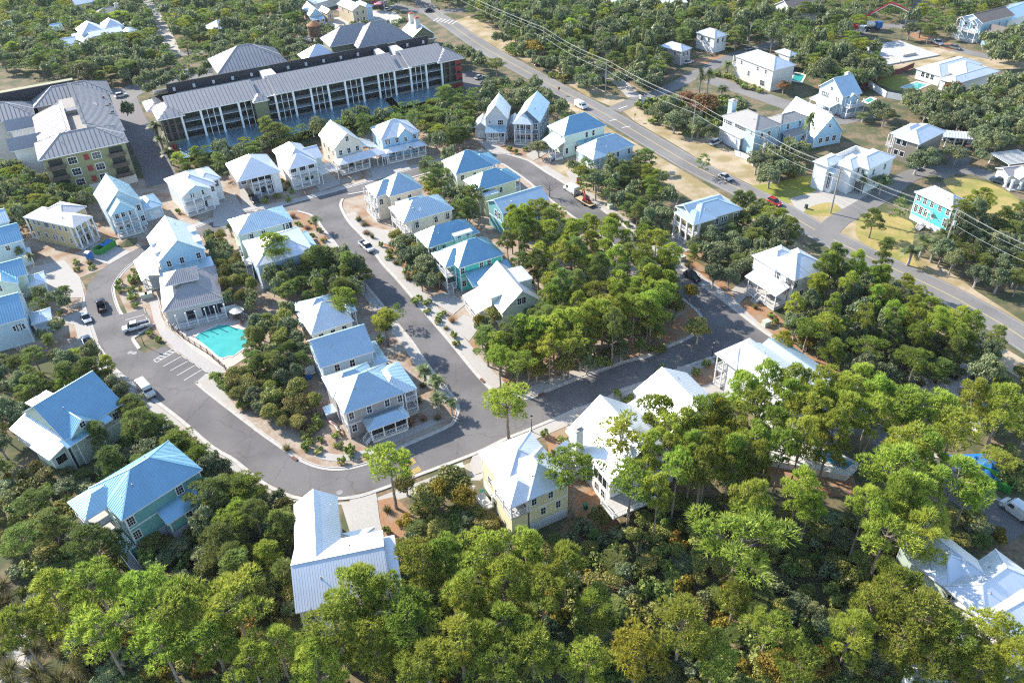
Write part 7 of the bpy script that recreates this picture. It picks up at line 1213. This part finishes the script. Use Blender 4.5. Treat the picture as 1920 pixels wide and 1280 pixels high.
# middle distance, east of the highway
fill(OAKS + [('shrub', 2)], [(950, 60), (1030, 105), (1080, 120), (1120, 150), (1110, 165), (1000, 125), (920, 75)], 4, 4, (2.2, 3.2))
fill(MIXD, [(860, 0), (1140, 0), (1300, 20), (1300, 60), (1230, 120), (1130, 125), (1030, 95), (950, 50)], 4.6, 6, (2.2, 4.4), hv=.35)
fill(OAKS, [(1140, 130), (1230, 120), (1260, 145), (1230, 165), (1160, 150)], 3.6, 4, (2.2, 3.2))
fill(MIXD, [(1300, 0), (1600, 10), (1620, 60), (1660, 110), (1620, 140), (1560, 140), (1500, 100), (1470, 70), (1390, 70), (1300, 50)], 5, 6, (2.2, 4.4), hv=.35)
fill(OAKS, [(1480, 90), (1600, 90), (1670, 130), (1640, 145), (1560, 150), (1500, 130)], 4, 4.5, (2.2, 3.2))
fill(OAKS, [(1690, 170), (1780, 175), (1925, 140), (1925, 290), (1860, 280), (1800, 250), (1720, 210)], 4, 4.5, (2.4, 3.4))
fill(MIXD, [(1600, 0), (1925, 0), (1925, 20), (1800, 20), (1780, 60), (1720, 60), (1680, 20)], 5, 6, (2.2, 4.4), hv=.35)
fill(OAKS, [(1840, 70), (1925, 50), (1925, 110), (1860, 105)], 4.4, 5, (2.4, 3.4))
fill(OAKS + [('spine', 2)], [(1830, 400), (1925, 380), (1925, 540), (1880, 530), (1800, 500), (1760, 480), (1800, 430)], 3.8, 4.2, (2.2, 3.2))
fill([('oak', 4), ('shrub', 2)], [(1430, 270), (1510, 270), (1500, 320), (1430, 330)], 3.6, 4, (2, 2.8)); fill([('shrub', 5), ('oak', 1)], [(1190, 180), (1380, 180), (1400, 200), (1330, 240), (1300, 255), (1210, 215)], 2.8, 1.8, (1.6, 2.4))
# north-west and top
fill(MIXD, [(-10, 0), (260, 0), (300, 60), (320, 110), (240, 150), (100, 130), (-10, 110)], 4.8, 5, (2.2, 4.4), hv=.35)
fill(MIXD, [(300, 0), (560, 0), (560, 30), (520, 100), (440, 90), (360, 90), (310, 60)], 4.8, 5, (2.2, 4.4), hv=.35)
fill(OAKS, [(215, 120), (300, 115), (420, 100), (420, 130), (330, 150), (250, 160)], 4.4, 4.5, (2.2, 3.2)); fill(OAKS, [(520, 60), (620, 50), (640, 70), (560, 120), (520, 100)], 4.6, 4.5, (2.4, 3.2)); fill(OAKS, [(640, 50), (760, 40), (740, 60), (650, 70)], 4.4, 3.5, (2, 2.8))
fill(OAKS, [(830, 90), (880, 90), (940, 160), (900, 170), (860, 130)], 4.2, 4.5, (2.2, 3.2)); fill(MIXD, [(640, -30), (860, -30), (860, 0), (700, 0)], 6, 5, (2.6, 3.6)); fill(MIXD, [(-60, -60), (1980, -60), (1980, -5), (-60, -5)], 7, 6, (3, 4.4))
# garden planting along the walks
for P in ([(245, 500), (290, 480), (270, 560), (240, 580)], [(655, 400), (700, 420), (760, 510), (790, 550), (745, 500), (690, 440)], [(800, 560), (880, 620), (860, 650), (800, 590)], [(560, 790), (640, 800), (700, 850), (640, 870), (570, 840)], [(800, 700), (850, 760), (790, 800), (760, 800)], [(100, 500), (160, 480), (180, 500), (110, 520)], [(470, 800), (560, 850), (540, 855), (460, 800)], [(890, 265), (1000, 280), (940, 288)], [(1400, 560), (1470, 590), (1500, 640), (1440, 600)], [(1150, 400), (1250, 470), (1300, 500), (1220, 470)], [(320, 400), (460, 350), (620, 310), (600, 340), (460, 390)], [(270, 610), (300, 600), (320, 635), (290, 648)], [(690, 930), (720, 960), (715, 1000), (740, 990), (720, 930)], [(1020, 820), (1060, 810), (1070, 850), (1050, 860)], [(1290, 690), (1400, 670), (1340, 720)], [(540, 400), (600, 420), (620, 470), (590, 450)], [(20, 500), (110, 530), (130, 600), (90, 600)]):
    fill([('shrub', 5), ('tuss', 3), ('muhly', 1), ('rshrub', 1)], P, 2.6, .7, (.6, 1.15), .3, hv=.3)
fill([('tuss', 5)], [(-10, 1080), (60, 1150), (130, 1200), (200, 1260), (200, 1290), (-10, 1290)], 2.2, .9, (1.3, 2.0), .3); fill([('tuss', 3), ('shrub', 2)], [(1690, 690), (1860, 690), (1860, 790), (1780, 800), (1700, 740)], 3.0, .6, (.7, 1.2), .3)
for a in ((575, 830, 12), (655, 845, 12), (583, 665 + 140, 10), (1396, 160, 10), (1410, 163, 9), (1424, 168, 9), (1384, 152, 8), (1372, 143, 8), (1360, 140, 8), (1344, 137, 8), (1175, 745, 14), (1305, 695, 8), (1325, 680, 8), (1158, 735, 9), (1020, 810, 8), (1240, 690, 10), (222, 528, 7), (222, 540, 8), (245, 555, 10), (255, 520, 9), (245, 522, 10), (405, 705, 14), (420, 715, 12), (540, 372, 7), (1530, 600, 10), (780, 560, 12), (712, 635, 10), (600, 955, 12)): T('shrub', a[0], a[1], a[2], 1.0)
# ------------------------------------------------------------------ plants become objects
def depth(x, y, z): return (Vector((x, y, z)) - Vector((0, 0, HC))).dot(_F)
vis = []
for i, (k, x, y, hc, r) in enumerate(PLANTS):
    px, py = PRJ((x, y, hc)); d = depth(x, y, hc); rp = r * FPX / d
    vis.append((-rp, i, px, py, -rp * .8 - 12 < px < 1932 + rp * .8 and -rp < py < 1280 + rp * 2.2))
vis.sort(); LIM = {'pine_tree': 290, 'sand_pine': 290, 'oak_tree': 290, 'shrub': 290, 'grass_tussock': 200}; used = {}; indiv = []; rest = {}
for rp, i, px, py, ok in vis:
    n = NAME[PLANTS[i][0]]
    if ok and used.get(n, 0) < LIM.get(n, 290): used[n] = used.get(n, 0) + 1; indiv.append((i, px, py))
    elif -500 < px < 2420 and -150 < py < 1500: rest.setdefault({'ypine': 'pine', 'goak': 'oak', 'gold': 'oak', 'red': 'oak', 'gshrub': 'shrub', 'rshrub': 'shrub', 'muhly': 'tuss', 'palm': 'oak', 'bare': 'oak'}.get(PLANTS[i][0], PLANTS[i][0]), []).append(i)
WORD = {'pine': 'pine', 'ypine': 'pine', 'spine': 'sand pine', 'oak': 'oak', 'goak': 'vine-covered tree', 'gold': 'tree', 'red': 'tree', 'shrub': 'shrub', 'gshrub': 'shrub', 'rshrub': 'shrub', 'palm': 'palm', 'tuss': 'grass tussock', 'muhly': 'grass tussock', 'bare': 'tree'}
LAND += [((420, 640), 'turquoise pool'), ((1300, 1220), 'yellow pine at the bottom'), ((1690, 870), 'tall pine group'), ((1080, 560), 'middle of the pine grove'), ((1770, 730), 'white sand patch'), ((1660, 450), 'dry grass field'), ((1480, 350), 'green lawn'), ((1720, 155), 'rectangular pool'), ((900, 1180), 'bottom edge pines'), ((300, 1200), 'lower left pines'), ((20, 1220), 'white sand at bottom left'), ((1150, 330), 'excavator trailer'), ((1700, 110), 'concrete slab'), ((740, 690), 'palms at the corner'), ((330, 690), 'striped car park'), ((1640, 640), 'scrub by the highway'), ((1880, 800), 'right edge scrub'), ((440, 1090), 'woods left of T-roof house'), ((1200, 100), 'woods beyond highway'), ((960, 30), 'top edge woods'), ((1850, 470), 'right edge oak mass'), ((1560, 80), 'upper right woods'), ((60, 40), 'top left woods'), ((450, 60), 'woods above the hotel')]
ORD = ['nearest', 'second nearest', 'third nearest', 'fourth nearest', 'fifth nearest', 'sixth nearest', 'seventh nearest', 'eighth nearest', 'ninth nearest', 'tenth nearest', 'eleventh nearest', 'twelfth nearest', 'thirteenth nearest', 'fourteenth nearest', 'fifteenth nearest', 'sixteenth nearest']
pick = {}; bykey = {}
Rp = random.Random(3)
for i, px, py in indiv:
    k, x, y, hc, r = PLANTS[i]; p = Rp.choice(PROTO[k]); pick[i] = p
    d, lp, nm = min((hypot(px - a[0], (py - a[1]) * 1.3), a, n) for a, n in LAND); dx, dy = px - lp[0], (py - lp[1]) * 1.3
    rel = ('right of' if dx > 0 else 'left of') if abs(dx) > abs(dy) else ('in front of' if dy > 0 else 'behind')
    bykey.setdefault((p[4], WORD[k], rel, nm), []).append((d, i))
labels = {}
for (ad, w, rel, nm), L_ in bykey.items():
    L_.sort()
    for j, (d, i) in enumerate(L_):
        t = f'{ad} {w} {rel} the {nm}'
        if len(L_) > 1: t += f', {ORD[min(j, 15)]} '
        labels[i] = t
GRP = {'pine_tree': 'pines of the woods and gardens', 'sand_pine': 'dark sand pines', 'oak_tree': 'scrub oaks', 'shrub': 'shrubs of the woods and gardens', 'palm_tree': 'palms', 'grass_tussock': 'grass tussocks', 'autumn_tree': 'autumn coloured trees', 'vine_covered_tree': 'vine-covered trees', 'bare_tree': 'leafless trees'}
CAT = {'pine_tree': 'pine tree', 'sand_pine': 'pine tree', 'oak_tree': 'oak tree', 'shrub': 'shrub', 'palm_tree': 'palm tree', 'grass_tussock': 'grass', 'autumn_tree': 'tree', 'vine_covered_tree': 'tree', 'bare_tree': 'tree'}
CAT['sand_pine'] = 'sand pine'
for i, px, py in indiv:
    k, x, y, hc, r = PLANTS[i]; tm, cm, arr, (pc, pr, ph), ad = pick[i]; n = NAME[k]; sxy = r / pr; sz = hc / pc
    if tm is None:
        o = put(n, cm, None, (x, y, 0), Rp.uniform(0, 6.28), label=labels[i], category=CAT[n], group=GRP[n]); o.scale = (sxy, sxy, max(sz, sxy * .6))
    else:
        o = root(n, (x, y, 0), Rp.uniform(0, 6.28), labels[i], CAT[n], GRP[n]); o.scale = (sxy, sxy, sz)
        put('trunk', tm, o); put('crown', cm, o)
rn = np.random.default_rng(4)
MATS = {'pine': PINE, 'spine': DPINE, 'oak': OAK, 'shrub': SHRUB, 'tuss': REED}; PD = {'pine': (10, 3.6), 'spine': (10, 3.6), 'oak': (4.2, 3.4), 'shrub': (.75, 1), 'tuss': (.5, .8)}
for k, ids in rest.items():
    A = LOW[k]; out = []
    for i in ids:
        _, x, y, hc, r = PLANTS[i]; a = rn.uniform(0, 6.28); c, s_ = np.cos(a), np.sin(a); sx = r / PD[k][1]; sz = hc / PD[k][0]
        B = np.empty_like(A); B[:, 0] = (A[:, 0] * c - A[:, 1] * s_) * sx + x; B[:, 1] = (A[:, 0] * s_ + A[:, 1] * c) * sx + y; B[:, 2] = A[:, 2] * max(sz, sx * .6 if k == 'shrub' else 0); out.append(B)
    o = put({'pine': 'far_pine_woods', 'spine': 'far_sand_pine_woods', 'oak': 'far_oak_woods', 'shrub': 'undergrowth', 'tuss': 'grass_tufts'}[k], trimesh('woods', np.concatenate(out), MATS[k]), None, kind='stuff')
    o['label'] = {'pine': 'distant green pine woods at the edges of the picture', 'spine': 'distant dark pine woods at the edges of the picture', 'oak': 'grey-green oak scrub between the far houses', 'shrub': 'low leafy undergrowth on the forest floor', 'tuss': 'small tufts of grass on the sand'}[k]
print('PLANTS', len(PLANTS), used, {k: len(v) for k, v in rest.items()})
